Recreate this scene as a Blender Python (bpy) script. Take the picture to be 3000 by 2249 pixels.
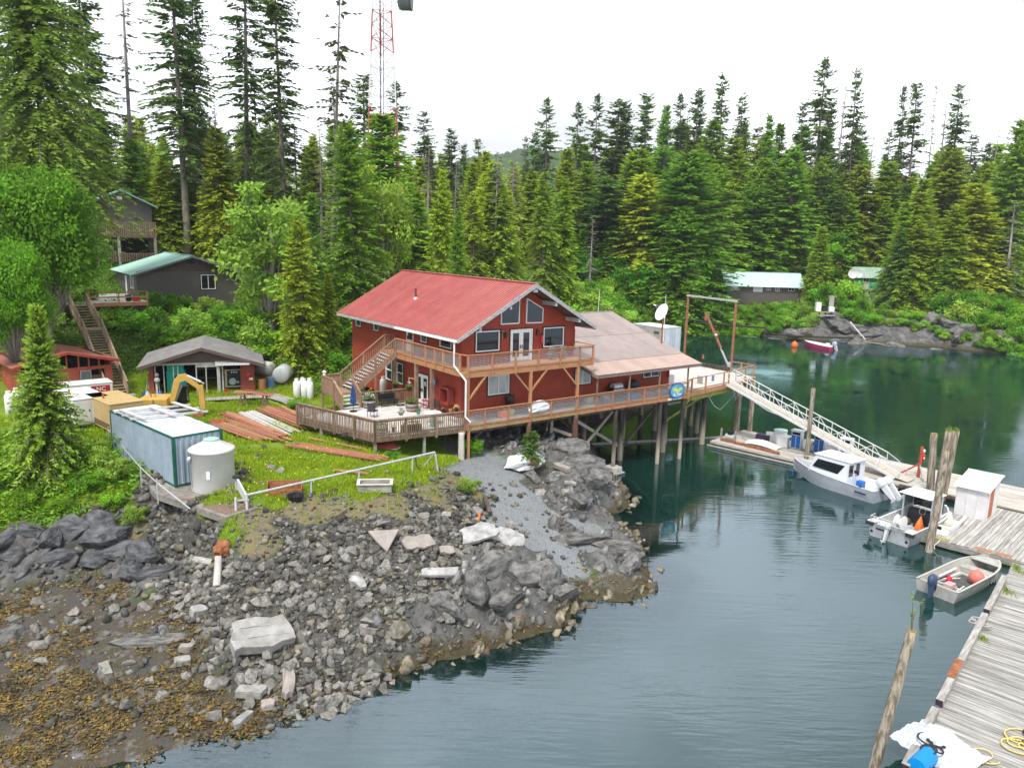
import bpy,math,random
import numpy as np
from mathutils import Vector,Matrix,noise as mnoise
for o in list(bpy.data.objects):bpy.data.objects.remove(o)
SC=bpy.context.scene
COL=SC.collection
R=math.radians
CAMH,FPX=17.0,2250.0
PITCH,ROLL,YAW=R(10.84627),R(-1.43429),R(-36.54122)
_f=np.array([0,math.cos(PITCH),-math.sin(PITCH)])
_d=np.array([0,-math.sin(PITCH),-math.cos(PITCH)])
_r=np.array([1.0,0,0])
RT=math.cos(ROLL)*_r+math.sin(ROLL)*_d
DN=-math.sin(ROLL)*_r+math.cos(ROLL)*_d
cam=bpy.data.cameras.new('camera');camo=bpy.data.objects.new('camera',cam);COL.objects.link(camo)
m=Matrix.Identity(4)
for i in range(3):
 m[i][0]=RT[i];m[i][1]=-DN[i];m[i][2]=-_f[i]
m[2][3]=CAMH
camo.matrix_world=m
cam.sensor_width=36;cam.lens=FPX/3000*36;cam.clip_end=4000;cam.clip_start=.5
SC.camera=camo
SC.view_settings.view_transform='Standard';SC.view_settings.look='None'
SC.view_settings.gamma=1.0;SC.view_settings.use_curve_mapping=False
SC.view_settings.exposure=1.45
SUN_EL,SUN_AZ=58.0,200.0
wd=bpy.data.worlds.new('World');SC.world=wd;wd.use_nodes=True
nt=wd.node_tree;nt.nodes.clear()
wo=nt.nodes.new('ShaderNodeOutputWorld');bg=nt.nodes.new('ShaderNodeBackground')
sk=nt.nodes.new('ShaderNodeTexSky');sk.sky_type='NISHITA';sk.sun_disc=False
sk.sun_elevation=R(SUN_EL);sk.sun_rotation=R(SUN_AZ)
tc=nt.nodes.new('ShaderNodeTexCoord');mp=nt.nodes.new('ShaderNodeMapping');mp.inputs['Scale'].default_value=(1,1,2.2)
nz=nt.nodes.new('ShaderNodeTexNoise');nz.inputs['Scale'].default_value=1.6;nz.inputs['Detail'].default_value=5;nz.inputs['Roughness'].default_value=.55
cr=nt.nodes.new('ShaderNodeValToRGB');cr.color_ramp.elements[0].position=.33;cr.color_ramp.elements[0].color=(.30,.30,.30,1)
cr.color_ramp.elements[1].position=.50;cr.color_ramp.elements[1].color=(1,1,1,1)
sm=nt.nodes.new('ShaderNodeVectorMath');sm.operation='SCALE';sm.inputs['Scale'].default_value=.08
mx=nt.nodes.new('ShaderNodeMixRGB');mx.inputs['Color2'].default_value=(.55,.575,.615,1)
L=nt.links.new
L(tc.outputs['Generated'],mp.inputs['Vector']);L(mp.outputs['Vector'],nz.inputs['Vector']);L(nz.outputs['Fac'],cr.inputs['Fac'])
L(sk.outputs['Color'],sm.inputs[0]);L(sm.outputs['Vector'],mx.inputs['Color1']);L(cr.outputs['Color'],mx.inputs['Fac'])
nz2=nt.nodes.new('ShaderNodeTexNoise');nz2 .inputs['Scale'].default_value=2.3;nz2 .inputs['Detail'].default_value=6;cr2=nt.nodes.new('ShaderNodeValToRGB')
cr2 .color_ramp.elements[0].position=.36;cr2 .color_ramp.elements[0].color=(.30,.315,.335,1);cr2 .color_ramp.elements[1].position=.60;cr2 .color_ramp.elements[1].color=(.63,.65,.69,1)
L(mp.outputs['Vector'],nz2 .inputs['Vector']);L(nz2 .outputs['Fac'],cr2 .inputs['Fac']);L(cr2 .outputs['Color'],mx.inputs['Color2'])
L(mx.outputs['Color'],bg.inputs['Color']);bg.inputs['Strength'].default_value=1.0;L(bg.outputs['Background'],wo.inputs['Surface'])
sl=bpy.data.lights.new('sun','SUN');sl.energy=1.5;sl.angle=R(12);sl.color=(1,.965,.90)
so=bpy.data.objects.new('sun',sl);COL.objects.link(so)
_az,_el=R(SUN_AZ),R(SUN_EL)
sd=Vector((math.sin(_az)*math.cos(_el),math.cos(_az)*math.cos(_el),math.sin(_el)))
so.rotation_euler=sd.to_track_quat('Z','Y').to_euler();so.location=(0,0,90)
SC.cycles.max_bounces=6;SC.cycles.transparent_max_bounces=12;SC.cycles.diffuse_bounces=3;SC.cycles.glossy_bounces=3
SC.cycles.use_denoising=True
BV=np.array([math.cos(YAW),-math.sin(YAW),0]);AV=np.array([math.sin(YAW),math.cos(YAW),0]);TH=-YAW
def ray(px,py):return RT*((px-1500)/FPX)+DN*((py-1124.5)/FPX)+_f
def at(px,py,z):
 d=ray(px,py);t=(z-CAMH)/d[2];return Vector(d*t)+Vector((0,0,CAMH))
def aty(px,py,dist):
 d=ray(px,py);t=dist/d[1];return Vector(d*t)+Vector((0,0,CAMH))
def UV(u,v,z=0):return Vector(BV*u+AV*v)+Vector((0,0,z))
E1=np.array([.713,-.701,0]);E1/=np.linalg.norm(E1);E2=np.array([-E1[1],E1[0],0]);TD=math.atan2(E1[1],E1[0])
def DK(e1,e2,z=0):return Vector(E1*e1+E2*e2)+Vector((0,0,z))
_rs=np.random.RandomState(7);_perm=_rs.permutation(256);_perm=np.concatenate([_perm,_perm,_perm])
_grad=_rs.normal(size=(256,3));_grad/=np.linalg.norm(_grad,axis=1)[:,None]
def pnoise(P):
 P=np.asarray(P,float);I=np.floor(P).astype(int);Fr=P-I;I&=255
 w=Fr*Fr*Fr*(Fr*(Fr*6-15)+10);out=0
 for dx in(0,1):
  for dy in(0,1):
   for dz in(0,1):
    h=_perm[_perm[_perm[I[:,0]+dx]+I[:,1]+dy]+I[:,2]+dz]
    g=_grad[h];v=((Fr-np.array([dx,dy,dz]))*g).sum(1)
    k=(w[:,0]if dx else 1-w[:,0])*(w[:,1]if dy else 1-w[:,1])*(w[:,2]if dz else 1-w[:,2])
    out=out+v*k
 return out
def fbm(P,oc=4,ridged=False):
 s,a=0,1.0;P=np.asarray(P,float)
 for i in range(oc):
  n=pnoise(P*2**i+17.3*i);s=s+a*((1-2*np.abs(n))if ridged else n);a*=.5
 return s
MATS={}
def M(name,c,c2=None,scale=4,rough=.75,bump=0.0,bscale=None,rnd=0.0,metal=0.0,stretch=(1,1,1),spec=.35,lo=.38,hi=.62,c3=None,s3=1.0,t3=.6,trans=0,attr=None,bump_attr=False):
 """procedural principled material: noise blend c/c2 (and blotches c3), per-object value shift, bump"""
 if name in MATS:return MATS[name]
 mt=bpy.data.materials.new(name);mt.use_nodes=True;n=mt.node_tree.nodes;l=mt.node_tree.links.new
 p=n['Principled BSDF'];out=n['Material Output']
 p.inputs['Roughness'].default_value=rough;p.inputs['Metallic'].default_value=metal;p.inputs['Specular IOR Level'].default_value=spec
 tcn=n.new('ShaderNodeTexCoord');mpn=n.new('ShaderNodeMapping');mpn.inputs['Scale'].default_value=stretch
 l(tcn.outputs['Object'],mpn.inputs['Vector'])
 def rgba(c):return(c[0],c[1],c[2],1)
 oi=n.new('ShaderNodeObjectInfo')
 ad=n.new('ShaderNodeVectorMath');ad.operation='MULTIPLY_ADD';ad.inputs[1].default_value=(37,53,19);cv=n.new('ShaderNodeCombineXYZ')
 for i in range(3):l(oi.outputs['Random'],cv.inputs[i])
 l(cv.outputs[0],ad.inputs[0]);l(mpn.outputs['Vector'],ad.inputs[2])
 vec=ad.outputs[0]
 col=None
 if c2 is not None:
  t=n.new('ShaderNodeTexNoise');t.inputs['Scale'].default_value=scale;t.inputs['Detail'].default_value=6;t.inputs['Roughness'].default_value=.65
  l(vec,t.inputs['Vector']);r=n.new('ShaderNodeValToRGB')
  r.color_ramp.elements[0].position=lo;r.color_ramp.elements[1].position=hi
  r.color_ramp.elements[0].color=rgba(c);r.color_ramp.elements[1].color=rgba(c2);l(t.outputs['Fac'],r.inputs['Fac']);col=r.outputs['Color']
 else:
  q=n.new('ShaderNodeRGB');q.outputs[0].default_value=rgba(c);col=q.outputs[0]
 if c3 is not None:
  t=n.new('ShaderNodeTexNoise');t.inputs['Scale'].default_value=s3;t.inputs['Detail'].default_value=8;t.inputs['Roughness'].default_value=.7
  l(vec,t.inputs['Vector']);r=n.new('ShaderNodeValToRGB');r.color_ramp.elements[0].position=t3;r.color_ramp.elements[1].position=t3+.08
  l(t.outputs['Fac'],r.inputs['Fac']);x=n.new('ShaderNodeMixRGB');x.inputs['Color2'].default_value=rgba(c3);l(r.outputs['Color'],x.inputs['Fac']);l(col,x.inputs['Color1']);col=x.outputs['Color']
 if attr:
  a=n.new('ShaderNodeAttribute');a.attribute_name=attr;x=n.new('ShaderNodeMixRGB');x.blend_type='MULTIPLY';x.inputs['Fac'].default_value=1
  l(col,x.inputs['Color1']);l(a.outputs['Color'],x.inputs['Color2']);col=x.outputs['Color']
 if rnd:
  h=n.new('ShaderNodeHueSaturation');mr=n.new('ShaderNodeMapRange');mr.inputs['To Min'].default_value=1-rnd;mr.inputs['To Max'].default_value=1+rnd
  l(oi.outputs['Random'],mr.inputs['Value']);l(mr.outputs[0],h.inputs['Value'])
  m2=n.new('ShaderNodeMapRange');m2 .inputs['To Min'].default_value=.5-.035*min(1,rnd*2);m2 .inputs['To Max'].default_value=.5+.035*min(1,rnd*2)
  fr=n.new('ShaderNodeMath');fr.operation='FRACT';k=n.new('ShaderNodeMath');k.operation='MULTIPLY';k.inputs[1].default_value=17.7
  l(oi.outputs['Random'],k.inputs[0]);l(k.outputs[0],fr.inputs[0]);l(fr.outputs[0],m2 .inputs['Value']);l(m2 .outputs[0],h.inputs['Hue'])
  l(col,h.inputs['Color']);col=h.outputs['Color']
 l(col,p.inputs['Base Color'])
 if bump:
  t=n.new('ShaderNodeTexNoise');t.inputs['Scale'].default_value=bscale or scale*3;t.inputs['Detail'].default_value=5;l(vec,t.inputs['Vector'])
  b=n.new('ShaderNodeBump');b.inputs['Strength'].default_value=bump;b.inputs['Distance'].default_value=.05;l(t.outputs['Fac'],b.inputs['Height']);l(b.outputs['Normal'],p.inputs['Normal'])
 if trans:
  tr=n.new('ShaderNodeBsdfTranslucent');l(col,tr.inputs['Color']);mxs=n.new('ShaderNodeMixShader');mxs.inputs['Fac'].default_value=trans
  l(p.outputs['BSDF'],mxs.inputs[1]);l(tr.outputs['BSDF'],mxs.inputs[2]);l(mxs.outputs[0],out.inputs['Surface'])
 MATS[name]=mt
 return mt
class MB:
 def __init__(s,off=(0,0,0)):s.v=[];s.f=[];s.o=Vector(off)
 def add(s,vs,fs):
  k=len(s.v);s.v+=[tuple(Vector(v)-s.o)for v in vs];s.f+=[tuple(i+k for i in f)for f in fs];return s
 def box(s,a,b):
  (x0,y0,z0),(x1,y1,z1)=a,b
  return s.add([(x0,y0,z0),(x1,y0,z0),(x1,y1,z0),(x0,y1,z0),(x0,y0,z1),(x1,y0,z1),(x1,y1,z1),(x0,y1,z1)],[(0,3,2,1),(4,5,6,7),(0,1,5,4),(1,2,6,5),(2,3,7,6),(3,0,4,7)])
 def hexa(s,b4,t4):
  return s.add(list(b4)+list(t4),[(0,3,2,1),(4,5,6,7),(0,1,5,4),(1,2,6,5),(2,3,7,6),(3,0,4,7)])
 def beam(s,p,q,w,h,up=(0,0,1)):
  p,q=Vector(p),Vector(q);d=(q-p).normalized();up=Vector(up)
  if abs(d.dot(up))>.98:up=Vector((1,0,0))
  x=d.cross(up).normalized();y=x.cross(d)
  c=[x*(w/2*i)+y*(h/2*j)for i,j in((-1,-1),(1,-1),(1,1),(-1,1))]
  return s.add([p+k for k in c]+[q+k for k in c],[(0,1,2,3),(7,6,5,4),(4,5,1,0),(5,6,2,1),(6,7,3,2),(7,4,0,3)])
 def tube(s,p,q,r0,r1=None,n=10,caps=True):
  r1=r0 if r1 is None else r1;p,q=Vector(p),Vector(q);d=(q-p).normalized()
  up=Vector((0,0,1))if abs(d.z)<.95 else Vector((1,0,0));x=d.cross(up).normalized();y=d.cross(x)
  vs=[c+(x*math.cos(2*math.pi*i/n)+y*math.sin(2*math.pi*i/n))*r for c,r in((p,r0),(q,r1))for i in range(n)]
  fs=[(i,(i+1)%n,n+(i+1)%n,n+i)for i in range(n)]
  if caps:fs+=[tuple(range(n))[::-1],tuple(range(n,2*n))]
  return s.add(vs,fs)
 def path(s,pts,r,n=6):
  pts=[Vector(p)for p in pts];vs=[];fs=[]
  for i,p in enumerate(pts):
   d=(pts[min(i+1,len(pts)-1)]-pts[max(i-1,0)]).normalized();up=Vector((0,0,1))if abs(d.z)<.95 else Vector((1,0,0))
   x=d.cross(up).normalized();y=d.cross(x);rr=r[i]if hasattr(r,'__len__')else r
   vs+=[p+(x*math.cos(2*math.pi*k/n)+y*math.sin(2*math.pi*k/n))*rr for k in range(n)]
  for i in range(len(pts)-1):
   for k in range(n):fs.append((i*n+k,i*n+(k+1)%n,(i+1)*n+(k+1)%n,(i+1)*n+k))
  fs+=[tuple(range(n))[::-1],tuple(range(len(vs)-n,len(vs)))]
  return s.add(vs,fs)
 def lathe(s,c,prof,n=20,axis='z'):
  c=Vector(c);vs=[];fs=[]
  for r,z in prof:
   for k in range(n):
    a=2*math.pi*k/n;p=Vector((r*math.cos(a),r*math.sin(a),z))
    if axis=='x':p=Vector((p.z,p.x,p.y))
    if axis=='y':p=Vector((p.x,p.z,p.y))
    vs.append(c+p)
  for i in range(len(prof)-1):
   for k in range(n):fs.append((i*n+k,i*n+(k+1)%n,(i+1)*n+(k+1)%n,(i+1)*n+k))
  fs+=[tuple(range(n))[::-1],tuple(range(len(vs)-n,len(vs)))]
  return s.add(vs,fs)
 def prism(s,poly,z0,z1):
  n=len(poly);vs=[(x,y,z0)for x,y in poly]+[(x,y,z1)for x,y in poly]
  return s.add(vs,[tuple(range(n))[::-1],tuple(range(n,2*n))]+[(i,(i+1)%n,n+(i+1)%n,n+i)for i in range(n)])
 def slab(s,poly3,d):
  """polygon in space given thickness vector d"""
  n=len(poly3);d=Vector(d);vs=[Vector(p)for p in poly3]+[Vector(p)+d for p in poly3]
  return s.add(vs,[tuple(range(n)),tuple(range(n,2*n))[::-1]]+[(i,n+i,n+(i+1)%n,(i+1)%n)for i in range(n)])
 def mesh(s,name,mt=None,smooth=False):
  me=bpy.data.meshes.new(name);me.from_pydata(s.v,[],s.f)
  if mt:me.materials.append(mt)
  if smooth:me.polygons.foreach_set('use_smooth',[True]*len(me.polygons))
  me.update();return me
def recalc(me):
 import bmesh
 bm=bmesh.new();bm.from_mesh(me);bmesh.ops.recalc_face_normals(bm,faces=bm.faces);bm.to_mesh(me);bm.free();return me
def obj(name,data,parent=None,loc=None,rz=None,rot=None,scale=None):
 o=bpy.data.objects.new(name,data);COL.objects.link(o)
 if parent:o.parent=parent
 if loc is not None:o.location=loc
 if rz is not None:o.rotation_euler=(0,0,rz)
 if rot is not None:o.rotation_euler=rot
 if scale is not None:o.scale=scale
 return o
def tag(o,label=None,cat=None,group=None,kind=None):
 if label:o['label']=label
 if cat:o['category']=cat
 if group:o['group']=group
 if kind:o['kind']=kind
 return o
class Thing:
 """an Empty at the base; parts are modelled in the thing's own frame, given in frame coordinates around o"""
 def __init__(s,name,label,cat,o,rz=0.0,frame=None,group=None):
  s.off=Vector(o)
  w={'uv':UV,'dk':DK}[frame](*o)if frame else Vector(o)
  rz={'uv':TH,'dk':TD}[frame]if frame else rz
  if not frame:s.off=Vector((0,0,0))
  s.e=obj(name,None,loc=w,rz=rz);tag(s.e,label,cat,group)
 def b(s):return MB(s.off)
 def p(s,name,mb,mt,parent=None,smooth=False,label=None,fix=True,kind=None):
  me=mb.mesh(name,mt,smooth)
  if fix and len(me.polygons)<20000:recalc(me)
  o=obj(name,me,parent or s.e)
  if label:o['label']=label
  if kind:o['kind']=kind
  return o
 def inst(s,name,me,loc,rot=None,scale=None,parent=None):
  return obj(name,me,parent or s.e,Vector(loc)-s.off,rot=rot,scale=scale)
def single(name,label,cat,mb_or_me,mt,loc=(0,0,0),rz=0.0,rot=None,group=None,smooth=False,kind=None,scale=None):
 me=mb_or_me if isinstance(mb_or_me,bpy.types.Mesh)else recalc(mb_or_me.mesh(name,mt,smooth))
 o=obj(name,me,None,loc,rz=rz,rot=rot,scale=scale);return tag(o,label,cat,group,kind)
def copy_tree(o,parent=None):
 c=o.copy();COL.objects.link(c);c.parent=parent
 for ch in o.children:copy_tree(ch,c)
 return c
def bevel(o,w=.02,seg=2):
 b=o.modifiers.new('bevel','BEVEL');b.width=w;b.segments=seg;b.limit_method='ANGLE';return o
def text_mesh(s,size,mt,name='lettering',depth=.003,align='CENTER'):
 cu=bpy.data.curves.new('t','FONT');cu.body=s;cu.size=size;cu.extrude=depth;cu.align_x=align;cu.align_y='CENTER'
 t=bpy.data.objects.new('t',cu);COL.objects.link(t);bpy.context.view_layer.update()
 me=bpy.data.meshes.new_from_object(t.evaluated_get(bpy.context.evaluated_depsgraph_get()));me.materials.clear();me.materials.append(mt);me.name=name
 bpy.data.objects.remove(t);bpy.data.curves.remove(cu);return me
def fast_mesh(name,V,F4,mt=None,smooth=False,colors=None,cname='tint'):
 """V (n,3) array, F4 (m,3 or 4) int array"""
 me=bpy.data.meshes.new(name);k=F4 .shape[1]
 me.vertices.add(len(V));me.vertices.foreach_set('co',np.ascontiguousarray(V,dtype=np.float32).ravel())
 me.loops.add(F4 .size);me.loops.foreach_set('vertex_index',np.ascontiguousarray(F4,dtype=np.int32).ravel())
 me.polygons.add(len(F4));me.polygons.foreach_set('loop_start',np.arange(0,F4 .size,k,dtype=np.int32))
 if smooth:me.polygons.foreach_set('use_smooth',np.ones(len(F4),dtype=bool))
 if mt:me.materials.append(mt)
 me.update(calc_edges=True)
 if colors is not None:
  c=me.color_attributes.new(cname,'FLOAT_COLOR','POINT');cc=np.ones((len(V),4),np.float32);cc[:,:3]=colors;c.data.foreach_set('color',cc.ravel())
 return me
CP=[(0,2249,-.05,'S'),(200,2249,-.05,'S'),(447,2190,0,'S'),(760,2129,0,'S'),(868,2088,0,'R'),(1003,2041,0,'R'),(1085,2015,0,'R'),(1166,1973,0,'K'),(1275,1932,0,'K'),(1464,1885,0,'K'),(1573,1851,0,'K'),(1675,1790,0,'K'),(1695,1756,0,'K'),(1780,1752,0,'K'),(1871,1749,0,'K'),(1898,1688,0,'K'),(1858,1634,0,'K'),(1878,1607,0,'K'),(1804,1532,0,'K'),(1763,1505,0,'K'),(1817,1431,0,'K'),(1763,1356,0,'K'),(620,1480,4.1,'G'),(760,1470,4.0,'G'),(860,1350,4.2,'G'),(1000,1400,4.1,'G'),(1000,1300,4.25,'G'),(870,1250,4.3,'G'),(700,1250,4.3,'G'),(1150,1360,4.0,'G'),(1230,1390,3.9,'G'),(1250,1330,3.6,'G'),(1100,1300,4.3,'G'),(1330,1340,3.3,'G'),(560,1330,4.25,'G'),(640,1200,4.4,'G'),(820,1180,4.4,'G'),(900,1420,4.05,'G'),(1080,1440,3.9,'G'),(930,1200,4.4,'G'),(1000,1240,4.4,'G'),(660,1560,3.6,'G'),(750,1540,3.75,'D'),(900,1500,3.8,'D'),(1050,1490,3.75,'D'),(1150,1475,3.7,'D'),(1270,1440,3.55,'D'),(1340,1415,3.3,'D'),(1390,1440,2.9,'D'),(1370,1345,3.15,'V'),(1420,1370,2.95,'V'),(1500,1390,2.7,'V'),(1450,1450,2.5,'V'),(1480,1500,2.15,'V'),(1540,1560,1.65,'V'),(1600,1620,1.2,'V'),(1700,1610,.95,'V'),(1720,1560,1.0,'V'),(1640,1680,.7,'V'),(1520,1480,2.1,'V'),(1570,1505,1.85,'V'),(1600,1560,1.5,'V'),(1655,1600,1.2,'V'),(1560,1600,1.5,'V'),(1500,1540,1.9,'V'),(1680,1650,.8,'V'),(1640,1640,1.0,'V'),(1420,1410,2.75,'V'),(1540,1430,2.35,'V'),(1470,1410,2.65,'V'),(1590,1590,1.4,'V'),(730,1600,3.3,'D'),(850,1560,3.35,'R'),(1000,1560,3.2,'R'),(1130,1540,3.2,'R'),(1250,1500,3.1,'R'),(1370,1490,2.4,'R'),(1420,1560,2.1,'R'),(700,1660,2.6,'R'),(850,1700,2.2,'R'),(1000,1700,2.1,'R'),(1150,1640,2.5,'R'),(1300,1620,2.3,'R'),(620,1750,1.7,'R'),(750,1800,1.5,'R'),(900,1850,1.15,'R'),(1050,1820,1.35,'R'),(1000,1940,.6,'R'),(1150,1880,.95,'R'),(760,1960,.75,'R'),(640,1870,.95,'R'),(880,2000,.5,'R'),(1250,1740,1.5,'R'),(580,1880,.8,'S'),(1420,1650,1.9,'K'),(1550,1640,1.6,'K'),(1500,1720,1.3,'K'),(1400,1780,1.0,'K'),(1300,1840,.75,'K'),(1620,1700,1.0,'K'),(1650,1745,.55,'K'),(1570,1790,.6,'K'),(1230,1900,.4,'K'),(1480,1590,2.0,'R'),(1600,1400,2.2,'R'),(1560,1430,2.0,'R'),(1660,1420,2.1,'K'),(1720,1450,1.6,'K'),(1630,1480,1.4,'K'),(1760,1470,.7,'K'),(1640,1330,2.6,'K'),(1700,1370,1.9,'K'),(1750,1400,1.2,'K'),(1700,1520,1.0,'K'),(1790,1590,1.0,'K'),(1740,1640,.8,'K'),(1830,1660,.55,'K'),(1800,1710,.45,'S'),(1650,1560,1.35,'K'),(1840,1600,.6,'K'),(395,1390,4.15,'G'),(440,1420,4.1,'R'),(560,1490,4.0,'R'),(650,1540,3.75,'R'),(440,1500,2.9,'R'),(470,1580,2.0,'R'),(540,1620,2.0,'R'),(620,1670,2.1,'R'),(540,1720,1.6,'R'),(590,1570,2.9,'R'),(330,1330,4.3,'G'),(200,1350,4.2,'G'),(0,1400,3.7,'G'),(100,1480,2.9,'G'),(350,1470,3.1,'G'),(250,1440,3.4,'G'),(0,1530,2.4,'G'),(100,1545,2.3,'D'),(220,1520,2.5,'D'),(380,1545,2.4,'D'),(300,1530,2.4,'K'),(60,1600,1.9,'K'),(200,1590,1.95,'K'),(330,1600,1.9,'K'),(430,1620,1.75,'K'),(150,1660,1.4,'K'),(290,1650,1.35,'S'),(370,1680,1.35,'K'),(480,1700,1.4,'K'),(0,1660,1.4,'K'),(300,1740,1.1,'S'),(100,1780,1.0,'S'),(450,1800,1.05,'S'),(300,1930,.7,'S'),(100,2050,.38,'S'),(500,2050,.3,'S'),(0,1900,.75,'S'),(250,2150,.15,'S'),(600,2080,.15,'S'),(480,1930,.6,'S'),(0,2150,.15,'S'),(150,1900,.72,'S'),(1830,945,0,'K'),(1950,955,0,'K'),(2070,968,0,'K'),(2200,980,0,'K'),(2450,998,0,'K'),(2600,1006,0,'K'),(2750,1016,0,'K'),(2900,1032,0,'K'),(3000,1042,0,'K')]
WP=[(-3,46.8,3.1,'V'),(-6,45.5,3.6,'G'),(.5,50,2.7,'K'),(4.5,53,1.9,'K'),(2,54,2.6,'K'),(-2,52,3.4,'K'),(-1,58,3.6,'K'),(4,60,1.8,'K'),(8,61,-.6,'K'),(6,66,.2,'K'),(3,70,1.5,'K'),(0,66,3.6,'K'),(10,58,-1.8,'K'),(9,53,-1,'K'),(-8,52,4.2,'G'),(-12,56,4.4,'G'),(-14,62,4.6,'F'),(-10,66,4.8,'F'),(-20,62,4.5,'G'),(-26,60,4.45,'G'),(-24,68,5.6,'F'),(-33,61,4.5,'G'),(-30,54,4.4,'G'),(-26,50,4.35,'G'),(-34,50,4.3,'G'),(-22,45,4.3,'G'),(-28,44,4.2,'G'),(-38,56,4.8,'G'),(-34,66,5.4,'F'),(-5,76,6.5,'F'),(5,80,3.0,'F'),(0,95,10,'F'),(-20,80,8.5,'F'),(-20,100,13,'F'),(-37,75,8.3,'F'),(-42,84,9.6,'F'),(-30,88,9.2,'F'),(-48,70,9.5,'F'),(-60,60,12,'F'),(-60,90,15,'F'),(-40,110,14,'F'),(-80,60,15,'F'),(-80,110,17,'F'),(-40,140,15,'F'),(0,125,12,'F'),(-50,45,6,'G'),(-40,38,3.6,'G'),(-34,34,1.9,'K'),(-28,30,1.0,'S'),(-45,30,2.2,'K'),(-60,35,7,'F'),(-30,22,.2,'S'),(-45,18,.5,'S'),(-60,15,1,'S'),(18,90,.3,'K'),(14,80,.5,'K'),(12,72,-.2,'K'),(20,100,.8,'K'),(22,115,.4,'K'),(22,135,.3,'K'),(15,105,5,'F'),(15,125,7,'F'),(12,150,9,'F'),(20,165,5,'F'),(25,166,3,'K'),(34,158,3,'K'),(39,153,3,'K'),(47,148.5,3,'K'),(60,142,3,'K'),(68,140,3,'K'),(77,136.5,3,'K'),(83,131,3,'K'),(88,127,3,'K'),(73,160,5.3,'G'),(70,157,5.0,'G'),(77,158,5.3,'G'),(73,164,6.0,'G'),(43,156,4.4,'G'),(50,155,4.3,'G'),(58,155,4.3,'G'),(50,161,5.2,'G'),(58,161,5.4,'G'),(30,168,5,'G'),(45,158,5,'G'),(60,150,5,'G'),(75,146,5.2,'G'),(90,138,5.2,'F'),(40,178,9,'F'),(60,172,9,'F'),(80,168,9,'F'),(100,156,9,'F'),(30,200,14,'F'),(60,205,16,'F'),(90,200,17,'F'),(120,185,17,'F'),(140,160,14,'F'),(0,200,13,'F'),(-40,200,15,'F'),(60,260,19,'F'),(120,250,22,'F'),(160,230,25,'F'),(0,280,15,'F'),(-80,180,17,'F'),(-120,120,20,'F'),(-120,60,20,'F'),(160,120,10,'F'),(130,100,2,'K'),(110,112,1.5,'K'),(100,118,1,'K'),(95,110,-3,'K'),(120,80,-4,'K'),(60,110,-4,'K'),(40,120,-3.5,'K'),(40,90,-4,'K'),(70,60,-5,'K'),(40,60,-4,'K'),(25,75,-3,'K'),(28,95,-2.5,'K'),(30,135,-2.5,'K'),(60,128,-3,'K'),(80,115,-3,'K'),(20,50,-3,'K'),(14,46,-2.4,'K'),(16,36,-2.8,'K'),(10,30,-2.2,'K'),(4,27,-1.6,'K'),(0,24,-1.8,'K'),(-6,21,-1.2,'S'),(-14,18,-.6,'S'),(10,18,-3.5,'K'),(30,30,-4,'K'),(0,10,-3,'K'),(-20,8,-1.5,'S'),(40,10,-5,'K'),(12,40,-1.6,'K'),(13,66,-2,'K'),(16,60,-2.6,'K'),(10,42,-.9,'K'),(11,36,-1.3,'K'),(7.5,31.5,-1.3,'K'),(2,28,-.8,'K'),(-5,23.5,-.6,'R'),(12,50,-1.9,'K'),(-100,20,10,'F'),(-60,-20,4,'F'),(0,-30,-5,'K'),(100,-20,-6,'K'),(200,60,-4,'K'),(200,160,12,'F'),(200,300,22,'F'),(0,400,17,'F'),(100,400,20,'F'),(-100,300,18,'F'),(-160,200,22,'F'),(-160,60,22,'F')]
_pts=[(*at(x,y,z),k)for x,y,z,k in CP]+WP
TX=np.array([(p[0],p[1])for p in _pts]);TZ=np.array([p[2]for p in _pts]);TK=[p[3]for p in _pts]
_n=len(TX);_D=np.linalg.norm(TX[:,None]-TX[None],axis=2)
_A=np.zeros((_n+3,_n+3));_A[:_n,:_n]=-_D-np.eye(_n)*.15;_A[:_n,_n]=1;_A[:_n,_n+1:]=TX;_A[_n:,:_n]=_A[:_n,_n:].T
_w=np.linalg.solve(_A,np.concatenate([TZ,[0,0,0]]))
def ground_raw(X):
 X=np.asarray(X,float);out=np.empty(len(X))
 for i in range(0,len(X),20000):
  c=X[i:i+20000];D=np.linalg.norm(c[:,None]-TX[None],axis=2);out[i:i+20000]=-D@_w[:_n]+_w[_n]+c@_w[_n+1:]
 return out
ZK='GDRKSVF'
_lab=np.array([[1.0 if k==z else 0 for z in ZK]for k in TK])
def zones(X):
 X=np.asarray(X,float);P3=np.c_[X*.45,np.zeros(len(X))]
 X=X+np.c_[fbm(P3,3),fbm(P3+50,3)]*.7
 out=np.empty((len(X),len(ZK)))
 for i in range(0,len(X),20000):
  D=np.linalg.norm(X[i:i+20000,None]-TX[None],axis=2);w=1/(D+.15)**5;out[i:i+20000]=(w@_lab)/w.sum(1)[:,None]
 return out
def ground(x,y):return float(ground_raw(np.array([[x,y]]))[0])
def detail(X,Zn):
 """craggy relief in rock zones, lumps elsewhere; returns dz"""
 P=np.c_[X,np.zeros(len(X))]
 rot=np.c_[X[:,0]*.8+X[:,1]*.6,(-X[:,0]*.6+X[:,1]*.8)*.45,np.zeros(len(X))]
 rk=fbm(rot*.42,5,True)*.50-.40+.20*fbm(rot*1.5+9,4,True)-.12
 rk=rk*np.clip(.25+ground_raw(X)*.6,.2,1)
 soft=fbm(P*.5,4)*.12
 sw=fbm(P*1.3,4,True)*.10-.05
 return Zn[:,3]*rk*(X[:,1]<75)+Zn[:,3]*rk*.8*(X[:,1]>=75)+Zn[:,4]*sw+Zn[:,0]*soft+Zn[:,2]*fbm(P*.9,3)*.12+Zn[:,6]*soft*2.5
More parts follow.
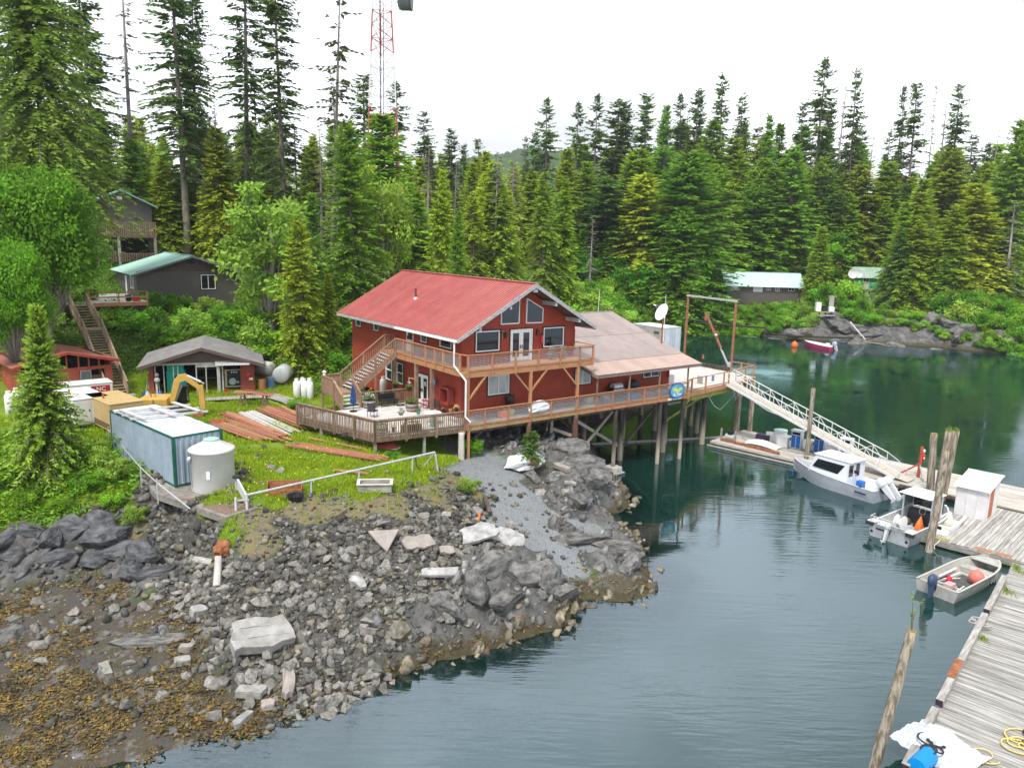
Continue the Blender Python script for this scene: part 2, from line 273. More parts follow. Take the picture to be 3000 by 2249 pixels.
def axis(pts):
 out=[]
 for(a,b,s)in pts:out.append(np.arange(a,b,s))
 return np.concatenate(out+[[pts[-1][1]]])
GXa=axis([(-300,-46,6),(-46,-36,.8),(-36,13,.17),(13,24,.7),(24,100,1.5),(100,400,7)])
GYa=axis([(-60,18,3),(18,21,.4),(21,58,.17),(58,84,.6),(84,118,1.6),(118,168,.9),(168,520,7)])
gx,gy=np.meshgrid(GXa,GYa);GX=np.c_[gx.ravel(),gy.ravel()]
GZn=zones(GX);GZ=ground_raw(GX)+detail(GX,GZn)
nx,ny=len(GXa),len(GYa);idx=np.arange(nx*ny).reshape(ny,nx)
GF=np.c_[idx[:-1,:-1].ravel(),idx[:-1,1:].ravel(),idx[1:,1:].ravel(),idx[1:,:-1].ravel()]
def gz(x,y):
 """height of the built sheet at a point (bilinear)"""
 x=np.atleast_1d(np.asarray(x,float));y=np.atleast_1d(np.asarray(y,float))
 i=np.clip(np.searchsorted(GXa,x)-1,0,nx-2);j=np.clip(np.searchsorted(GYa,y)-1,0,ny-2);Z=GZ.reshape(ny,nx)
 s=(x-GXa[i])/(GXa[i+1]-GXa[i]);t=(y-GYa[j])/(GYa[j+1]-GYa[j])
 return Z[j,i]*(1-s)*(1-t)+Z[j,i+1]*s*(1-t)+Z[j+1,i]*(1-s)*t+Z[j+1,i+1]*s*t
def g1(x,y):return float(gz(x,y)[0])
def ground_material():
 mt=bpy.data.materials.new('ground');mt.use_nodes=True;n=mt.node_tree.nodes;l=mt.node_tree.links.new
 p=n['Principled BSDF'];p.inputs['Roughness'].default_value=.85;p.inputs['Specular IOR Level'].default_value=.25
 tcn=n.new('ShaderNodeTexCoord');ge=n.new('ShaderNodeNewGeometry')
 def nz_(scale,detail=6,rough=.6,stretch=None):
  t=n.new('ShaderNodeTexNoise');t.inputs['Scale'].default_value=scale;t.inputs['Detail'].default_value=detail;t.inputs['Roughness'].default_value=rough
  if stretch:
   mm=n.new('ShaderNodeMapping');mm.inputs['Scale'].default_value=stretch;mm.inputs['Rotation'].default_value=(0,0,.6);l(tcn.outputs['Object'],mm.inputs['Vector']);l(mm.outputs[0],t.inputs['Vector'])
  else:l(tcn.outputs['Object'],t.inputs['Vector'])
  return t.outputs['Fac']
 def ramp(f,stops):
  r=n.new('ShaderNodeValToRGB');e=r.color_ramp.elements
  while len(e)<len(stops):e.new(.5)
  for k,(pos,c)in enumerate(stops):e[k].position=pos;e[k].color=(*c,1)
  l(f,r.inputs['Fac']);return r.outputs['Color']
 def mix(f,a,b):
  x=n.new('ShaderNodeMixRGB');l(f,x.inputs['Fac']);l(a,x.inputs['Color1']);l(b,x.inputs['Color2']);return x.outputs['Color']
 ga=nz_(.6);gb=nz_(9)
 grass=mix(gb,ramp(ga,[(.35,(.13,.23,.012)),(.5,(.18,.30,.016)),(.65,(.23,.28,.03))]),ramp(ga,[(.3,(.08,.14,.010)),(.7,(.16,.20,.025))]))
 dry=ramp(nz_(3.2,8,.75),[(.3,(.11,.15,.015)),(.40,(.17,.16,.04)),(.48,(.21,.165,.085)),(.56,(.13,.12,.10)),(.66,(.11,.14,.02))])
 rub=ramp(nz_(5,8,.7),[(.3,(.035,.033,.030)),(.5,(.085,.080,.070)),(.7,(.16,.15,.13))])
 rock=ramp(nz_(1.1,12,.78,(1,.4,1)),[(.30,(.022,.022,.022)),(.44,(.070,.069,.067)),(.56,(.135,.132,.127)),(.68,(.21,.20,.19))])
 weedy=ramp(nz_(1.1,9,.75),[(.34,(.030,.030,.030)),(.44,(.085,.082,.078)),(.50,(.075,.055,.022)),(.55,(.11,.10,.09)),(.62,(.18,.175,.165)),(.70,(.32,.31,.29))])
 grav=ramp(nz_(16,6,.8),[(.3,(.11,.12,.128)),(.55,(.23,.245,.255)),(.7,(.38,.395,.40))])
 forest=ramp(nz_(.8,8,.7),[(.3,(.03,.05,.008)),(.5,(.06,.10,.012)),(.7,(.05,.05,.018))])
 A=n.new('ShaderNodeAttribute');A.attribute_name='zone_a';B=n.new('ShaderNodeAttribute');B.attribute_name='zone_b'
 sa=n.new('ShaderNodeSeparateColor');sb=n.new('ShaderNodeSeparateColor');l(A.outputs['Color'],sa.inputs[0]);l(B.outputs['Color'],sb.inputs[0])
 jit=n.new('ShaderNodeMath');jit.operation='MULTIPLY_ADD';jit.inputs[1].default_value=.9;jit.inputs[2].default_value=-.45;l(nz_(2.6,8,.75),jit.inputs[0])
 def sharp(s):
  aj=n.new('ShaderNodeMath');aj.operation='ADD';l(s,aj.inputs[0]);l(jit.outputs[0],aj.inputs[1]);s=aj.outputs[0]
  m_=n.new('ShaderNodeMapRange');m_.inputs['From Min'].default_value=.3;m_.inputs['From Max'].default_value=.7;m_.interpolation_type='SMOOTHSTEP';l(s,m_.inputs['Value']);return m_.outputs[0]
 c=forest
 for s,cc in((sa.outputs[0],grass),(sa.outputs[1],dry),(sa.outputs[2],rub),(sb.outputs[0],rock),(sb.outputs[1],weedy),(sb.outputs[2],grav)):c=mix(sharp(s),c,cc)
 se=n.new('ShaderNodeSeparateXYZ');l(ge.outputs['Position'],se.inputs[0])
 hh=n.new('ShaderNodeMath');hh.operation='MULTIPLY_ADD';hh.inputs[1].default_value=1.1;l(nz_(.9,6,.7),hh.inputs[0]);l(se.outputs['Z'],hh.inputs[2])
 wmask=n.new('ShaderNodeMapRange');wmask.inputs['From Min'].default_value=1.15;wmask.inputs['From Max'].default_value=.75;l(hh.outputs[0],wmask.inputs['Value'])
 nw=n.new('ShaderNodeMath');nw.operation='MULTIPLY';l(wmask.outputs[0],nw.inputs[0]);l(sharp(sb.outputs[0]),nw.inputs[1])
 weed2=ramp(nz_(3.5,8,.75),[(.35,(.04,.038,.03)),(.5,(.060,.050,.024)),(.62,(.095,.075,.030)),(.75,(.20,.19,.165))])
 c=mix(nw.outputs[0],c,weed2)
 l(c,p.inputs['Base Color'])
 b=n.new('ShaderNodeBump');b.inputs['Strength'].default_value=.9;b.inputs['Distance'].default_value=.15;l(nz_(3.5,10,.75,(1,.5,1)),b.inputs['Height']);l(b.outputs['Normal'],p.inputs['Normal'])
 return mt
gme=fast_mesh('ground',np.c_[GX,GZ],GF,ground_material(),True,GZn[:,:3],'zone_a')
_c=gme.color_attributes.new('zone_b','FLOAT_COLOR','POINT');_cc=np.ones((len(GX),4),np.float32);_cc[:,:3]=GZn[:,3:6];_c.data.foreach_set('color',_cc.ravel())
GROUND=tag(obj('ground',gme),'shore land with grassy yard, dark rock and weedy beach rising to forest','ground',kind='structure')
def water():
 ax=axis([(-300,-30,15),(-30,40,.5),(40,100,2),(100,900,40)]);ay=axis([(-60,16,6),(16,80,.5),(80,175,2),(175,600,40)])
 X,Y=np.meshgrid(ax,ay);P=np.c_[X.ravel(),Y.ravel()];k=np.arange(len(P)).reshape(len(ay),len(ax))
 F=np.c_[k[:-1,:-1].ravel(),k[:-1,1:].ravel(),k[1:,1:].ravel(),k[1:,:-1].ravel()]
 dep=np.clip(-gz(P[:,0],P[:,1]),0,10)
 mt=bpy.data.materials.new('sea_water');mt.use_nodes=True;n=mt.node_tree.nodes;l=mt.node_tree.links.new;n.remove(n['Principled BSDF'])
 out=n['Material Output'];at_=n.new('ShaderNodeAttribute');at_.attribute_name='depth'
 mr=n.new('ShaderNodeMapRange');mr.inputs['From Max'].default_value=1.5;mr.inputs['To Min'].default_value=.12;mr.inputs['To Max'].default_value=1.0;l(at_.outputs['Fac'],mr.inputs['Value'])
 pw=n.new('ShaderNodeMath');pw.operation='POWER';pw.inputs[1].default_value=.55;l(mr.outputs[0],pw.inputs[0])
 tr=n.new('ShaderNodeBsdfTransparent');tr.inputs['Color'].default_value=(.55,.62,.45,1)
 df=n.new('ShaderNodeBsdfDiffuse');df.inputs['Color'].default_value=(.006,.030,.023,1)
 gl=n.new('ShaderNodeBsdfGlossy');gl.inputs['Roughness'].default_value=.03;gl.inputs['Color'].default_value=(.80,.90,1.0,1)
 fr=n.new('ShaderNodeFresnel');fr.inputs['IOR'].default_value=2.45
 tcn=n.new('ShaderNodeTexCoord')
 def nn(scale,st,rot,det=3):
  mm=n.new('ShaderNodeMapping');mm.inputs['Scale'].default_value=st;mm.inputs['Rotation'].default_value=(0,0,rot);l(tcn.outputs['Object'],mm.inputs['Vector'])
  t=n.new('ShaderNodeTexNoise');t.inputs['Scale'].default_value=scale;t.inputs['Detail'].default_value=det;t.inputs['Roughness'].default_value=.5;l(mm.outputs[0],t.inputs['Vector']);return t.outputs['Fac']
 a=nn(2.1,(.26,1.5,1),.35,4);b2=nn(.16,(1,1,1),0,2)
 mu=n.new('ShaderNodeMath');mu.operation='MULTIPLY';l(a,mu.inputs[0])
 m3=n.new('ShaderNodeMapRange');m3 .inputs['From Min'].default_value=.38;m3 .inputs['From Max'].default_value=.68;m3 .inputs['To Min'].default_value=.10;l(b2,m3 .inputs['Value']);l(m3 .outputs[0],mu.inputs[1])
 bp=n.new('ShaderNodeBump');bp.inputs['Strength'].default_value=.24;bp.inputs['Distance'].default_value=.10;l(mu.outputs[0],bp.inputs['Height'])
 l(bp.outputs['Normal'],gl.inputs['Normal']);l(bp.outputs['Normal'],fr.inputs['Normal'])
 m1=n.new('ShaderNodeMixShader');l(pw.outputs[0],m1 .inputs['Fac']);l(tr.outputs[0],m1 .inputs[1]);l(df.outputs[0],m1 .inputs[2])
 m2=n.new('ShaderNodeMixShader');l(fr.outputs[0],m2 .inputs['Fac']);l(m1 .outputs[0],m2 .inputs[1]);l(gl.outputs[0],m2 .inputs[2]);l(m2 .outputs[0],out.inputs['Surface'])
 me=fast_mesh('water',np.c_[P,np.zeros(len(P))],F,mt)
 a_=me.attributes.new('depth','FLOAT','POINT');a_.data.foreach_set('value',dep.astype(np.float32))
 tag(obj('water',me),'calm dark green sea inlet between rocky shores','water',kind='structure')
water()
cedar=M('cedar_wood',(.36,.17,.075),(.46,.24,.115),3,.65,.25,20,.12,stretch=(.6,6,6))
cedar_rail=M('cedar_rail',(.34,.15,.075),(.43,.21,.11),3,.6,.2,20,.10)
oldwood=M('weathered_brown_wood',(.16,.105,.07),(.27,.19,.13),4,.8,.35,24,.22,stretch=(1,1,.5))
greywood=M('weathered_grey_wood',(.20,.185,.16),(.42,.40,.37),3.5,.85,.4,22,.2,stretch=(.5,5,5))
palewood=M('bleached_deck_wood',(.44,.41,.37),(.62,.58,.53),2.5,.85,.3,20,.10,c3=(.30,.27,.22),s3=1.2,t3=.62,stretch=(.5,3,3))
dockwood=M('dock_plank_wood',(.13,.12,.105),(.47,.455,.43),1.6,.85,.45,16,.22,lo=.33,hi=.66,stretch=(.35,7,7),c3=(.075,.08,.05),s3=1.3,t3=.66)
platwood=M('platform_plank_wood',(.19,.175,.15),(.46,.44,.41),2.0,.85,.45,16,.2,lo=.3,hi=.62,stretch=(.4,7,7),c3=(.10,.10,.05),s3=1.3,t3=.68)
darkwood=M('creosoted_wood',(.030,.026,.024),(.10,.08,.06),3,.8,.4,14,.15,stretch=(1,1,.35))
pilewood=M('old_piling_wood',(.13,.105,.072),(.33,.285,.225),3.0,.88,.8,12,.12,stretch=(3.0,3.0,.3),lo=.42,hi=.58,c3=(.07,.055,.04),s3=1.6,t3=.58)
rust=M('rusty_steel',(.20,.075,.03),(.36,.155,.065),5,.8,.3,20,.1)
redsteel=M('red_brown_painted_steel',(.25,.095,.06),(.34,.14,.085),3,.6,.1,15)
white=M('white_paint',(.72,.72,.70),(.78,.78,.76),2,.5,spec=.4)
whitevinyl=M('white_vinyl',(.78,.78,.78),rough=.4)
galv=M('galvanised_steel',(.42,.43,.44),(.55,.56,.57),6,.45,.05,metal=.35)
alum=M('bare_aluminium',(.56,.57,.58),(.66,.67,.68),5,.42,.04,metal=.5)
alumpaint=M('pale_grey_paint',(.60,.63,.67),(.66,.68,.72),2,.4)
blackp=M('black_plastic',(.016,.016,.018),rough=.5)
rubber=M('black_rubber',(.02,.02,.02),(.035,.035,.035),8,.8)
darktrim=M('dark_plum_trim',(.030,.022,.030),rough=.6)
glass=M('dark_window_glass',(.012,.016,.018),rough=.04,spec=.9)
glasslt=M('pale_blind_window',(.34,.40,.42),(.52,.56,.57),.9,.08,spec=.8)
glassgrn=M('curtained_green_window',(.02,.06,.05),(.03,.09,.07),1.2,.05,spec=.8)
concrete=M('old_concrete',(.30,.285,.26),(.46,.44,.41),2.5,.9,.4,14,c3=(.16,.15,.13),s3=1.1,t3=.6)
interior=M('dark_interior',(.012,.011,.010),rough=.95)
orange=M('orange_paint',(.70,.16,.03),rough=.5)
redp=M('red_paint',(.50,.02,.02),rough=.4)
bluep=M('blue_paint',(.01,.13,.46),rough=.4)
rope=M('pale_rope',(.62,.55,.42),(.72,.66,.52),20,.9)
yellowrope=M('yellow_rope',(.62,.45,.13),(.70,.52,.20),20,.9)
def siding(name,c,c2,pitch=.2,groove=.05,horiz=False,c3=None):
 """painted grooved siding: fine grooves as relief, slight fading"""
 mt=M(name,c,c2,1.1,.7,0,lo=.3,hi=.7,c3=c3,s3=.8,t3=.66);n=mt.node_tree.nodes;l=mt.node_tree.links.new
 if n.get('siding_done'):return mt
 tcn=n.new('ShaderNodeTexCoord');tcn.name='siding_done';s=n.new('ShaderNodeSeparateXYZ');l(tcn.outputs['Object'],s.inputs[0])
 a=n.new('ShaderNodeMath');a.operation='ADD'
 if horiz:l(s.outputs['Z'],a.inputs[0]);a.inputs[1].default_value=0
 else:l(s.outputs['X'],a.inputs[0]);l(s.outputs['Y'],a.inputs[1])
 d=n.new('ShaderNodeMath');d.operation='DIVIDE';d.inputs[1].default_value=pitch;l(a.outputs[0],d.inputs[0])
 f=n.new('ShaderNodeMath');f.operation='FRACT';l(d.outputs[0],f.inputs[0])
 g=n.new('ShaderNodeMapRange');g.inputs['From Min'].default_value=0;g.inputs['From Max'].default_value=groove/pitch*.5;l(f.outputs[0],g.inputs['Value'])
 b=n.new('ShaderNodeBump');b.inputs['Strength'].default_value=.9;b.inputs['Distance'].default_value=.02;l(g.outputs[0],b.inputs['Height']);l(b.outputs['Normal'],n['Principled BSDF'].inputs['Normal'])
 return mt
redwall=siding('red_grooved_siding',(.27,.036,.017),(.32,.054,.027),.2,c3=(.335,.066,.036))
greywall=siding('grey_brown_siding',(.088,.077,.070),(.105,.092,.084),.25)
class Face:
 """a wall plane in a thing's frame: kind 'v' (s runs along u) or 'u' (s runs along v), outward sign"""
 def __init__(s,kind,c,sg):s.k,s.c,s.g=kind,c,sg
 def P(s,a,z,d):return(a,s.c+s.g*d,z)if s.k=='v' else(s.c+s.g*d,a,z)
 def box(s,mb,a0,a1,z0,z1,d0,d1):
  p,q=s.P(a0,z0,d0),s.P(a1,z1,d1);return mb.box([min(x,y)for x,y in zip(p,q)],[max(x,y)for x,y in zip(p,q)])
 def poly(s,mb,pts,d0,d1):
  return mb.slab([s.P(a,z,d0)for a,z in pts],Vector(s.P(0,0,d1))-Vector(s.P(0,0,d0)))
def wall_cells(mb,F,a0,a1,z0,z1,holes,th=.16):
 xs=sorted({a0,a1,*[h[0]for h in holes],*[h[1]for h in holes]});zs=sorted({z0,z1,*[h[2]for h in holes],*[h[3]for h in holes]})
 for i in range(len(xs)-1):
  run=None
  for j in range(len(zs)-1):
   mx_,mz=(xs[i]+xs[i+1])/2,(zs[j]+zs[j+1])/2;solid=not any(h[0]<mx_<h[1]and h[2]<mz<h[3]for h in holes)
   if solid:run=(run[0],zs[j+1])if run else(zs[j],zs[j+1])
   if run and(not solid or j==len(zs)-2):F.box(mb,xs[i],xs[i+1],run[0],run[1],-th,0);run=None
def window(T,F,a0,a1,z0,z1,gm=None,mull=(),bars=(),trim=None,fr=None,fw=.07,name='window',parent=None,label=None):
 """window set in an opening: pane recessed, frame and mullions proud, dark trim round it"""
 gm=gm or glass;fr=fr or whitevinyl
 mb=T.b()
 for q in((a0,a1,z0,z0+fw),(a0,a1,z1-fw,z1),(a0,a0+fw,z0+fw,z1-fw),(a1-fw,a1,z0+fw,z1-fw)):F.box(mb,*q,-.06,.035)
 for f in mull:x=a0+(a1-a0)*f;F.box(mb,x-.03,x+.03,z0+fw,z1-fw,-.055,.02)
 for f in bars:z=z0+(z1-z0)*f;F.box(mb,a0+fw,a1-fw,z-.035,z+.035,-.055,.025)
 w=T.p(name,mb,fr,parent,label=label)
 mb=T.b();F.box(mb,a0+fw*.5,a1-fw*.5,z0+fw*.5,z1-fw*.5,-.10,-.045);T.p('pane',mb,gm,w)
 if trim:
  mb=T.b();t=.10
  for q in((a0-t,a1+t,z0-t,z0),(a0-t,a1+t,z1,z1+t),(a0-t,a0,z0,z1),(a1,a1+t,z0,z1)):F.box(mb,*q,-.02,.028)
  T.p('trim',mb,trim,w)
 return w
def roof_panel(p_ridge,p_eave,width_dir,width,ribs,mt,name,rib_h=.03,th=.012):
 """one ribbed metal sheet; origin at its ridge-side corner"""
 a=Vector(p_ridge);dn=Vector(p_eave)-a;wdv=Vector(width_dir).normalized();nn_=dn.cross(wdv).normalized()
 if nn_.z<0:nn_=-nn_
 prof=[]
 pitch=width/ribs
 for k in range(ribs):
  c=(k+.5)*pitch;prof+=[(c-.5*pitch if k==0 else None,0),(c-.04,0),(c-.022,rib_h),(c+.022,rib_h),(c+.04,0)]
 prof=[p for p in prof if p[0]is not None]+[(width,0)]
 vs=[];fs=[]
 for base in(Vector((0,0,0)),dn):
  for h in(0,-th):
   vs+=[base+wdv*x+nn_*(y+h)for x,y in prof]
 n=len(prof)
 for i in range(n-1):
  fs+=[(i,i+1,2*n+i+1,2*n+i),(n+i,3*n+i,3*n+i+1,n+i+1),(2*n+i,2*n+i+1,3*n+i+1,3*n+i)]
 fs+=[(0,2*n,3*n,n),(n-1,2*n-1,4*n-1,3*n-1)]
 mb=MB();mb.add(vs,fs);return recalc(mb.mesh(name,mt))
_bal={}
def unit_mesh(key,sx,sy,sz,mt,name):
 """shared box mesh, base at z=0, centred in x and y"""
 k=(key,sx,sy,sz)
 if k not in _bal:_bal[k]=recalc(MB().box((-sx/2,-sy/2,0),(sx/2,sy/2,sz)).mesh(name,mt))
 return _bal[k]
def plank_mesh(L_,w,t,mt,key):
 k=(key,round(L_,3),w,t)
 if k not in _bal:
  r=random.Random(str(k));me=MB().box((0,0,-t),(L_,w,0)).mesh('plank',mt);_bal[k]=recalc(me)
 return _bal[k]
def wire_panel(T,p0,p1,h,step,mt,parent=None):
 """welded-wire infill between two rail points (bottom corners p0,p1; height h)"""
 mb=T.b();p0,p1=Vector(p0),Vector(p1);d=p1-p0;L_=math.hypot(d.x,d.y);r=.011
 for i in range(1,int(L_/step)+1):
  q=p0+d*(i*step/L_)
  if i*step<L_:mb.beam(q,q+Vector((0,0,h)),r,r)
 k=0
 while k*step<=h:mb.beam(p0+Vector((0,0,k*step)),p1+Vector((0,0,k*step)),r,r);k+=1
 return T.p('wire_panel',mb,mt,parent,fix=False)
def baluster_run(T,p0,p1,h,gap,w,mt,drop=.12,parent=None,jitter=0):
 """balusters standing between two points on the deck edge"""
 me=unit_mesh('bal'+mt.name,w,w*.75,1,mt,'baluster');p0,p1=Vector(p0),Vector(p1);n=max(1,int((p1-p0).length/gap));rr=random.Random(n)
 az=math.atan2((p1-p0).y,(p1-p0).x)
 for i in range(n):
  q=p0 .lerp(p1,(i+.5)/n)
  T.inst('baluster',me,(q.x,q.y,q.z-drop),rot=(rr.uniform(-jitter,jitter),rr.uniform(-jitter,jitter),az),scale=(1,1,h+drop),parent=parent)
def lodge():
 T=Thing('lodge','red two-storey timber lodge with ribbed red metal gable roof on the wharf','building',(26.6,41.5,5.0),frame='uv')
 U0,U1,V0,V1,ZB,ZM,ZT=26.6,36.25,41.5,58.0,4.9,8.68,10.55
 Ff,Fs=Face('v',V0,-1),Face('u',U0,-1)
 AU,AZ,SLP=31.43,14.0,.556
 def rz(u):return AZ-abs(u-AU)*SLP
 hf=[(27.71,29.61,9.50,10.86),(30.52,32.40,8.66,10.84),(33.37,35.22,9.46,10.83),(28.75,30.50,6.50,7.82)]
 hs=[(56.36,57.30,9.62,10.28),(53.24,54.12,9.62,10.28),(47.80,48.82,8.68,10.42),(45.90,46.75,9.62,10.24),(42.67,44.18,9.62,10.28),(51.06,52.10,6.10,7.60),(49.32,50.32,6.10,7.66),(45.69,47.49,5.22,7.34)]
 mb=T.b();zt=10.92;wall_cells(mb,Ff,U0,U1,ZB,zt,hf)
 Ff.poly(mb,[(U0,zt),(U1,zt),(U1,rz(U1)-.22),(AU,AZ-.22),(U0,rz(U0)-.22)][0:2]+[(U1,max(zt+.01,rz(U1)-.22)),(AU,AZ-.25),(U0,max(zt+.01,rz(U0)-.22))],0,-.16)
 T.p('front_wall',mb,redwall)
 mb=T.b();wall_cells(mb,Fs,V0+.161,V1,ZB,11.0,hs);T.p('side_wall',mb,redwall)
 mb=T.b();Face('u',U1,1).box(mb,V0+.161,V1,ZB,11.0,-.16,0);T.p('side_wall',mb,redwall)
 mb=T.b();Fb=Face('v',V1,1);Fb.box(mb,U0+.161,U1-.161,ZB,10.9,-.16,0);Fb.poly(mb,[(U0+.17,10.901),(U1-.17,10.901),(AU,AZ-.25)],0,-.16);T.p('back_wall',mb,redwall)
 mb=T.b();mb.box((U0+.2,V0+.2,8.3),(U1-.2,V1-.2,8.6));mb.box((U0+.2,V0+.2,4.95),(U1-.2,V1-.2,5.15));T.p('floor',mb,darkwood)
 mb=T.b();mb.box((U0+1.2,V0+1.5,5.2),(U1-1.2,V1-1.5,10.6));T.p('interior_partition',mb,interior)
 redroof=M('red_metal_roof',(.325,.080,.073),(.385,.105,.096),.8,.32,rnd=.06,spec=.5)
 E0=25.4;E1_=36.95;v0,v1=40.0,58.3;n=20;w=(v1-v0)/n
 meL=roof_panel((0,0,0),(E0-AU,0,rz(E0)-AZ),(0,1,0),w,3,redroof,'roof_sheet',.055)
 meR=roof_panel((0,0,0),(E1_-AU,0,rz(E1_)-AZ),(0,1,0),w,3,redroof,'roof_sheet',.055)
 root=T.p('roof',T.b().beam((AU,v0-.02,AZ+.03),(AU,v1+.02,AZ+.03),.34,.05),redroof)
 for k in range(n):
  T.inst('roof_sheet',meL,(AU,v0+k*w,AZ),parent=root);T.inst('roof_sheet',meR,(AU,v0+k*w,AZ),parent=root)
 soff=M('weathered_grey_fascia',(.27,.27,.27),(.44,.44,.44),2.5,.8,.3,20,stretch=(1,1,3),c3=(.2,.15,.11),s3=1.5,t3=.66)
 under=M('brown_soffit_boards',(.11,.07,.05),(.16,.11,.08),4,.8)
 for s,e in((-1,E0),(1,E1_)):
  mb=T.b();mb.slab([(AU,v0-.02,AZ+.02),(e,v0-.02,rz(e)+.02),(e,v0-.02,rz(e)-.24),(AU,v0-.02,AZ-.26)],(0,.05,0));T.p('rake_board',mb,soff,root)
  mb=T.b();mb.box((min(e,e-s*.05),v0,rz(e)-.24),(max(e,e-s*.05),v1,rz(e)-.02));T.p('eave_board',mb,soff,root)
  mb=T.b();mb.slab([(AU,v0+.05,AZ-.16),(e-s*.06,v0+.05,rz(e)-.16+.03),(e-s*.06,v1-.05,rz(e)-.13),(AU,v1-.05,AZ-.16)],(0,0,.04));T.p('soffit',mb,under,root)
  for f in(.0,.33,.72):
   u=AU+(e-AU)*f+(.0 if f else s*.09);mb=T.b();mb.box((u-.085,v0+.03,rz(u)-.52),(u+.085,V0-.0,rz(u)-.24));T.p('purlin_end',mb,soff,root)
 mb=T.b();mb.tube((28.35,50.6,rz(28.35)),(28.35,50.6,rz(28.35)+.75),.07,n=10);T.p('vent_pipe',mb,M('dark_red_flue',(.16,.03,.03),rough=.6),root)
 mb=T.b();mb.lathe((28.35,50.6,rz(28.35)),[(.22,-.1),(.16,.06),(.08,.12)],12);T.p('flashing',mb,galv,root)
 g=T.p('gutter',T.b().box((E0-.14,v0+.1,rz(E0)-.20),(E0-.004,48.2,rz(E0)-.08)),white)
 mb=T.b();mb.beam((E0-.06,40.35,rz(E0)-.2),(E0-.06,40.35,8.95),.08,.08);mb.beam((E0-.06,40.35,8.97),(25.42,39.08,8.2),.08,.08);mb.beam((25.42,39.08,8.2),(25.42,39.08,5.9),.08,.08);mb.beam((25.42,39.08,5.92),(25.65,38.85,5.62),.08,.08)
 T.p('downpipe',mb,white,g)
 for a,q in zip(hf,({'gm':glass},None,{'gm':glass},{'gm':glasslt,'mull':(.5,)})):
  if q is None:continue
  window(T,Ff,*a,trim=darktrim,**q)
 def double_door(F,a0,a1,z0,z1,two_panes=True):
  dr=T.b();m_=(a0+a1)/2
  for q in((a0,a1,z1-.07,z1),(a0,a0+.06,z0,z1-.07),(a1-.06,a1,z0,z1-.07)):F.box(dr,*q,-.08,.03)
  D=T.p('french_door',dr,white)
  for l,r in((a0+.065,m_-.006),(m_+.006,a1-.065)):
   mb=T.b();st=.17
   for q in((l,r,z0+.02,z0+.28),(l,r,z1-.25,z1-.075),(l,l+st,z0+.28,z1-.25),(r-st,r,z0+.28,z1-.25)):F.box(mb,*q,-.07,-.02)
   T.p('door_leaf',mb,white,D)
   mb=T.b();F.box(mb,l+st*.8,r-st*.8,z0+.25,z1-.22,-.065,-.04);T.p('pane',mb,glass,D)
  mb=T.b();F.box(mb,m_-.1,m_-.06,z0+.85,z0+1.1,-.02,.03);F.box(mb,m_+.06,m_+.1,z0+.85,z0+1.1,-.02,.03);T.p('handle',mb,blackp,D)
  mb=T.b()
  for q in((a0-.08,a1+.08,z1,z1+.09),(a0-.08,a0,z0,z1),(a1,a1+.08,z0,z1)):F.box(mb,*q,-.02,.026)
  T.p('trim',mb,darktrim,D)
  return D
 double_door(Ff,*hf[1]);d2=double_door(Fs,*hs[7])
 mb=T.b();Fs.box(mb,46.05,46.3,6.55,6.85,-.036,-.03);T.p('notice',mb,M('pale_green_paper',(.45,.6,.45),rough=.8),d2)
 for i,a in enumerate(hs[:7]):
  if i==2:continue
  window(T,Fs,*a,gm=glassgrn if i<2 else glass,trim=darktrim,bars=(.52,)if i>4 else(),fw=.06)
 a0,a1,z0,z1=hs[2];mb=T.b();Fs.box(mb,a0+.05,a1-.05,z0+.02,z1-.05,-.08,-.03);D=T.p('side_door',mb,white)
 mb=T.b()
 for q in((a0,a1,z1-.05,z1),(a0,a0+.05,z0,z1-.05),(a1-.05,a1,z0,z1-.05)):Fs.box(mb,*q,-.08,.03)
 T.p('door_frame',mb,white,D);mb=T.b();Fs.box(mb,a0+.2,a1-.2,z1-.85,z1-.2,-.03,-.02);T.p('pane',mb,glass,D)
 mb=T.b();Fs.box(mb,a1-.17,a1-.12,z0+.9,z0+1.15,-.03,.03);T.p('handle',mb,blackp,D)
 for pts in([(29.72,11.26),(31.18,11.26),(31.20,12.86),(29.70,12.03)],[(31.82,11.24),(33.22,11.22),(33.24,12.18),(31.83,12.90)]):
  mb=T.b();Ff.poly(mb,pts,.004,.02);W_=T.p('gable_window',mb,glass)
  mb=T.b()
  for i in range(4):
   p,q=pts[i],pts[(i+1)%4];mb.beam(Ff.P(*p,.02),Ff.P(*q,.02),.07,.07,(0,1,0))
  T.p('frame',mb,whitevinyl,W_)
 [T.p('corner_board',Ff.box(T.b(),u_-.05,u_+.05,ZB,10.6,.001,.03),redwall)for u_ in(U0+.03,U1-.03)]
 for u in(30.08,32.78):
  mb=T.b();Ff.box(mb,u-.07,u+.07,10.35,10.75,0,.16);Ff.box(mb,u-.04,u+.04,10.75,10.84,.03,.12);T.p('wall_lamp',mb,M('old_bronze',(.08,.05,.03),rough=.5,metal=.6))
 mb=T.b();Ff.box(mb,29.76,29.84,10.2,10.82,0,.08);Ff.box(mb,29.6,30.0,10.76,10.84,.02,.3);T.p('bell_bracket',mb,oldwood)
 mb=T.b();Fs.box(mb,42.2,43.3,5.98,7.05,.001,.06);
 for q in((42.2,43.3,7.0,7.08),(42.2,43.3,5.95,6.02),(42.18,42.27,6.02,7.0),(43.2,43.3,6.02,7.0)):Fs.box(mb,*q,.06,.55)
 T.p('hose_cupboard',mb,M('red_clapboard',(.20,.03,.022),(.25,.042,.03),2,.7))
 for i,z in enumerate((6.18,6.36,6.54,6.72,6.9)):
  pass
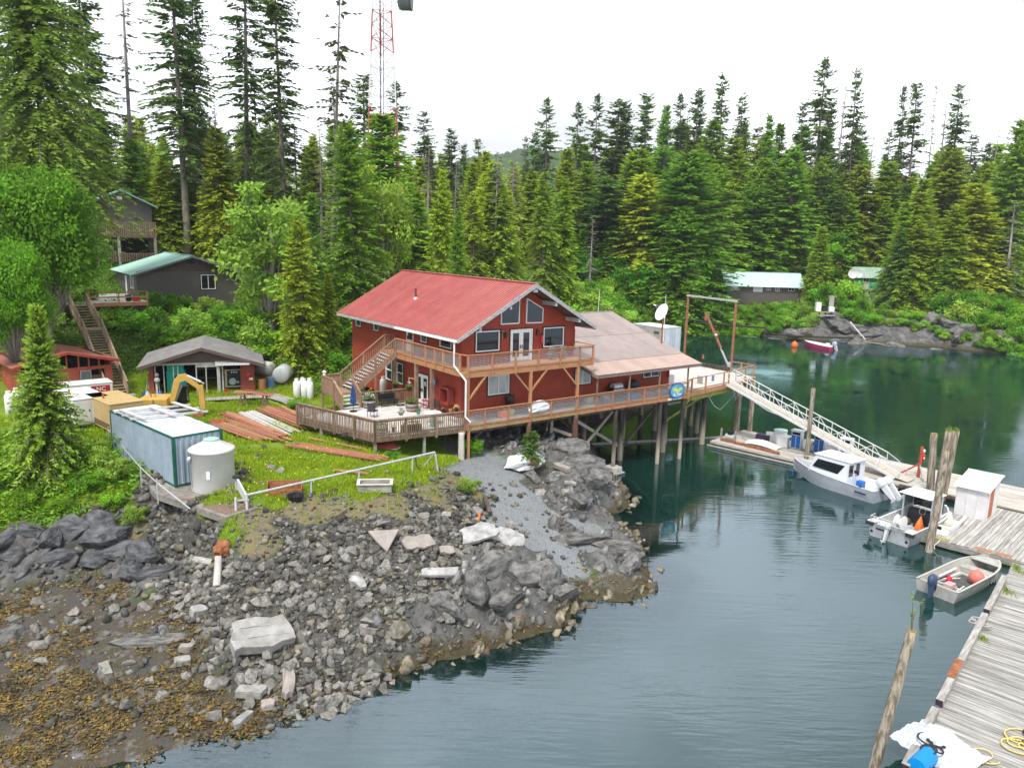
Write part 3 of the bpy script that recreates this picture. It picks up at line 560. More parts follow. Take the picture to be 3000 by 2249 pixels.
 mb=T.b();Fs.box(mb,44.25,44.8,6.95,7.35,.25,.28);s=T.p('telephone_sign',mb,M('sign_blue',(.01,.16,.5),rough=.4))
 mb=T.b();Fs.box(mb,44.83,45.0,6.75,7.37,.24,.29);T.p('sign_edge',mb,white,s)
 mb=T.b();Fs.box(mb,44.38,44.68,7.12,7.18,.281,.29);Fs.box(mb,44.36,44.46,7.05,7.25,.281,.29);T.p('handset_symbol',mb,white,s)
 mb=T.b();Fs.box(mb,50.6,50.8,6.75,7.05,.001,.12);T.p('meter_box',mb,white)
 return T
LODGE=lodge()
def extinguisher(F,a,z,label,frame_o):
 T=Thing('fire_extinguisher',label,'extinguisher',frame_o,frame='uv');p=F.P(a,z,.1)
 mb=T.b();mb.lathe(p,[(.03,0),(.085,.03),(.09,.1),(.09,.5),(.05,.58),(.03,.62)],12);T.p('cylinder',mb,redp,smooth=True)
 mb=T.b();mb.box((p[0]-.04,p[1]-.05,p[2]+.62),(p[0]+.04,p[1]+.05,p[2]+.72));T.p('valve',mb,blackp)
extinguisher(Face('v',41.5,-1),33.17,9.75,'red fire extinguisher on the lodge front beside the balcony doors',(33.17,41.4,9.75))
extinguisher(Face('v',41.5,-1),46.3,6.2,'red fire extinguisher at the wharf end of the low annex wall',(46.3,41.4,6.2))
def annex():
 T=Thing('annex','low red annex with faded pink-brown metal roof beyond the lodge','building',(36.3,41.5,5.0),frame='uv')
 Ff=Face('v',41.49,-1);U0,U1=36.27,46.5
 holes=[(36.45,37.95,6.5,7.72),(43.5,45.32,6.40,6.95)]
 mb=T.b();wall_cells(mb,Ff,U0,U1,4.9,8.2,holes);T.p('front_wall',mb,redwall)
 Fr=Face('u',U1,1);mb=T.b();Fr.poly(mb,[(41.66,4.9),(57.5,4.9),(57.5,8.2),(49.4,10.5),(41.66,8.1)],-.16,0);T.p('end_wall',mb,redwall)
 mb=T.b();mb.box((36.3,57.3,4.9),(46.3,57.46,8.1));T.p('back_wall',mb,redwall)
 window(T,Ff,*holes[0],gm=glasslt,mull=(.48,),trim=darktrim);window(T,Ff,*holes[1],gm=glass,mull=(.5,),trim=darktrim)
 pk=M('faded_mauve_metal_roof',(.255,.205,.19),(.315,.255,.235),.5,.5,rnd=.05);sal=M('salmon_metal_roof',(.36,.255,.21),(.41,.30,.25),.6,.5,rnd=.04)
 pts=[(39.05,7.66),(41.05,8.17),(45.1,9.37),(49.4,10.72)]
 u0,u1=36.3,47.35;n=12;w=(u1-u0)/n
 root=T.p('roof',T.b().beam((36.2,49.4,10.76),(u1+.02,49.4,10.76),.3,.05),pk)
 for(v0,z0),(v1,z1),mt,lift in((pts[0],pts[1],sal,0),(pts[1],pts[2],pk,.03),(pts[2],pts[3],pk,.05)):
  me=roof_panel((0,0,0),(0,v0-v1-.12,z0-z1-.035),(1,0,0),w,4,mt,'roof_sheet',.018)
  for k in range(n):T.inst('roof_sheet',me,(u0+k*w,v1,z1+lift),parent=root)
 me=roof_panel((0,0,0),(0,8.6,-2.6),(1,0,0),w,4,pk,'roof_sheet',.018)
 for k in range(n):T.inst('roof_sheet',me,(u0+k*w,49.4,10.77),parent=root)
 fas=M('brown_grey_fascia',(.20,.15,.125),(.27,.21,.18),3,.8)
 mb=T.b();mb.box((u0-.02,38.99,7.38),(u1+.02,39.04,7.64));T.p('eave_board',mb,fas,root)
 mb=T.b()
 for i in range(3):
  (v0,z0),(v1,z1)=pts[i],pts[i+1];mb.slab([(u1,v0,z0-.02),(u1,v1,z1-.02),(u1,v1,z1-.24),(u1,v0,z0-.26)],(.05,0,0));
 mb.slab([(u0-.06,pts[0][0],pts[0][1]-.02),(u0-.06,pts[1][0],pts[1][1]-.02),(u0-.06,pts[1][0],pts[1][1]-.24),(u0-.06,pts[0][0],pts[0][1]-.26)],(.05,0,0))
 T.p('rake_board',mb,fas,root)
 mb=T.b();mb.slab([(u0,39.06,7.5),(u1,39.06,7.5),(u1,41.4,8.05),(u0,41.4,8.05)],(0,0,.04));T.p('soffit',mb,M('brown_soffit_boards',(0,0,0)),root)
 for u in(36.5,39.68,42.86,46.04):T.p('porch_post',T.b().beam((u,39.16,6.1),(u,39.16,7.4),.1,.1),oldwood)
annex()
wirem=M('galvanised_wire',(.50,.49,.48),rough=.5,metal=.3)
def rail_bay(T,p,q,top,mid_low,mt,wire=True,parent=None):
 """rails and wire between two post centres on the deck edge"""
 p,q=Vector(p),Vector(q)
 mb=T.b();mb.beam(p+Vector((0,0,mid_low)),q+Vector((0,0,mid_low)),.05,.09);r=T.p('rail',mb,mt,parent);T.p('rail',T.b().beam(p+Vector((0,0,top-.12)),q+Vector((0,0,top-.12)),.04,.08),mt,parent)
 if wire:wire_panel(T,p+Vector((0,0,mid_low+.03)),q+Vector((0,0,mid_low+.03)),top-.16-mid_low,.1,wirem,r)
def balcony():
 T=Thing('balcony','upper cedar balcony with wire railing wrapped round the lodge front','balcony',(25.6,39.3,8.3),frame='uv')
 fl,rail=8.66,9.75;u0,u1,v0=25.5,36.0,39.26;vs=48.3
 me=plank_mesh(u1-u0,.135,.035,cedar,'balc')
 for k in range(16):T.inst('deck_plank',me,(u0,v0+.02+k*.14,fl))
 me2=plank_mesh(vs-41.55,.135,.035,cedar,'balc2')
 for k in range(8):T.inst('deck_plank',me2,(u0+.155+k*.14,41.52,fl),rot=(0,0,math.pi/2))
 mb=T.b();mb.box((u0,v0-.05,8.33),(u1,v0,fl-.04));mb.box((u0,v0-.045,fl-.04),(u1+.04,v0+.0,fl+.02));T.p('rim_joist',mb,cedar)
 T.p('rim_joist',T.b().box((u0-.05,v0,8.33),(u0,vs,fl)),cedar);T.p('rim_joist',T.b().box((u1,v0,8.33),(u1+.05,41.45,fl)),cedar)
 for k in range(12):T.p('joist',T.b().box((u0+.9*k+.3,v0+.01,8.36),(u0+.9*k+.35,41.45,fl-.04)),oldwood)
 for k in range(7):T.p('joist',T.b().box((u0+.01,42.3+.9*k,8.36),(26.55,42.35+.9*k,fl-.04)),oldwood)
 pst=lambda u,v,lo=8.36:T.p('post',T.b().beam((u,v,lo),(u,v,rail-.04),.11,.11,(0,1,0)),cedar_rail)
 fu=[25.62,27.43,29.28,31.15,33.05,34.78,35.98]
 for u in fu:pst(u,v0-.09)
 sv=[39.75,41.75,42.8,44.0,45.9,47.0,48.25]
 for v in sv:pst(u0-.09,v)
 pst(36.05,41.3)
 for a,b_ in zip(fu,fu[1:]):rail_bay(T,(a+.05,v0-.06,fl),(b_-.05,v0-.06,fl),rail-fl,.12,cedar_rail)
 for a,b_ in zip(sv,sv[1:]):rail_bay(T,(u0-.06,a+.05,fl),(u0-.06,b_-.05,fl),rail-fl,.12,cedar_rail)
 mb=T.b();mb.beam((u0+.05,v0-.08,rail),(u1+.12,v0-.08,rail),.15,.045);T.p('top_rail',mb,cedar_rail)
 mb=T.b();mb.beam((u0-.08,39.7,rail+.002),(u0-.08,vs,rail+.002),.15,.045);mb.beam((u0+.08,v0-.08,rail+.004),(u0-.08,39.75,rail+.004),.15,.045);T.p('top_rail',mb,cedar_rail)
 mb=T.b();mb.beam((u1+.05,v0,rail),(u1+.05,41.4,rail),.12,.045);mb.beam((u1+.05,v0,fl+.15),(u1+.05,41.4,fl+.15),.04,.06);T.p('top_rail',mb,cedar_rail)
 for u,z in((25.68,5.0),(30.62,4.95),(34.73,4.95)):T.p('support_post',T.b().beam((u,v0-.0,z),(u,v0,8.33),.17,.17,(0,1,0)),cedar)
 for u,s in((25.68,1),(30.62,-1),(30.62,1),(34.73,-1)):T.p('knee_brace',T.b().beam((u+s*.05,v0,7.0 if u>26 else 6.9),(u+s*1.35,v0,8.36),.10,.12,(0,1,0)),cedar)
 for v in(43.4,45.5,48.7):T.p('support_post',T.b().beam((25.55,v,5.15),(25.55,v,8.33),.22,.22,(0,1,0)),oldwood)
balcony()
def pile(T,u,v,z0,z1,r0=.19,r1=.16,mt=None,name='piling',lean=(0,0)):
 n=12;pts=[];rs=[];rr=random.Random(u*7+v)
 for i in range(9):
  t=i/8;pts.append((u+lean[0]*(t-1),v+lean[1]*(t-1),z0+(z1-z0)*t));rs.append((r0+(r1-r0)*t)*rr.uniform(.95,1.05))
 return T.p(name,T.b().path(pts,rs,n),mt or M('tidal_piling',(0,0,0)),smooth=True)
def tidal_piling():
 mt=M('tidal_piling',(.028,.024,.024),(.085,.07,.06),2.5,.85,.5,10,stretch=(2,2,.3));n=mt.node_tree.nodes;l=mt.node_tree.links.new
 p=n['Principled BSDF'];src=p.inputs['Base Color'].links[0].from_socket
 ge=n.new('ShaderNodeNewGeometry');s=n.new('ShaderNodeSeparateXYZ');l(ge.outputs['Position'],s.inputs[0])
 t=n.new('ShaderNodeTexNoise');t.inputs['Scale'].default_value=5;t.inputs['Detail'].default_value=6;ma=n.new('ShaderNodeMath');ma.operation='MULTIPLY_ADD';ma.inputs[1].default_value=1.3;l(t.outputs['Fac'],ma.inputs[0]);l(s.outputs['Z'],ma.inputs[2])
 r=n.new('ShaderNodeValToRGB');r.color_ramp.elements[0].position=.28;r.color_ramp.elements[0].color=(1,1,1,1);r.color_ramp.elements[1].position=.62;r.color_ramp.elements[1].color=(0,0,0,1)
 dv=n.new('ShaderNodeMath');dv.operation='DIVIDE';dv.inputs[1].default_value=5.0;l(ma.outputs[0],dv.inputs[0]);l(dv.outputs[0],r.inputs['Fac'])
 x=n.new('ShaderNodeMixRGB');x.inputs['Color2'].default_value=(.36,.31,.24,1);l(src,x.inputs['Color1']);l(r.outputs['Color'],x.inputs['Fac']);l(x.outputs['Color'],p.inputs['Base Color'])
 return mt
TIDAL=tidal_piling()
def wharf():
 T=Thing('wharf_deck','long lower timber wharf deck on pilings along the lodge and annex','deck',(25.6,39.3,4.9),frame='uv')
 fl,rail,v0,u0,u1=5.2,6.25,39.26,25.7,46.2
 me=plank_mesh((u1-u0)/2-.01,.2,.045,greywood,'wharf')
 for k in range(11):
  for h in(0,1):T.inst('deck_plank',me,(u0+h*(u1-u0)/2,v0+.02+k*.205,fl))
 T.p('rim_joist',T.b().box((u0,v0-.06,4.93),(34.9,v0,fl+.0)),M('greenish_cedar',(.30,.18,.085),(.37,.25,.11),2.5,.75,.2,18,c3=(.25,.23,.06),s3=.9,t3=.58));T.p('rim_joist',T.b().box((34.92,v0-.065,4.93),(u1,v0,fl+.03)),cedar)
 fu=[25.66,26.95,28.78,30.62,32.35,34.73,36.5,38.05,39.68,41.28,42.86,44.4,46.15]
 for u in fu:T.p('post',T.b().beam((u,v0-.1,4.96 if u not in(30.62,34.73)else 5.1),(u,v0-.1,rail-.03),.1,.1,(0,1,0)),cedar_rail)
 for a,b_ in zip(fu,fu[1:]):rail_bay(T,(a+.05,v0-.08,fl),(b_-.05,v0-.08,fl),rail-fl,.1,cedar_rail,wire=b_<45)
 T.p('top_rail',T.b().beam((25.6,v0-.09,rail),(46.25,v0-.09,rail),.15,.045),cedar_rail)
 poly=[(46.2,39.26),(47.35,39.85),(53.6,40.75),(57.7,41.5),(58.2,44.5),(58.2,57.5),(46.55,57.5)]
 def vmin(u):
  for(a,b0),(c,d)in zip(poly,poly[1:4]):
   if a<=u<=c:return b0+(d-b0)*(u-a)/(c-a)
  return 41.5 if u<58.0 else 44
 k=0;u=46.55
 while u<58.1:
  vm=max(vmin(u),vmin(u+.28))+.02;L_=57.3-vm
  T.inst('deck_plank',plank_mesh(round(L_,1),.29,.05,palewood,'load'),(u+.295,vm,fl),rot=(0,0,math.pi/2));u+=.3;k+=1
 ms=M('mossy_timber',(.15,.16,.03),(.24,.22,.06),3,.9,.3,12)
 for(a,c)in zip(poly[:4],poly[1:5]):
  T.p('rim_joist',T.b().beam((*a,5.0),(*c,5.0),.08,.36),cedar);T.p('stringer',T.b().beam((a[0]+.1,a[1]+.15,4.62),(c[0]-.05,c[1]+.15,4.62),.25,.36),ms)
 P3=[(47.4,39.85),(49.4,40.1),(52.2,40.5),(53.0,40.62)]
 for p in P3+[(46.3,39.35)]:T.p('post',T.b().beam((*p,4.9),(*p,rail-.03),.1,.1,(0,1,0)),cedar_rail)
 seg=[(46.3,39.35)]+P3
 for a,c in zip(seg,seg[1:]):T.p('rail',T.b().beam((*a,rail),(*c,rail),.12,.05),cedar_rail);T.p('rail',T.b().beam((*a,5.34),(*c,5.34),.05,.09),cedar_rail)
 Q=[(54.6,41.1),(56.2,41.35),(57.7,41.6),(57.75,43.0),(57.8,44.2)]
 for p in Q:T.p('post',T.b().beam((*p,4.9),(*p,rail-.03),.1,.1,(0,1,0)),cedar_rail)
 for a,c in zip(Q,Q[1:]):T.p('rail',T.b().beam((*a,rail),(*c,rail),.12,.05),cedar_rail);T.p('rail',T.b().beam((*a,5.6),(*c,5.6),.05,.09),greywood)
 T.p('bull_rail',T.b().beam((58.1,44.6,5.42),(58.1,57.3,5.42),.3,.3),darkwood)
 for v in(46,50,54):T.p('bull_rail_block',T.b().beam((58.1,v,5.21),(58.1,v+.4,5.21),.28,.12),darkwood)
 for v in(39.6,41.2):T.p('cap_beam',T.b().beam((26,v,4.85),(57.0 if v>40 else 46.0,v+(.0),4.8),.25,.28),darkwood)
 for v in(43.5,46.5,50,54):T.p('cap_beam',T.b().beam((36,v,4.75),(57.5,v,4.75),.28,.3),darkwood)
 for u in np.arange(27,58,1.6):T.p('joist',T.b().beam((u,41.3 if u>47 else 39.4,5.02),(u,57 if u>37 else 43,5.02),.1,.24),darkwood)
 fr=[(38.68,.45),(43.4,-1.5),(45.95,-1.5)]
 for u,z in fr:pile(T,u,39.4,z,4.93,.16,.15)
 pile(T,30.62,39.32,2.0,4.95,.19,.17,M('brown_post',(.10,.045,.03),(.16,.08,.05),3,.8,.3));pile(T,34.73,39.32,2.3,4.95,.2,.19,M('brown_post',(0,0,0)))
 rows=[(41.5,41.6,-1.2),(46.2,41.45,-1.5),(51.05,41.42,-2),(55.4,46.5,-2),(50.9,46.8,-2),(53.6,44.2,-2),(46.3,46.2,-1.5),(41.6,46.0,-.5),(38.5,43.5,.2),(36.8,47.5,1.0),(43.8,50.5,-1.5),(49,52,-2),(54.5,52,-2),(57.4,49,-2),(57.2,54.5,-2),(48.4,43.3,-2)]
 for u,v,z in rows:pile(T,u,v,z,4.7,.24,.21)
 for u,v in((36.4,44.8),(33.5,44.5),(33,48),(30,44.5),(29,48),(36.3,51)):
  p=UV(u,v);pile(T,u,v,g1(p.x,p.y)-.3,4.8,.18,.16,darkwood)
 gb=M('grey_brace_timber',(.22,.19,.16),(.36,.32,.28),3,.85,.3,14,stretch=(2,2,2))
 for p,q,mt in[((35.0,39.5,4.4),(41.2,41.6,1.2),gb),((35.4,39.55,2.0),(40.6,41.2,4.6),gb),((41.6,41.5,1.0),(46.0,41.6,4.5),darkwood),((36.2,45,4.4),(41.6,46.2,.8),darkwood),((37,46.3,.9),(41.6,46,4.5),darkwood),((46.4,41.5,2.6),(51.4,41.3,4.55),ms),((46.2,41.7,3.9),(51.8,41.3,4.2),gb),((41.5,41.9,4.4),(46.2,46,1.2),darkwood),((31.2,39.6,2.75),(33.4,40.4,3.1),gb),((33.4,40.3,3.9),(34.6,39.5,3.4),gb),((33.4,40.3,2.6),(35.2,39.8,2.9),gb),((33.4,40.3,4.8),(33.4,40.3,2.5),gb),((32.9,40.2,3.9),(35.3,42.8,4.7),gb)]:
  T.p('brace',T.b().beam(p,q,.09,.22),mt)
 for u,v,z0,z1,s in((34.73,39.32,1.6,2.35,.42),(38.68,39.4,-.6,.55,.5),(30.62,39.32,1.7,2.1,.4)):
  o=T.p('footing',T.b().box((u-s,v-s,z0),(u+s,v+s,z1)),concrete);bevel(o,.06)
 o=T.p('footing',T.b().box((38.0,38.75,.05),(39.3,40.0,.16)),greywood)
wharf()
def oval_sign():
 T=Thing('oval_sign','oval blue sign painted with yellow islands hung on the wharf rail','sign',(44.75,39.05,5.0),frame='uv');c=(44.78,39.02,5.68)
 def ell(a,b_,y,n=32,cx=0,cz=0):return[(c[0]+cx+a*math.cos(2*math.pi*i/n),y,c[2]+cz+b_*math.sin(2*math.pi*i/n))for i in range(n)]
 T.p('board',T.b().slab(ell(.84,.62,39.03),(0,.05,0)),M('sign_deep_blue',(.008,.12,.34),rough=.4))
 T.p('sky_field',T.b().slab(ell(.73,.51,39.022),(0,.006,0)),M('sign_cyan',(.16,.44,.52),(.06,.26,.42),1.2,.4))
 isl=M('sign_island',(.62,.58,.16),(.40,.52,.14),3,.5)
 rr=random.Random(3)
 for cx,cz,a,b_ in((-.26,.1,.28,.15),(.08,.02,.26,.12),(.32,.12,.22,.14),(.02,-.12,.17,.1)):
  n=14;T.p('painted_island',T.b().slab([(c[0]+cx+a*rr.uniform(.75,1.1)*math.cos(2*math.pi*i/n),39.015-.001*cx,c[2]+cz+b_*rr.uniform(.7,1.15)*math.sin(2*math.pi*i/n))for i in range(n)],(0,.004,0)),isl)
 for cx,cz,w,h in((-.3,-.34,.3,.07),(.22,-.3,.5,.06),(-.32,-.26,.1,.12)):T.p('painted_wave',T.b().box((c[0]+cx-w/2,39.008,c[2]+cz-h/2),(c[0]+cx+w/2,39.014,c[2]+cz+h/2)),M('sign_white',(.75,.82,.85),rough=.5))
 S=Thing('plank_sign','narrow pale sign board below the oval blue sign','sign',(44.6,39.05,4.9),frame='uv')
 S.p('board',S.b().box((43.9,39.12,4.96),(45.4,39.17,5.12)),M('sign_pale',(.55,.57,.42),(.62,.66,.58),2,.6))
oval_sign()
rd=random.Random(11)
def dock(name,label,o):return Thing(name,label,'dock',o,frame='dk')
def docks():
 T=dock('fuel_dock','long bleached floating fuel dock at the foot of the gangway',(-24,60,.0));TOP=.46
 e0,e1_,f0,f1=-32.1,4.0,56.9,62.6;nrow=23;w=(f1-f0)/nrow;seg=4.0
 pm=M('pale_dock_boards',(.30,.265,.22),(.55,.51,.46),1.8,.85,.4,16,.16,lo=.3,hi=.6,stretch=(.35,6,6),c3=(.16,.13,.09),s3=1.0,t3=.6)
 me=plank_mesh(seg-.01,w-.02,.06,pm,'fuel')
 for i in range(int((e1_-e0)/seg)):
  for j in range(nrow):T.inst('plank',me,(e0+i*seg,f0+j*w,TOP+rd.uniform(-.008,.008)),rot=(rd.uniform(-.01,.01),0,0))
 T.p('fascia_log',T.b().tube((e0,f0+.05,.22),(e1_,f0+.05,.22),.2,n=8),darkwood)
 T.p('waler',T.b().beam((e0,f0-.1,.36),(-17,f0-.1,.36),.16,.14),greywood);T.p('waler',T.b().beam((e0-.2,f0-.24,.1),(-17,f0-.24,.1),.16,.12),greywood)
 T.p('end_fascia',T.b().beam((e0-.04,f0,.25),(e0-.04,f1,.25),.1,.4),greywood);T.p('back_fascia',T.b().beam((e0,f1+.05,.25),(e1_,f1+.05,.25),.1,.36),greywood)
 for x in np.arange(e0+1.5,e1_,3):T.p('float_log',T.b().tube((x,f0+.3,.02),(x,f1-.2,.02),.3,n=8),darkwood)
 T.p('curb',T.b().beam((-30.3,57.5,.58),(-26.2,57.2,.58),.16,.2),rust)
 T.p('pump_base',T.b().box((-26.2,58.75,TOP),(-21.8,60.9,TOP+.16)),greywood)
 P=dock('shed_platform','square floating platform with grey plank deck carrying the tin shed',(-8,51,0));a0,a1,b0,b1=-12.65,4,47.35,56.35;n=74;w=(a1-a0)/n
 me=plank_mesh(b1-b0,w-.022,.06,platwood,'plat')
 for k in range(n):P.inst('plank',me,(a0+(k+1)*w,b0+rd.uniform(-.02,.02),.46+rd.uniform(-.006,.006)),rot=(0,0,math.pi/2))
 P.p('front_fascia',P.b().box((a0-.02,b0-.14,.1),(a1,b0-.03,.40)),greywood);P.p('side_fascia',P.b().box((a0-.12,b0-.1,.1),(a0-.03,b1,.42)),greywood)
 for x in np.arange(a0+.6,a1,2.4):P.p('float_log',P.b().tube((x,b0-.2,.0),(x,b1,.0),.28,n=8),darkwood)
 for x in(-9.9,-8.9):P.p('patch_plate',P.b().box((x,b0+.05,.465),(x+.8,b0+.5,.475)),M('red_patch_boards',(.30,.13,.08),(.4,.2,.13),3,.8))
 P.p('patch_board',P.b().box((-12.55,b0+.0,.465),(-11.2,b0+.45,.475)),M('mossy_boards',(.20,.17,.05),(.33,.29,.12),3,.9))
 N=dock('near_dock','wide grey plank dock in the lower corner with timber bull rails',(-2,33,0));w=.19
 def edge(e2):return-6.2-(e2-25)*.0775
 me=plank_mesh(15.5,w-.014,.06,dockwood,'near')
 k=0;e2=17.0
 while e2<46.7:
  x0=edge(e2)+rd.uniform(-.03,.05);N.inst('plank',me,(x0,e2,.46+rd.uniform(-.007,.007)),rot=(rd.uniform(-.02,.02),0,rd.uniform(-.002,.002)));e2+=w;k+=1
 N.p('side_stringer',N.b().beam((edge(17)+.2,17,.24),(edge(46.7)+.2,46.7,.24),.14,.32),darkwood);N.p('end_stringer',N.b().beam((edge(46.7),46.78,.24),(8.5,46.78,.24),.1,.32),darkwood)
 for q in np.arange(18,46,3.2):N.p('float_log',N.b().tube((edge(q)+.35,q,.0),(8,q,.0),.3,n=8),darkwood)
 bull=M('bull_rail_timber',(.24,.22,.195),(.40,.385,.36),2.2,.85,.4,14,.1,stretch=(4,.5,4),c3=(.17,.12,.07),s3=1.2,t3=.62);tar=M('tarred_end',(.03,.025,.03),rough=.7)
 def rail(qa,qb,h0=.54,h=.26):
  a,c=(edge(qa)+.02,qa),(edge(qb)+.02,qb);r=N.p('bull_rail',N.b().beam((*a,h0+h/2),(*c,h0+h/2),.26,h),bull);bevel(r,.02)
  N.p('end_grain',N.b().beam((a[0],a[1]-.012,h0+h/2),(a[0],a[1]-.002,h0+h/2),.25,h-.01),tar,r)
  for q in(qa+.3,qb-.6):N.p('rail_block',N.b().box((edge(q)-.1,q,.46),(edge(q)+.12,q+.35,h0+.01)),darkwood,r)
 rail(38.75,43.7);rail(29.35,38.4,.52,.24);rail(24.6,28.75,.52);rail(18,24.3,.52)
 N.p('rust_plate',N.b().beam((edge(31.3)+.0,31.3,.775),(edge(33.0),33.0,.775),.30,.02),rust)
 N.p('loose_board',N.b().box((-6.9,40.45,.47),(-6.1,40.6,.5)),palewood)
 return edge
EDGE=docks()
def moss_tuft(e1,e2,s,label):
 r2=random.Random(e2);mb=MB()
 for i in range(110):
  a=r2 .uniform(0,6.28);d=r2 .uniform(0,.5)*s;p=Vector((math.cos(a)*d*.5,math.sin(a)*d*1.3,0));h=r2 .uniform(.06,.28)*s;q=p+Vector((r2 .uniform(-.12,.12),r2 .uniform(-.12,.12),h));x=Vector((math.sin(a),-math.cos(a),0))*.02
  mb.add([p-x,p+x,q],[(0,1,2)])
 single('grass_tuft',label,'grass tuft',mb.mesh('grass_tuft',M('dock_grass',(.16,.24,.02),(.22,.30,.03),3,.7)),None,DK(e1,e2,.46))
moss_tuft(-7.5,45.9,1.3,'grass tuft at the corner where the skiff bow meets the near dock');moss_tuft(-7.2,42.4,1.2,'grass tuft behind the bull rail beside the skiff');moss_tuft(-6.75,36.2,.7,'small grass tuft by the rope cleat on the near dock')
def free_pile(loc,h,r,label,lean=(0,0),mt=None,group=None,low=-3.0):
 rr=random.Random(label);pts=[];rs=[];n=14
 for i in range(n):
  t=i/(n-1);z=low+(h-low)*t;s=(z)/max(h,.1);pts.append((lean[0]*s+rr.uniform(-.012,.012),lean[1]*s+rr.uniform(-.012,.012),z));rs.append(r*(1.06-.16*t)*rr.uniform(.96,1.04))
 o=Thing('mooring_piling',label,'piling',loc,group=group)
 o.p('shaft',o.b().path(pts,rs,16),mt or pilewood,smooth=True);o.p('top',o.b().lathe(Vector(pts[-1])+Vector((0,0,.002)),[(r*.88,0),(r*.85,.03),(r*.3,.045)],12),M('pile_top_moss',(.16,.12,.06),(.24,.2,.06),5,.9))
 return o,Vector(loc)+Vector(pts[-1])
free_pile(Vector((23.2,58.1,0)),6.1,.17,'tall single piling rising through the fuel dock behind the grey cabin boat')
free_pile(DK(-31.93,60.74),5.0,.27,'stout piling at the far end of the fuel dock by the compressor')
free_pile(DK(-31.6,62.6),4.9,.22,'thinner piling at the far corner of the fuel dock under the gangway')
D1,top1=free_pile(Vector((29.2,50.1,0)),4.9,.27,'tall mossy topped piling of the three-pile cluster by the tin shed',(.25,.15));free_pile(Vector((28.9,50.55,0)),4.6,.25,'leaning piling at the back of the three-pile cluster',(-.2,.1));free_pile(Vector((29.75,50.5,0)),4.8,.25,'piling of the three-pile cluster nearest the tin shed',(.45,.2))
free_pile(Vector((23.96,41.25,0)),5.65,.21,'slim leaning piling at the platform corner beside the aluminium workboat',(.75,.9))
_nt=at(2672,1848,4.7)-Vector((12.3,22.65,4.7))
NP,ntop=free_pile(Vector((12.3,22.65,0)),4.7,.175,'thick weathered piling standing in open water near the bottom of the view',(_nt.x,_nt.y))
def sapling():
 T=Thing('seedling','thin leafy seedling sprouting from the top of the near piling','plant',ntop)
 rr=random.Random(5);lm=M('seedling_leaf',(.14,.24,.03),(.22,.32,.05),4,.6,trans=.3)
 for q,(dx,dy,h)in enumerate(((-.12,.1,1.35),(.42,.35,.95),(.1,.3,.6))):
  pts=[Vector((dx*t*t,dy*t,h*t))for t in np.linspace(0,1,7)];st=T.p('stem',T.b().path(pts,[.012*(1.3-t)for t in np.linspace(0,1,7)],5),M('stem_bark',(.12,.09,.05)))
  mb=T.b()
  for i in range(22):
   t=rr.uniform(.4,1);p=Vector((dx*t*t,dy*t,h*t));d=Vector((rr.uniform(-1,1),rr.uniform(-1,1),rr.uniform(-.3,.6))).normalized()*rr.uniform(.06,.12);x=d.cross(Vector((0,0,1))).normalized()*.03
   mb.add([p,p+d*.5+x,p+d,p+d*.5-x],[(0,1,2,3)])
  T.p('leaves',mb,lm,st,fix=False)
sapling()
for i,(p,h)in enumerate(((top1,.35),(Vector((30.2,50.7,4.85)),.25))):
 mb=MB();r2=random.Random(i)
 for k in range(60):
  a=r2 .uniform(0,6.28);d=r2 .uniform(0,.22);q=Vector((math.cos(a)*d,math.sin(a)*d,0));t=q+Vector((r2 .uniform(-.15,.15),r2 .uniform(-.15,.15),r2 .uniform(.08,h)));x=Vector((.03,.02,0));mb.add([q-x,q+x,t],[(0,1,2)])
 single('fern_tuft',('larger' if i==0 else 'smaller')+' green fern tuft growing on the three-pile cluster','plant',mb.mesh('fern_tuft',M('dock_grass',(0,0,0))),None,p)
mb=MB();mb.tube((0,0,0),Vector((20.2,66.3,.1))-Vector(UV(41.5,46.5,.1)),.14,.12,8);single('boom_log','long grey log floating between the wharf pilings and the fuel dock','log',mb,greywood,UV(41.5,46.5,.06))
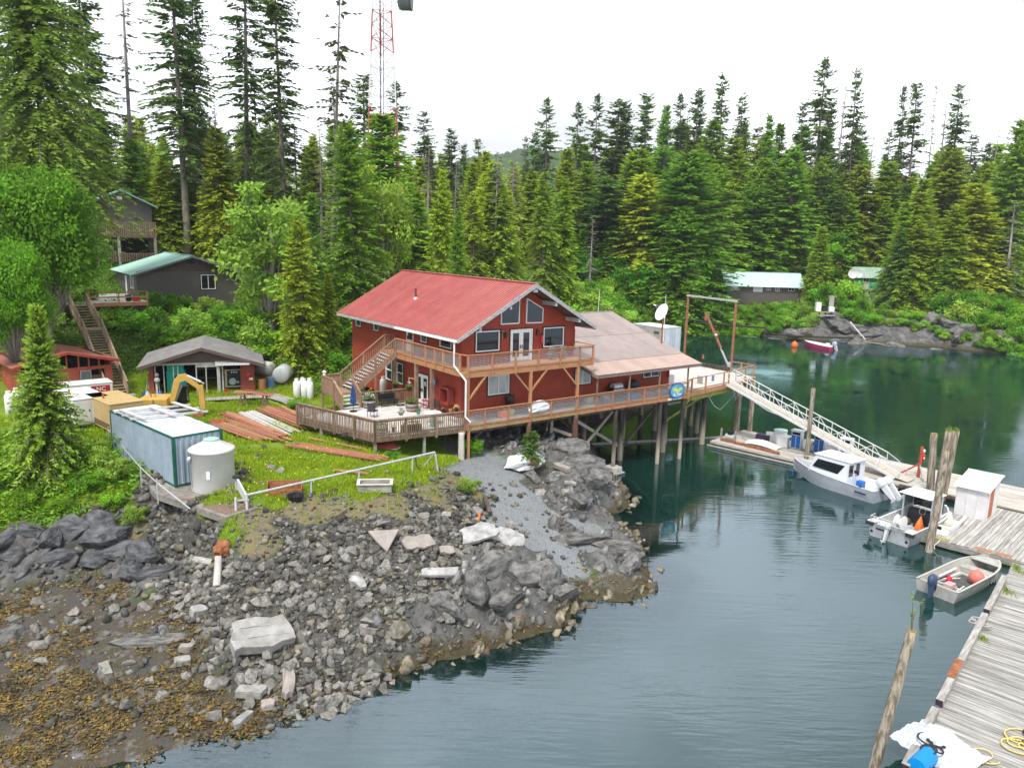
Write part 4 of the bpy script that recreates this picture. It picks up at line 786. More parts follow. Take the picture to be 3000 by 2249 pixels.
def gangway():
 a,b_=UV(53.3,40.75,5.2),Vector((28.2,53.6,.62));d=b_-a;L_=d.length;rz=math.atan2(d.y,d.x);T=Thing('gangway','sloping aluminium gangway with truss rails from wharf to fuel dock','gangway',a,rz);Lh=math.hypot(d.x,d.y);sl=d.z/Lh
 P=lambda x,y,z:(x,y,sl*x+z)
 tread=M('gangway_tread',(.40,.35,.29),(.50,.45,.39),6,.8,.2,30)
 n=15;w=Lh/n
 for k in range(n):T.p('deck_panel',T.b().slab([P(k*w+.01,-.6,.02),P((k+1)*w-.01,-.6,.02),P((k+1)*w-.01,.6,.02),P(k*w+.01,.6,.02)],(0,0,.04)),tread)
 wt=M('gangway_white',(.60,.60,.59),(.66,.66,.65),3,.45)
 for y in(-.66,.66):
  T.p('bottom_chord',T.b().beam(P(0,y,-.02),P(Lh,y,-.02),.09,.16),wt);T.p('top_chord',T.b().beam(P(.2,y,1.05),P(Lh-1.2,y,1.05),.06,.06),wt);T.p('mid_rail',T.b().beam(P(.2,y,.55),P(Lh-1.2,y,.55),.04,.04),wt)
  m_=12;s=(Lh-1.4)/m_
  for k in range(m_+1):T.p('upright',T.b().beam(P(.2+k*s,y,.05),P(.2+k*s,y,1.03),.045,.045,(1,0,0)),wt)
  for k in range(m_):T.p('diagonal',T.b().beam(P(.2+k*s+(s if k%2 else 0),y,.05),P(.2+k*s+(0 if k%2 else s),y,1.0),.035,.035),wt)
  T.p('end_rail',T.b().path([P(.2,y,1.05),P(-.15,y,1.0),P(-.25,y,.8),P(-.2,y,.0)],.03,6),wt)
  T.p('end_rail',T.b().path([P(Lh-1.2,y,1.05),P(Lh-.5,y,.9),P(Lh+.3,y,.55),P(Lh+.25,y,.05)],.028,6),galv)
 T.p('landing_flap',T.b().slab([P(Lh,-.6,.02),(Lh+.9,-.62,-4.69+.02),(Lh+.9,.62,-4.69+.02),P(Lh,.6,.02)],(0,0,.03)),tread)
gangway()
dkw=M('dispenser_white',(.62,.64,.68),(.68,.70,.73),2,.5)
def dispenser(e1,e2,label):
 T=Thing('fuel_dispenser',label,'fuel pump',(e1,e2,.62),frame='dk',group='blue and white fuel dispensers on the dock')
 T.p('cabinet',T.b().box((e1-.4,e2-.27,.62),(e1+.4,e2+.27,2.05)),dkw);T.p('canopy',T.b().box((e1-.46,e2-.33,2.05),(e1+.46,e2+.33,2.14)),dkw)
 for s in(-1,1):T.p('door',T.b().box((e1+s*.2-.165,e2-.30,.70),(e1+s*.2+.165,e2-.272,1.72)),bluep)
 T.p('meter_window',T.b().box((e1-.34,e2-.295,1.78),(e1+.34,e2-.272,1.98)),glass);T.p('nozzle',T.b().beam((e1-.44,e2-.2,1.2),(e1-.44,e2-.3,1.45),.06,.08),blackp)
 T.p('hose',T.b().path([(e1-.42,e2-.2,1.5),(e1-.62,e2-.32,1.1),(e1-.55,e2-.45,.7),(e1-.3,e2-.5,.66)],.022,6),rubber)
dispenser(-25.95,59.75,'fuel dispenser with blue doors beside the white tote, farthest left');dispenser(-24.05,59.75,'middle blue-doored fuel dispenser next to the tall single piling');dispenser(-22.2,60.3,'blue-doored fuel dispenser partly under the gangway')
def simple_box(name,label,cat,e1,e2,w,d,h,mt,z=.47,bev=.04,lid=None,rz=0):
 T=Thing(name,label,cat,DK(e1,e2,z),TD+rz);o=T.p('body',T.b().box((-w/2,-d/2,0),(w/2,d/2,h)),mt);bevel(o,bev)
 if lid:q=T.p('lid',T.b().box((-w/2-.03,-d/2-.03,h+.002),(w/2+.03,d/2+.03,h+.08)),lid);bevel(q,.02)
 return T
simple_box('tote','white square tote between the round tank and the first fuel pump','tote',-27.1,59.9,.95,.85,.85,white,lid=whitevinyl)
T=Thing('water_tank','white cylindrical tank with pale green lid behind the tote','tank',DK(-27.75,60.5,.47));T.p('body',T.b().lathe((0,0,0),[(.5,0),(.52,.05),(.52,1.1)],20),white,smooth=True);T.p('lid',T.b().lathe((0,0,1.1),[(.5,0),(.56,.02),(.56,.1),(.3,.14),(.05,.15)],20),M('pale_green_lid',(.45,.62,.58),rough=.5))
simple_box('drum_box','white rounded fuel box between the first and middle dispensers','box',-25.0,59.9,.8,.7,.9,white,.63,.15);simple_box('dock_box','white dock locker right of the middle fuel dispenser','locker',-22.95,59.7,.95,.7,.85,white,.63,.03,whitevinyl)
T=Thing('dome_hatch','low white curved fibreglass cover lying on the fuel dock','cover',(-28.3,58.6,.47),frame='dk')
mb=T.b();vs=[];nn=9
for i in range(nn):
 t=i/(nn-1);x=-29.6+2.75*t;h=.45*math.sin(math.pi*min(1,t*.75+.18))+.06
 for j in range(7):s=j/6;vs.append((x,57.95+1.35*s,.47+h*math.sin(math.pi*(.08+.84*s))**.6))
mb.add(vs,[(i*7+j,(i+1)*7+j,(i+1)*7+j+1,i*7+j+1)for i in range(nn-1)for j in range(6)]);mb.add([(-29.6,57.95,.47),(-26.85,57.95,.47),(-26.85,59.3,.47),(-29.6,59.3,.47)],[(0,1,2,3)])
T.p('shell',mb,white,smooth=True)
simple_box('battery_box','dark purple crate behind the white curved cover','crate',-29.3,60.6,1.15,.8,.5,M('dark_purple_plastic',(.05,.035,.075),rough=.5),rz=.25)
T=Thing('air_compressor','small compressor in a timber frame at the end of the fuel dock','compressor',(-30.9,57.8,.47),frame='dk');T.p('tank',T.b().tube((-31.3,57.9,.82),(-30.5,57.9,.82),.28,n=14),alum);T.p('motor',T.b().box((-31.1,57.75,1.05),(-30.7,58.05,1.35)),blackp)
for x in(-31.55,-30.25):T.p('post',T.b().beam((x,57.5,.47),(x,57.5,1.55),.12,.12,(0,1,0)),greywood)
T.p('cross_board',T.b().beam((-31.6,57.5,.62),(-30.2,57.5,.62),.08,.2),rust);T.p('prop',T.b().beam((-30.25,57.5,1.5),(-29.5,58.6,.5),.08,.08),greywood)
single('signboard','white sheet leaning against the dark crate on the fuel dock','sheet',MB().slab([(-.5,0,0),(.5,0,0),(.5,.25,.8),(-.5,.25,.8)],(0,.03,0)),white,DK(-28.5,60.6,.47),TD+.5)
T=Thing('hydrant_post','red post with fire extinguisher at the foot of the gangway','post',DK(-16.6,59.5,.46));T.p('post',T.b().beam((0,0,0),(.03,0,2.3),.16,.16),M('red_post',(.34,.05,.03),(.42,.08,.05),3,.7));T.p('brace',T.b().beam((-1.2,.5,.05),(-.02,.02,1.0),.1,.1),M('red_post',(0,0,0)));T.p('brace',T.b().beam((-.1,-.9,.05),(0,-.05,.9),.1,.1),greywood);T.p('extinguisher',T.b().lathe((.2,.0,1.2),[(.04,0),(.11,.03),(.11,.5),(.05,.6)],12),redp,smooth=True);T.p('extinguisher_label',T.b().box((.16,-.118,1.42),(.25,-.112,1.55)),white);T.p('life_ring_bag',T.b().lathe((.2,.02,1.85),[(.03,0),(.1,.04),(.1,.22),(.02,.26)],10),white,smooth=True)
def tin_shed():
 T=Thing('tin_shed','small corrugated white tin shed with orange door on the platform','shed',(-12.4,52.9,.46),frame='dk');x0,x1,y0,y1,z0=-12.45,-10.7,52.9,55.5,.46;zf,zb=2.38,2.72
 corr=M('corrugated_white_tin',(.58,.57,.58),(.68,.67,.68),1.5,.5,c3=(.46,.44,.42),s3=1.2,t3=.6)
 def sheet(p,d,w,h0,h1,name='wall_sheet',nrm=(0,-1,0),lab=None):
  mb=T.b();d=Vector(d);n=Vector(nrm);N=int(w/.045);vs=[]
  for i in range(N+1):
   q=Vector(p)+d*(w*i/N)+n*(.012 if i%2 else 0);vs+=[q,q+Vector((0,0,h0+(h1-h0)*i/N))]
  mb.add(vs,[(2*i,2*i+2,2*i+3,2*i+1)for i in range(N)]);return T.p(name,mb,corr,fix=False)
 w=(x1-x0)/3
 for k in range(3):sheet((x0+k*w+.004,y0-.006*k,z0),(1,0,0),w-.008,zf-z0,zf-z0)
 sheet((x0,y1,z0),(0,-1,0),y1-y0,zb-z0,zf-z0,nrm=(-1,0,0));sheet((x1,y0,z0),(0,1,0),.55,zf-z0,zf-z0+.1,nrm=(1,0,0));sheet((x1,y0+1.45,z0),(0,1,0),y1-y0-1.45,zf-z0+.18,zb-z0,nrm=(1,0,0));sheet((x1,y1,z0),(-1,0,0),x1-x0,zb-z0,zb-z0,nrm=(0,1,0))
 T.p('door',T.b().box((x1-.02,y0+.57,z0+.05),(x1+.02,y0+1.43,zf-.12)),M('orange_brown_door',(.42,.12,.05),(.5,.17,.08),3,.7))
 mts=[white,M('translucent_grey_sheet',(.42,.42,.46),(.5,.5,.54),3,.5),white]
 me=[roof_panel((0,0,0),(0,y0-y1-.4,zf-zb-.06),(1,0,0),(x1-x0+.3)/3,7,mts[k],'roof_sheet',.015)for k in range(3)]
 for k in range(3):T.inst('roof_sheet',me[k],(x0-.15+k*(x1-x0+.3)/3,y1+.2,zb+.08))
 T.p('ridge_board',T.b().box((x0-.17,y1+.18,zb+.0),(x1+.17,y1+.24,zb+.12)),M('pale_teal_trim',(.45,.6,.62),rough=.6));T.p('eave_board',T.b().box((x0-.16,y0-.22,zf-.07),(x1+.16,y0-.19,zf+.03)),white);T.p('interior',T.b().box((x0+.1,y0+.1,z0),(x1-.1,y1-.1,zf-.15)),interior)
tin_shed()
def loft(mb,st,rows):
 """skin between stations; each station is a list of points from keel to rail on one side, mirrored"""
 n=len(st[0]);vs=[];fs=[]
 for s in st:vs+=[(x,y,z)for x,y,z in s]
 m0=len(vs)
 for s in st:vs+=[(x,-y,z)for x,y,z in s]
 for off,fl in((0,0),(m0,1)):
  for i in range(len(st)-1):
   for j in range(n-1):
    q=(off+i*n+j,off+(i+1)*n+j,off+(i+1)*n+j+1,off+i*n+j+1);fs.append(q[::-1]if fl else q)
 return mb.add(vs,fs)
def hull(T,L_,B,sheer0,sheer1,draft,mt,mt_in,bowpow=2.2,bow_w=.03,floor=.22,rub=None,wall=.07,bowin=.9):
 """open boat hull: outside skin, gunwale, inside skin and sole; x from stern 0 to bow L_"""
 N=16;out=[];inn=[];gun=[]
 for i in range(N+1):
  t=i/N;x=L_*t;k=max(0,(t-.45)/.55);b_=B/2*(1-k**bowpow*(1-bow_w));s=sheer0+(sheer1-sheer0)*t**1.6
  c=b_*(.86-.35*k**1.5);rise=draft*(k**2.2)*2.2;kz=-draft+rise;cz=-draft*.35+rise*.9;cz=min(cz,s-.05);kz=min(kz,cz-.001)
  out.append([(x,0,kz),(x,c*.5,(kz+cz)/2),(x,c,cz),(x,(c+b_)/2+.02,(cz+s)/2),(x,b_,s)])
  xi=min(x,L_*(bowin+.09));bi=max(.02,b_-wall);inn.append([(min(x+.05,L_*.985),0,floor),(min(x+.05,L_*.985),max(.015,min(bi,c*.93)),floor),(min(x+.04,L_*.985),bi,s-.005)])
  gun.append([(x,b_,s),(x,b_+.02,s+.03),(min(x+.02,L_*.987),bi-.02,s+.03),(min(x+.04,L_*.985),bi,s-.005)])
 mb=T.b();loft(mb,out,0);mb.add([out[0][0],out[0][1],out[0][2],out[0][3],out[0][4],(0,-out[0][4][1],out[0][4][2]),(0,-out[0][3][1],out[0][3][2]),(0,-out[0][2][1],out[0][2][2]),(0,-out[0][1][1],out[0][1][2])],[tuple(range(9))])
 h=T.p('hull',mb,mt)
 mb=T.b();loft(mb,inn,0);i0=inn[0];mb.add([(.05,i0[2][1],i0[2][2]),(.05,-i0[2][1],i0[2][2]),(.05,-i0[1][1],floor),(.05,i0[1][1],floor)],[(0,1,2,3)]);T.p('inner_hull',mb,mt_in,h)
 mb=T.b();loft(mb,gun,0);T.p('gunwale',mb,rub or mt,h)
 return out
def outboard(T,x,y,z,mt,tilt=0.,s=1.0,rz=math.pi,name='outboard_motor'):
 """motor hung on the transom; powerhead forward of the leg"""
 M_=Matrix.Translation((x,y,z))@Matrix.Rotation(tilt,4,'Y')
 def tr(mb):
  mb.v=[tuple(M_@Vector((v[0]*s,v[1]*s,v[2]*s)))for v in mb.v];return mb
 cowl=MB();pr=[]
 for zz,sx,sy in((.12,.20,.17),(.2,.30,.2),(.42,.32,.21),(.58,.26,.18),(.66,.12,.1)):pr.append([(-.22+sx*math.cos(a)*(1.15 if math.cos(a)<0 else 1),sy*math.sin(a),zz)for a in np.linspace(0,2*math.pi,13)[:-1]])
 cowl.add([p for r in pr for p in r],[(i*12+j,i*12+(j+1)%12,(i+1)*12+(j+1)%12,(i+1)*12+j)for i in range(4)for j in range(12)]+[tuple(range(48,60)),tuple(range(12))[::-1]])
 o=T.p(name,tr(cowl),mt,smooth=True)
 leg=MB();leg.hexa([(-.33,-.06,-.75),(-.1,-.06,-.75),(-.1,.06,-.75),(-.33,.06,-.75)],[(-.42,-.1,.14),(-.04,-.1,.14),(-.04,.1,.14),(-.42,.1,.14)]);T.p('leg',tr(leg),mt,o)
 gb=MB();gb.tube((-.5,0,-.82),(.02,0,-.82),.08,.05,8);T.p('gearcase',tr(gb),mt,o);br=MB();br.box((-.06,-.12,-.2),(.06,.12,.18));T.p('bracket',tr(br),blackp,o)
 pm=MB();[pm.slab([(-.52,0,-.82),(-.53,.16*math.cos(k*2.09+.2),-.82+.16*math.sin(k*2.09+.2)),(-.5,.16*math.cos(k*2.09+.8),-.82+.16*math.sin(k*2.09+.8))],(-.012,0,0))for k in range(3)];T.p('propeller',tr(pm),galv,o)
 return o
def cabin_boat():
 st,bw=Vector((25.35,49.85,0)),Vector((21.35,55.7,0));d=bw-st;T=Thing('cabin_boat','grey aluminium cabin boat with twin white outboards beside the fuel dock','boat',st,math.atan2(d.y,d.x));L_=7.1
 gr=M('boat_grey_paint',(.29,.31,.335),(.34,.36,.385),2,.4);wh=M('boat_white_paint',(.64,.66,.70),rough=.4)
 hull(T,L_,2.5,.85,1.25,.32,gr,wh,2.3,.02,.42,wh)
 x0,x1,zr=2.1,4.95,2.25
 def side(s):
  y0,y1=1.06*s,.93*s
  T.p('cabin_side',T.b().slab([(x0,y0,.85),(x1+.25,y0*.95,.98),(x1-.25,y1,zr),(x0+.05,y1,zr)],(0,-.04*s,0)),wh)
  w=T.b().slab([(x0+.75,y0+.0*s+.012*s-.05*s,1.28),(x1-.1,y0*.985,1.38),(x1-.45,y1+.045*s,1.98),(x0+.3,y1+.045*s,1.98)],(0,.012*s,0));T.p('side_window',w,glass)
 side(1);side(-1)
 T.p('windscreen',T.b().slab([(x1+.25,1.0,1.0),(x1+.25,-1.0,1.0),(x1-.25,-.92,zr),(x1-.25,.92,zr)],(-.03,0,0)),glass)
 o=T.p('cabin_roof',T.b().box((x0-.15,-1.0,zr),(x1-.1,1.0,zr+.07)),wh);bevel(o,.04)
 T.p('bulkhead',T.b().box((x0,.25,.45),(x0+.04,1.02,zr)),wh);T.p('bulkhead',T.b().box((x0,-1.02,.45),(x0+.04,-.45,zr)),wh);T.p('cabin_door',T.b().box((x0-.03,-.43,.45),(x0,.23,zr-.05)),wh);T.p('door_pane',T.b().box((x0-.04,-.33,1.2),(x0-.031,.13,2.1)),glass);T.p('rear_pane',T.b().box((x0-.012,.4,1.25),(x0-.001,.9,2.05)),glass)
 T.p('foredeck',T.b().slab([(x1+.25,.95,1.0),(x1+.25,-.95,1.0),(6.6,-.3,1.12),(6.6,.3,1.12)],(0,0,-.03)),M('boat_grey_paint',(0,0,0)))
 T.p('bow_rail',T.b().path([(4.9,1.0,1.15),(5.2,.98,1.4),(6.2,.62,1.5),(6.9,.05,1.52),(6.2,-.62,1.5),(5.2,-.98,1.4),(4.9,-1.0,1.15)],.018,6),alum)
 T.p('radar_dome',T.b().lathe((3.9,.1,zr+.07),[(.26,0),(.28,.08),(.2,.18),(.05,.2)],14),white,smooth=True);T.p('aerial',T.b().tube((3.3,.5,zr+.05),(3.1,.55,4.3),.018,.008,6),white);T.p('aerial',T.b().tube((3.0,-.7,zr+.05),(2.9,-.72,3.5),.015,.007,6),white);T.p('rod_holder',T.b().tube((1.5,1.0,.88),(1.5,1.0,1.75),.025,.025,6),alum);T.p('fish_reel',T.b().box((1.38,.92,1.7),(1.62,1.08,1.9)),blackp);T.p('blue_seat',T.b().box((1.45,-.2,.45),(1.9,.2,.95)),bluep);T.p('stern_well',T.b().box((.1,-.95,.45),(.55,.95,.8)),wh)
 for y in(-.36,.36):outboard(T,-.12,y,.85,M('outboard_white',(.62,.63,.66),rough=.4),tilt=.85,s=1.15)
 T.p('lettering',T.b().box((.5,1.272,.46),(1.35,1.276,.57)),M('navy_lettering',(.02,.02,.12),rough=.6))
 T.p('cleat',T.b().box((.9,1.12,.9),(1.1,1.24,.98)),blackp)
cabin_boat()
def workboat():
 c=DK(-14.0,46.05);T=Thing('aluminium_workboat','open aluminium workboat with small wheelhouse moored stern-out by the platform','boat',c,TD+math.pi/2-.17);L_=6.4
 gr=M('workboat_aluminium',(.27,.285,.30),(.35,.36,.375),3,.5);ins=M('workboat_inner',(.33,.34,.35),(.42,.42,.42),3,.6)
 hull(T,L_,2.55,.80,1.05,.3,gr,ins,2.6,.1,.30,M('workboat_gunwale',(.55,.56,.57),(.64,.65,.66),4,.4))
 for s in(-1,1):
  T.p('fender_pad',T.b().box((-.12,s*1.2-.22,.66),(.1,s*1.2+.22,.88)),rubber);T.p('stern_corner',T.b().box((-.1,s*1.12-.28,.885),(.5,s*1.12+.2,.93)),white);T.p('scupper',T.b().lathe((-.012,s*1.05,.3),[(.09,0),(.09,.02)],12,'x'),blackp)
 T.p('registration',T.b().box((-.015,-.45+.6,.5),(-.008,.2+.6,.6)),blackp)
 x0,x1,zr=2.5,4.0,2.35;y0,y1=-.95,.75
 o=T.p('wheelhouse_roof',T.b().box((x0-.2,y0-.12,zr),(x1+.2,y1+.12,zr+.06)),white);bevel(o,.03)
 for y in(y0,y1):
  T.p('wheelhouse_side',T.b().box((x0+.25,y-.02,.3),(x1,y+.02,1.35)),ins);T.p('side_pane',T.b().box((x0+.4,y-.012,1.42),(x1-.08,y+.012,zr-.08)),M('clear_pane',(.16,.19,.2),rough=.05,spec=.8))
  for x in(x0+.28,x1-.03):T.p('pillar',T.b().beam((x,y,.3),(x,y,zr),.06,.06,(1,0,0)),alumpaint)
 T.p('windscreen',T.b().box((x1-.02,y0,1.35),(x1+.01,y1,zr-.05)),glass);T.p('console',T.b().box((x1-.55,y0+.02,.3),(x1-.02,y1-.02,1.2)),M('console_dark',(.05,.06,.07),rough=.6));T.p('wheel',T.b().path([(x1-.6+.06*math.sin(a),-.15+.19*math.cos(a),1.22+.19*math.sin(a))for a in np.linspace(0,6.28,15)],.018,5),alum)
 T.p('seat',T.b().box((x0+.35,-.35,.3),(x0+.7,.05,.85)),blackp)
 o=T.p('life_jacket',T.b().hexa([(x0-.15,-.62,.3),(x0+.3,-.72,.3),(x0+.35,-.2,.3),(x0-.05,-.15,.3)],[(x0-.05,-.5,.62),(x0+.25,-.55,.62),(x0+.55,-.3,1.25),(x0+.1,-.25,.75)]),orange);bevel(o,.06)
 T.p('anchor_reel',T.b().lathe((1.15,-.0,.95),[(.05,-.24),(.42,-.22),(.42,-.18),(.16,-.16),(.16,.16),(.42,.18),(.42,.22),(.05,.24)],20,'y'),white);T.p('reel_stand',T.b().box((.95,-.3,.3),(1.35,.3,.6)),ins)
 for z in(1.05,1.3):T.p('stern_rail',T.b().path([(.4,1.15,z-.02),(-.18,1.1,z),(-.2,-.9,z),(.2,-1.1,z-.03)],.026,6),alum)
 for y in(-.9,-.2,.55,1.1):T.p('stern_stanchion',T.b().tube((-.12,y,.85),(-.19,y,1.3),.02,n=6),alum)
 T.p('bait_tank',T.b().box((.2,.45,.3),(1.0,1.05,.75)),white);T.p('white_coil',T.b().lathe((4.7,.1,.45),[(.14,0),(.38,.0),(.42,.12),(.36,.26),(.16,.2)],16),white,smooth=True);T.p('red_crate',T.b().box((4.4,-.9,.3),(4.9,-.45,.55)),redp)
 for x,y in((2.7,-.5),(3.2,.2),(3.6,-.6)):T.p('roof_light',T.b().tube((x,y,zr+.06),(x,y,zr+.28),.04,.02,6),alum)
 outboard(T,-.1,0,.62,M('sterndrive_grey',(.5,.51,.52),rough=.5),tilt=.35,s=.8)
 T.p('gear_bag',T.b().lathe((3.0,.5,.3),[(.2,0),(.26,.15),(.12,.4)],10),M('brown_canvas',(.10,.07,.05)),smooth=True)
workboat()
def skiff():
 st=Vector((21.25,35.55,0));T=Thing('jon_boat','olive aluminium flat-bottomed skiff with blue outboard tied to the near dock','boat',st,R(34.5));L_=5.7
 gm=M('skiff_grey_green',(.26,.255,.235),(.34,.335,.315),3,.5);gi=M('skiff_inner',(.32,.31,.275),(.41,.40,.36),3,.6)
 hull(T,L_,2.05,.58,.74,.16,gm,gi,3.4,.36,.12,M('skiff_gunwale',(.40,.385,.33),(.46,.45,.40),3,.45))
 T.p('bow_cap',T.b().slab([(L_-.02,.36,.3),(L_-.02,-.36,.3),(L_-.02,-.38,.76),(L_-.02,.38,.76)],(.03,0,0)),gm)
 T.p('bow_deck',T.b().slab([(4.85,.78,.70),(4.85,-.78,.70),(L_-.05,-.36,.74),(L_-.05,.36,.74)],(0,0,-.03)),gi);T.p('bow_thwart',T.b().box((3.95,-.86,.12),(4.55,.86,.42)),gi);T.p('stern_deck',T.b().box((.06,-.9,.5),(.34,.9,.54)),gi);T.p('stern_bench',T.b().box((.9,-.92,.12),(1.1,.92,.4)),gi)
 for s in(-1,1):
  for x in np.arange(1.3,4,.3):T.p('side_rib',T.b().beam((x,s*.93,.14),(x,s*.965,.6),.04,.04),gm)
 nv=M('outboard_navy',(.03,.055,.10),(.04,.07,.13),3,.35);outboard(T,-.05,.1,.55,nv,.05,.95);T.p('tiller',T.b().beam((0,.1,.8),(.75,-.1,.95),.05,.05),blackp)
 T.p('floor_mat',T.b().box((1.9,-.7,.125),(3.6,.45,.15)),M('grey_mat',(.06,.06,.065),(.10,.10,.10),5,.9))
 X=T.e
 return T
SK=skiff()
SKM=Matrix.Translation((21.25,35.55,0))@Matrix.Rotation(R(34.5),4,'Z')
def in_skiff(name,label,cat,mb,mt,p,smooth=True,rot=None):return single(name,label,cat,mb,mt,SKM@Vector(p),R(34.5),smooth=smooth)
in_skiff('buoy_float','large salmon-pink ball fender lying in the skiff','buoy',MB().lathe((0,0,.38),[(.05,-.36),(.2,-.33),(.32,-.2),(.38,0),(.33,.18),(.2,.32),(.08,.38),(.06,.45)],18),M('salmon_buoy',(.62,.16,.12),rough=.5),(2.9,-.55,.14))
in_skiff('crab_float','small red float on the tarp heap in the skiff','buoy',MB().lathe((0,0,.2),[(.03,-.2),(.13,-.17),(.17,-.02),(.13,.14),(.05,.2),(.05,.26)],14),M('red_float',(.55,.02,.04),rough=.4),(1.75,.25,.18))
in_skiff('small_tyre','small black tyre fender on the skiff floor','tyre',MB().lathe((0,0,.1),[(.10,-.07),(.2,-.09),(.24,0),(.2,.09),(.10,.07),(.09,0),(.10,-.07)],18),rubber,(1.35,-.55,.13))
in_skiff('fuel_can','pink-white plastic fuel can near the skiff motor','fuel can',MB().box((-.25,-.18,0),(.25,.18,.22)),M('pink_plastic',(.62,.36,.34),rough=.5),(.72,-.28,.42),False)
in_skiff('bucket','white bucket behind the salmon ball fender','bucket',MB().lathe((0,0,0),[(.15,0),(.2,.36),(.18,.36),(.13,.03)],16),white,(3.45,-.62,.14))
in_skiff('blue_tarp','crumpled dark blue tarp in the skiff beside the red float','tarp',MB().lathe((0,0,0),[(.35,0),(.33,.08),(.2,.16),(.05,.18)],9),M('dark_blue_cloth',(.02,.06,.12),(.03,.1,.2),5,.8),(1.45,.3,.13))
for i,(a,b_,l)in enumerate((((.5,.55,.58),(2.6,.1,.3),'long pale pole lying across the skiff thwart'),((1.9,.8,.3),(3.4,.72,.42),'white pipe lying along the port side of the skiff'),((2.0,.6,.2),(3.3,.45,.3),'second white pipe beside the skiff floor mat'),((.25,-.85,.58),(1.3,-.7,.5),'white oar by the skiff transom'))):
 a,b_=SKM@Vector(a),SKM@Vector(b_);single('pole',l,'pole',MB().tube((0,0,0),b_-a,.03 if i!=1 else .06,n=8),white if i else rope,a)
def dinghy():
 T=Thing('plastic_dinghy','small white plastic dinghy lying on the platform by the tin shed','dinghy',DK(-12.0,48.3,.47),TD+math.pi/2-.05)
 hull(T,3.1,1.15,.40,.46,.02,white,M('dinghy_inner',(.62,.58,.46),(.7,.68,.6),2,.6),4,.75,.06,whitevinyl,.09)
 for x in(.55,1.6):T.p('seat',T.b().box((x,-.48,.1),(x+.35,.48,.28)),M('dinghy_inner',(0,0,0)))
 T.p('motor_notch',T.b().box((-.015,-.13,.28),(.0,.13,.46)),blackp)
dinghy()
def coil(name,label,e1,e2,r,turns,mt,th=.022,z=.48,seed=1,spread=.5):
 rr=random.Random(seed);pts=[]
 for i in range(turns*14):
  a=i/14*2*math.pi;q=r*(1+.5*math.sin(a*.37+seed))*(1-spread*i/(turns*14));pts.append((q*math.cos(a)+.25*math.sin(i*.09+seed),q*.8*math.sin(a)+.3*math.cos(i*.07),.02+.05*abs(math.sin(i*.31))))
 single(name,label,'rope',MB().path(pts,th,5),mt,DK(e1,e2,z),smooth=True)
coil('rope_coil','tangled yellow rope heap at the edge of the near dock',-3.9,29.1,.45,5,yellowrope,.03,seed=2);coil('rope_loop','loose yellow rope loops beside the silver tarp',-4.6,27.2,.35,2,yellowrope,.025,seed=5,spread=.2);coil('black_hose','black hose coil beside the yellow rope heap',-3.6,29.6,.3,3,rubber,.035,seed=8);coil('mooring_rope','grey rope wrapped round the near dock bull rail',EDGE(37.3),37.3,.2,4,M('grey_rope',(.30,.28,.25),(.4,.38,.35),20,.9),.035,.68,seed=3,spread=.1)
coil('black_rope','black rope tangle on the silver tarp',-5.8,26.0,.3,6,rubber,.03,.95,6)
def tarp():
 n=34;vs=[]
 for i in range(n):
  for j in range(n):
   s,t=i/(n-1)-.5,j/(n-1)-.5;x,y=s*2.3+t*.5,t*2.0-s*.7;d=math.hypot(s,t)
   P_=np.array([[x*1.5,y*1.5,3.]]);w=float(fbm(P_,4,True)[0]);z=.06+max(0,.62*math.cos(min(1.5,d*2.9))-.02)+.16*(w-.9);vs.append((x,y,max(.03,z)))
 mb=MB();mb.add(vs,[(i*n+j,(i+1)*n+j,(i+1)*n+j+1,i*n+j+1)for i in range(n-1)for j in range(n-1)])
 o=single('silver_tarp','crumpled silver-white tarp over gear at the bottom dock edge','tarp',mb,M('silver_tarp_cloth',(.44,.47,.53),(.56,.59,.64),3,.5,.3,12),DK(-5.75,26.6,.45),TD,smooth=False)
tarp()
T=Thing('blue_drum','bright blue barrel under the silver tarp edge','barrel',DK(-6.0,25.0,.47));T.p('body',T.b().tube((-.1,-.3,.3),(.6,.3,.3),.3,n=18),M('bright_blue_plastic',(.0,.22,.55),rough=.4),smooth=False)
single('net_cork','rusty orange shackle hanging off the dock edge by the tarp','shackle',MB().lathe((0,0,0),[(.03,-.1),(.1,-.06),(.12,.03),(.05,.1)],8),rust,DK(EDGE(26)-.3,26.1,.5))
single('hanging_rope','white rope hanging from the platform edge into the water','rope',MB().path([(0,0,.1),(-.05,-.1,-.05),(-.2,-.25,-.25),(-.12,-.3,-.5)],.03,6),rope,DK(-11.6,47.2,.42),TD)
single('bow_line','thin white mooring line from the skiff bow to the platform','rope',MB().path([(0,0,0),(.1,.35,-.02),(.12,.9,-.18)],.018,5),rope,SKM@Vector((5.6,.1,.76)))
rp=random.Random(21)
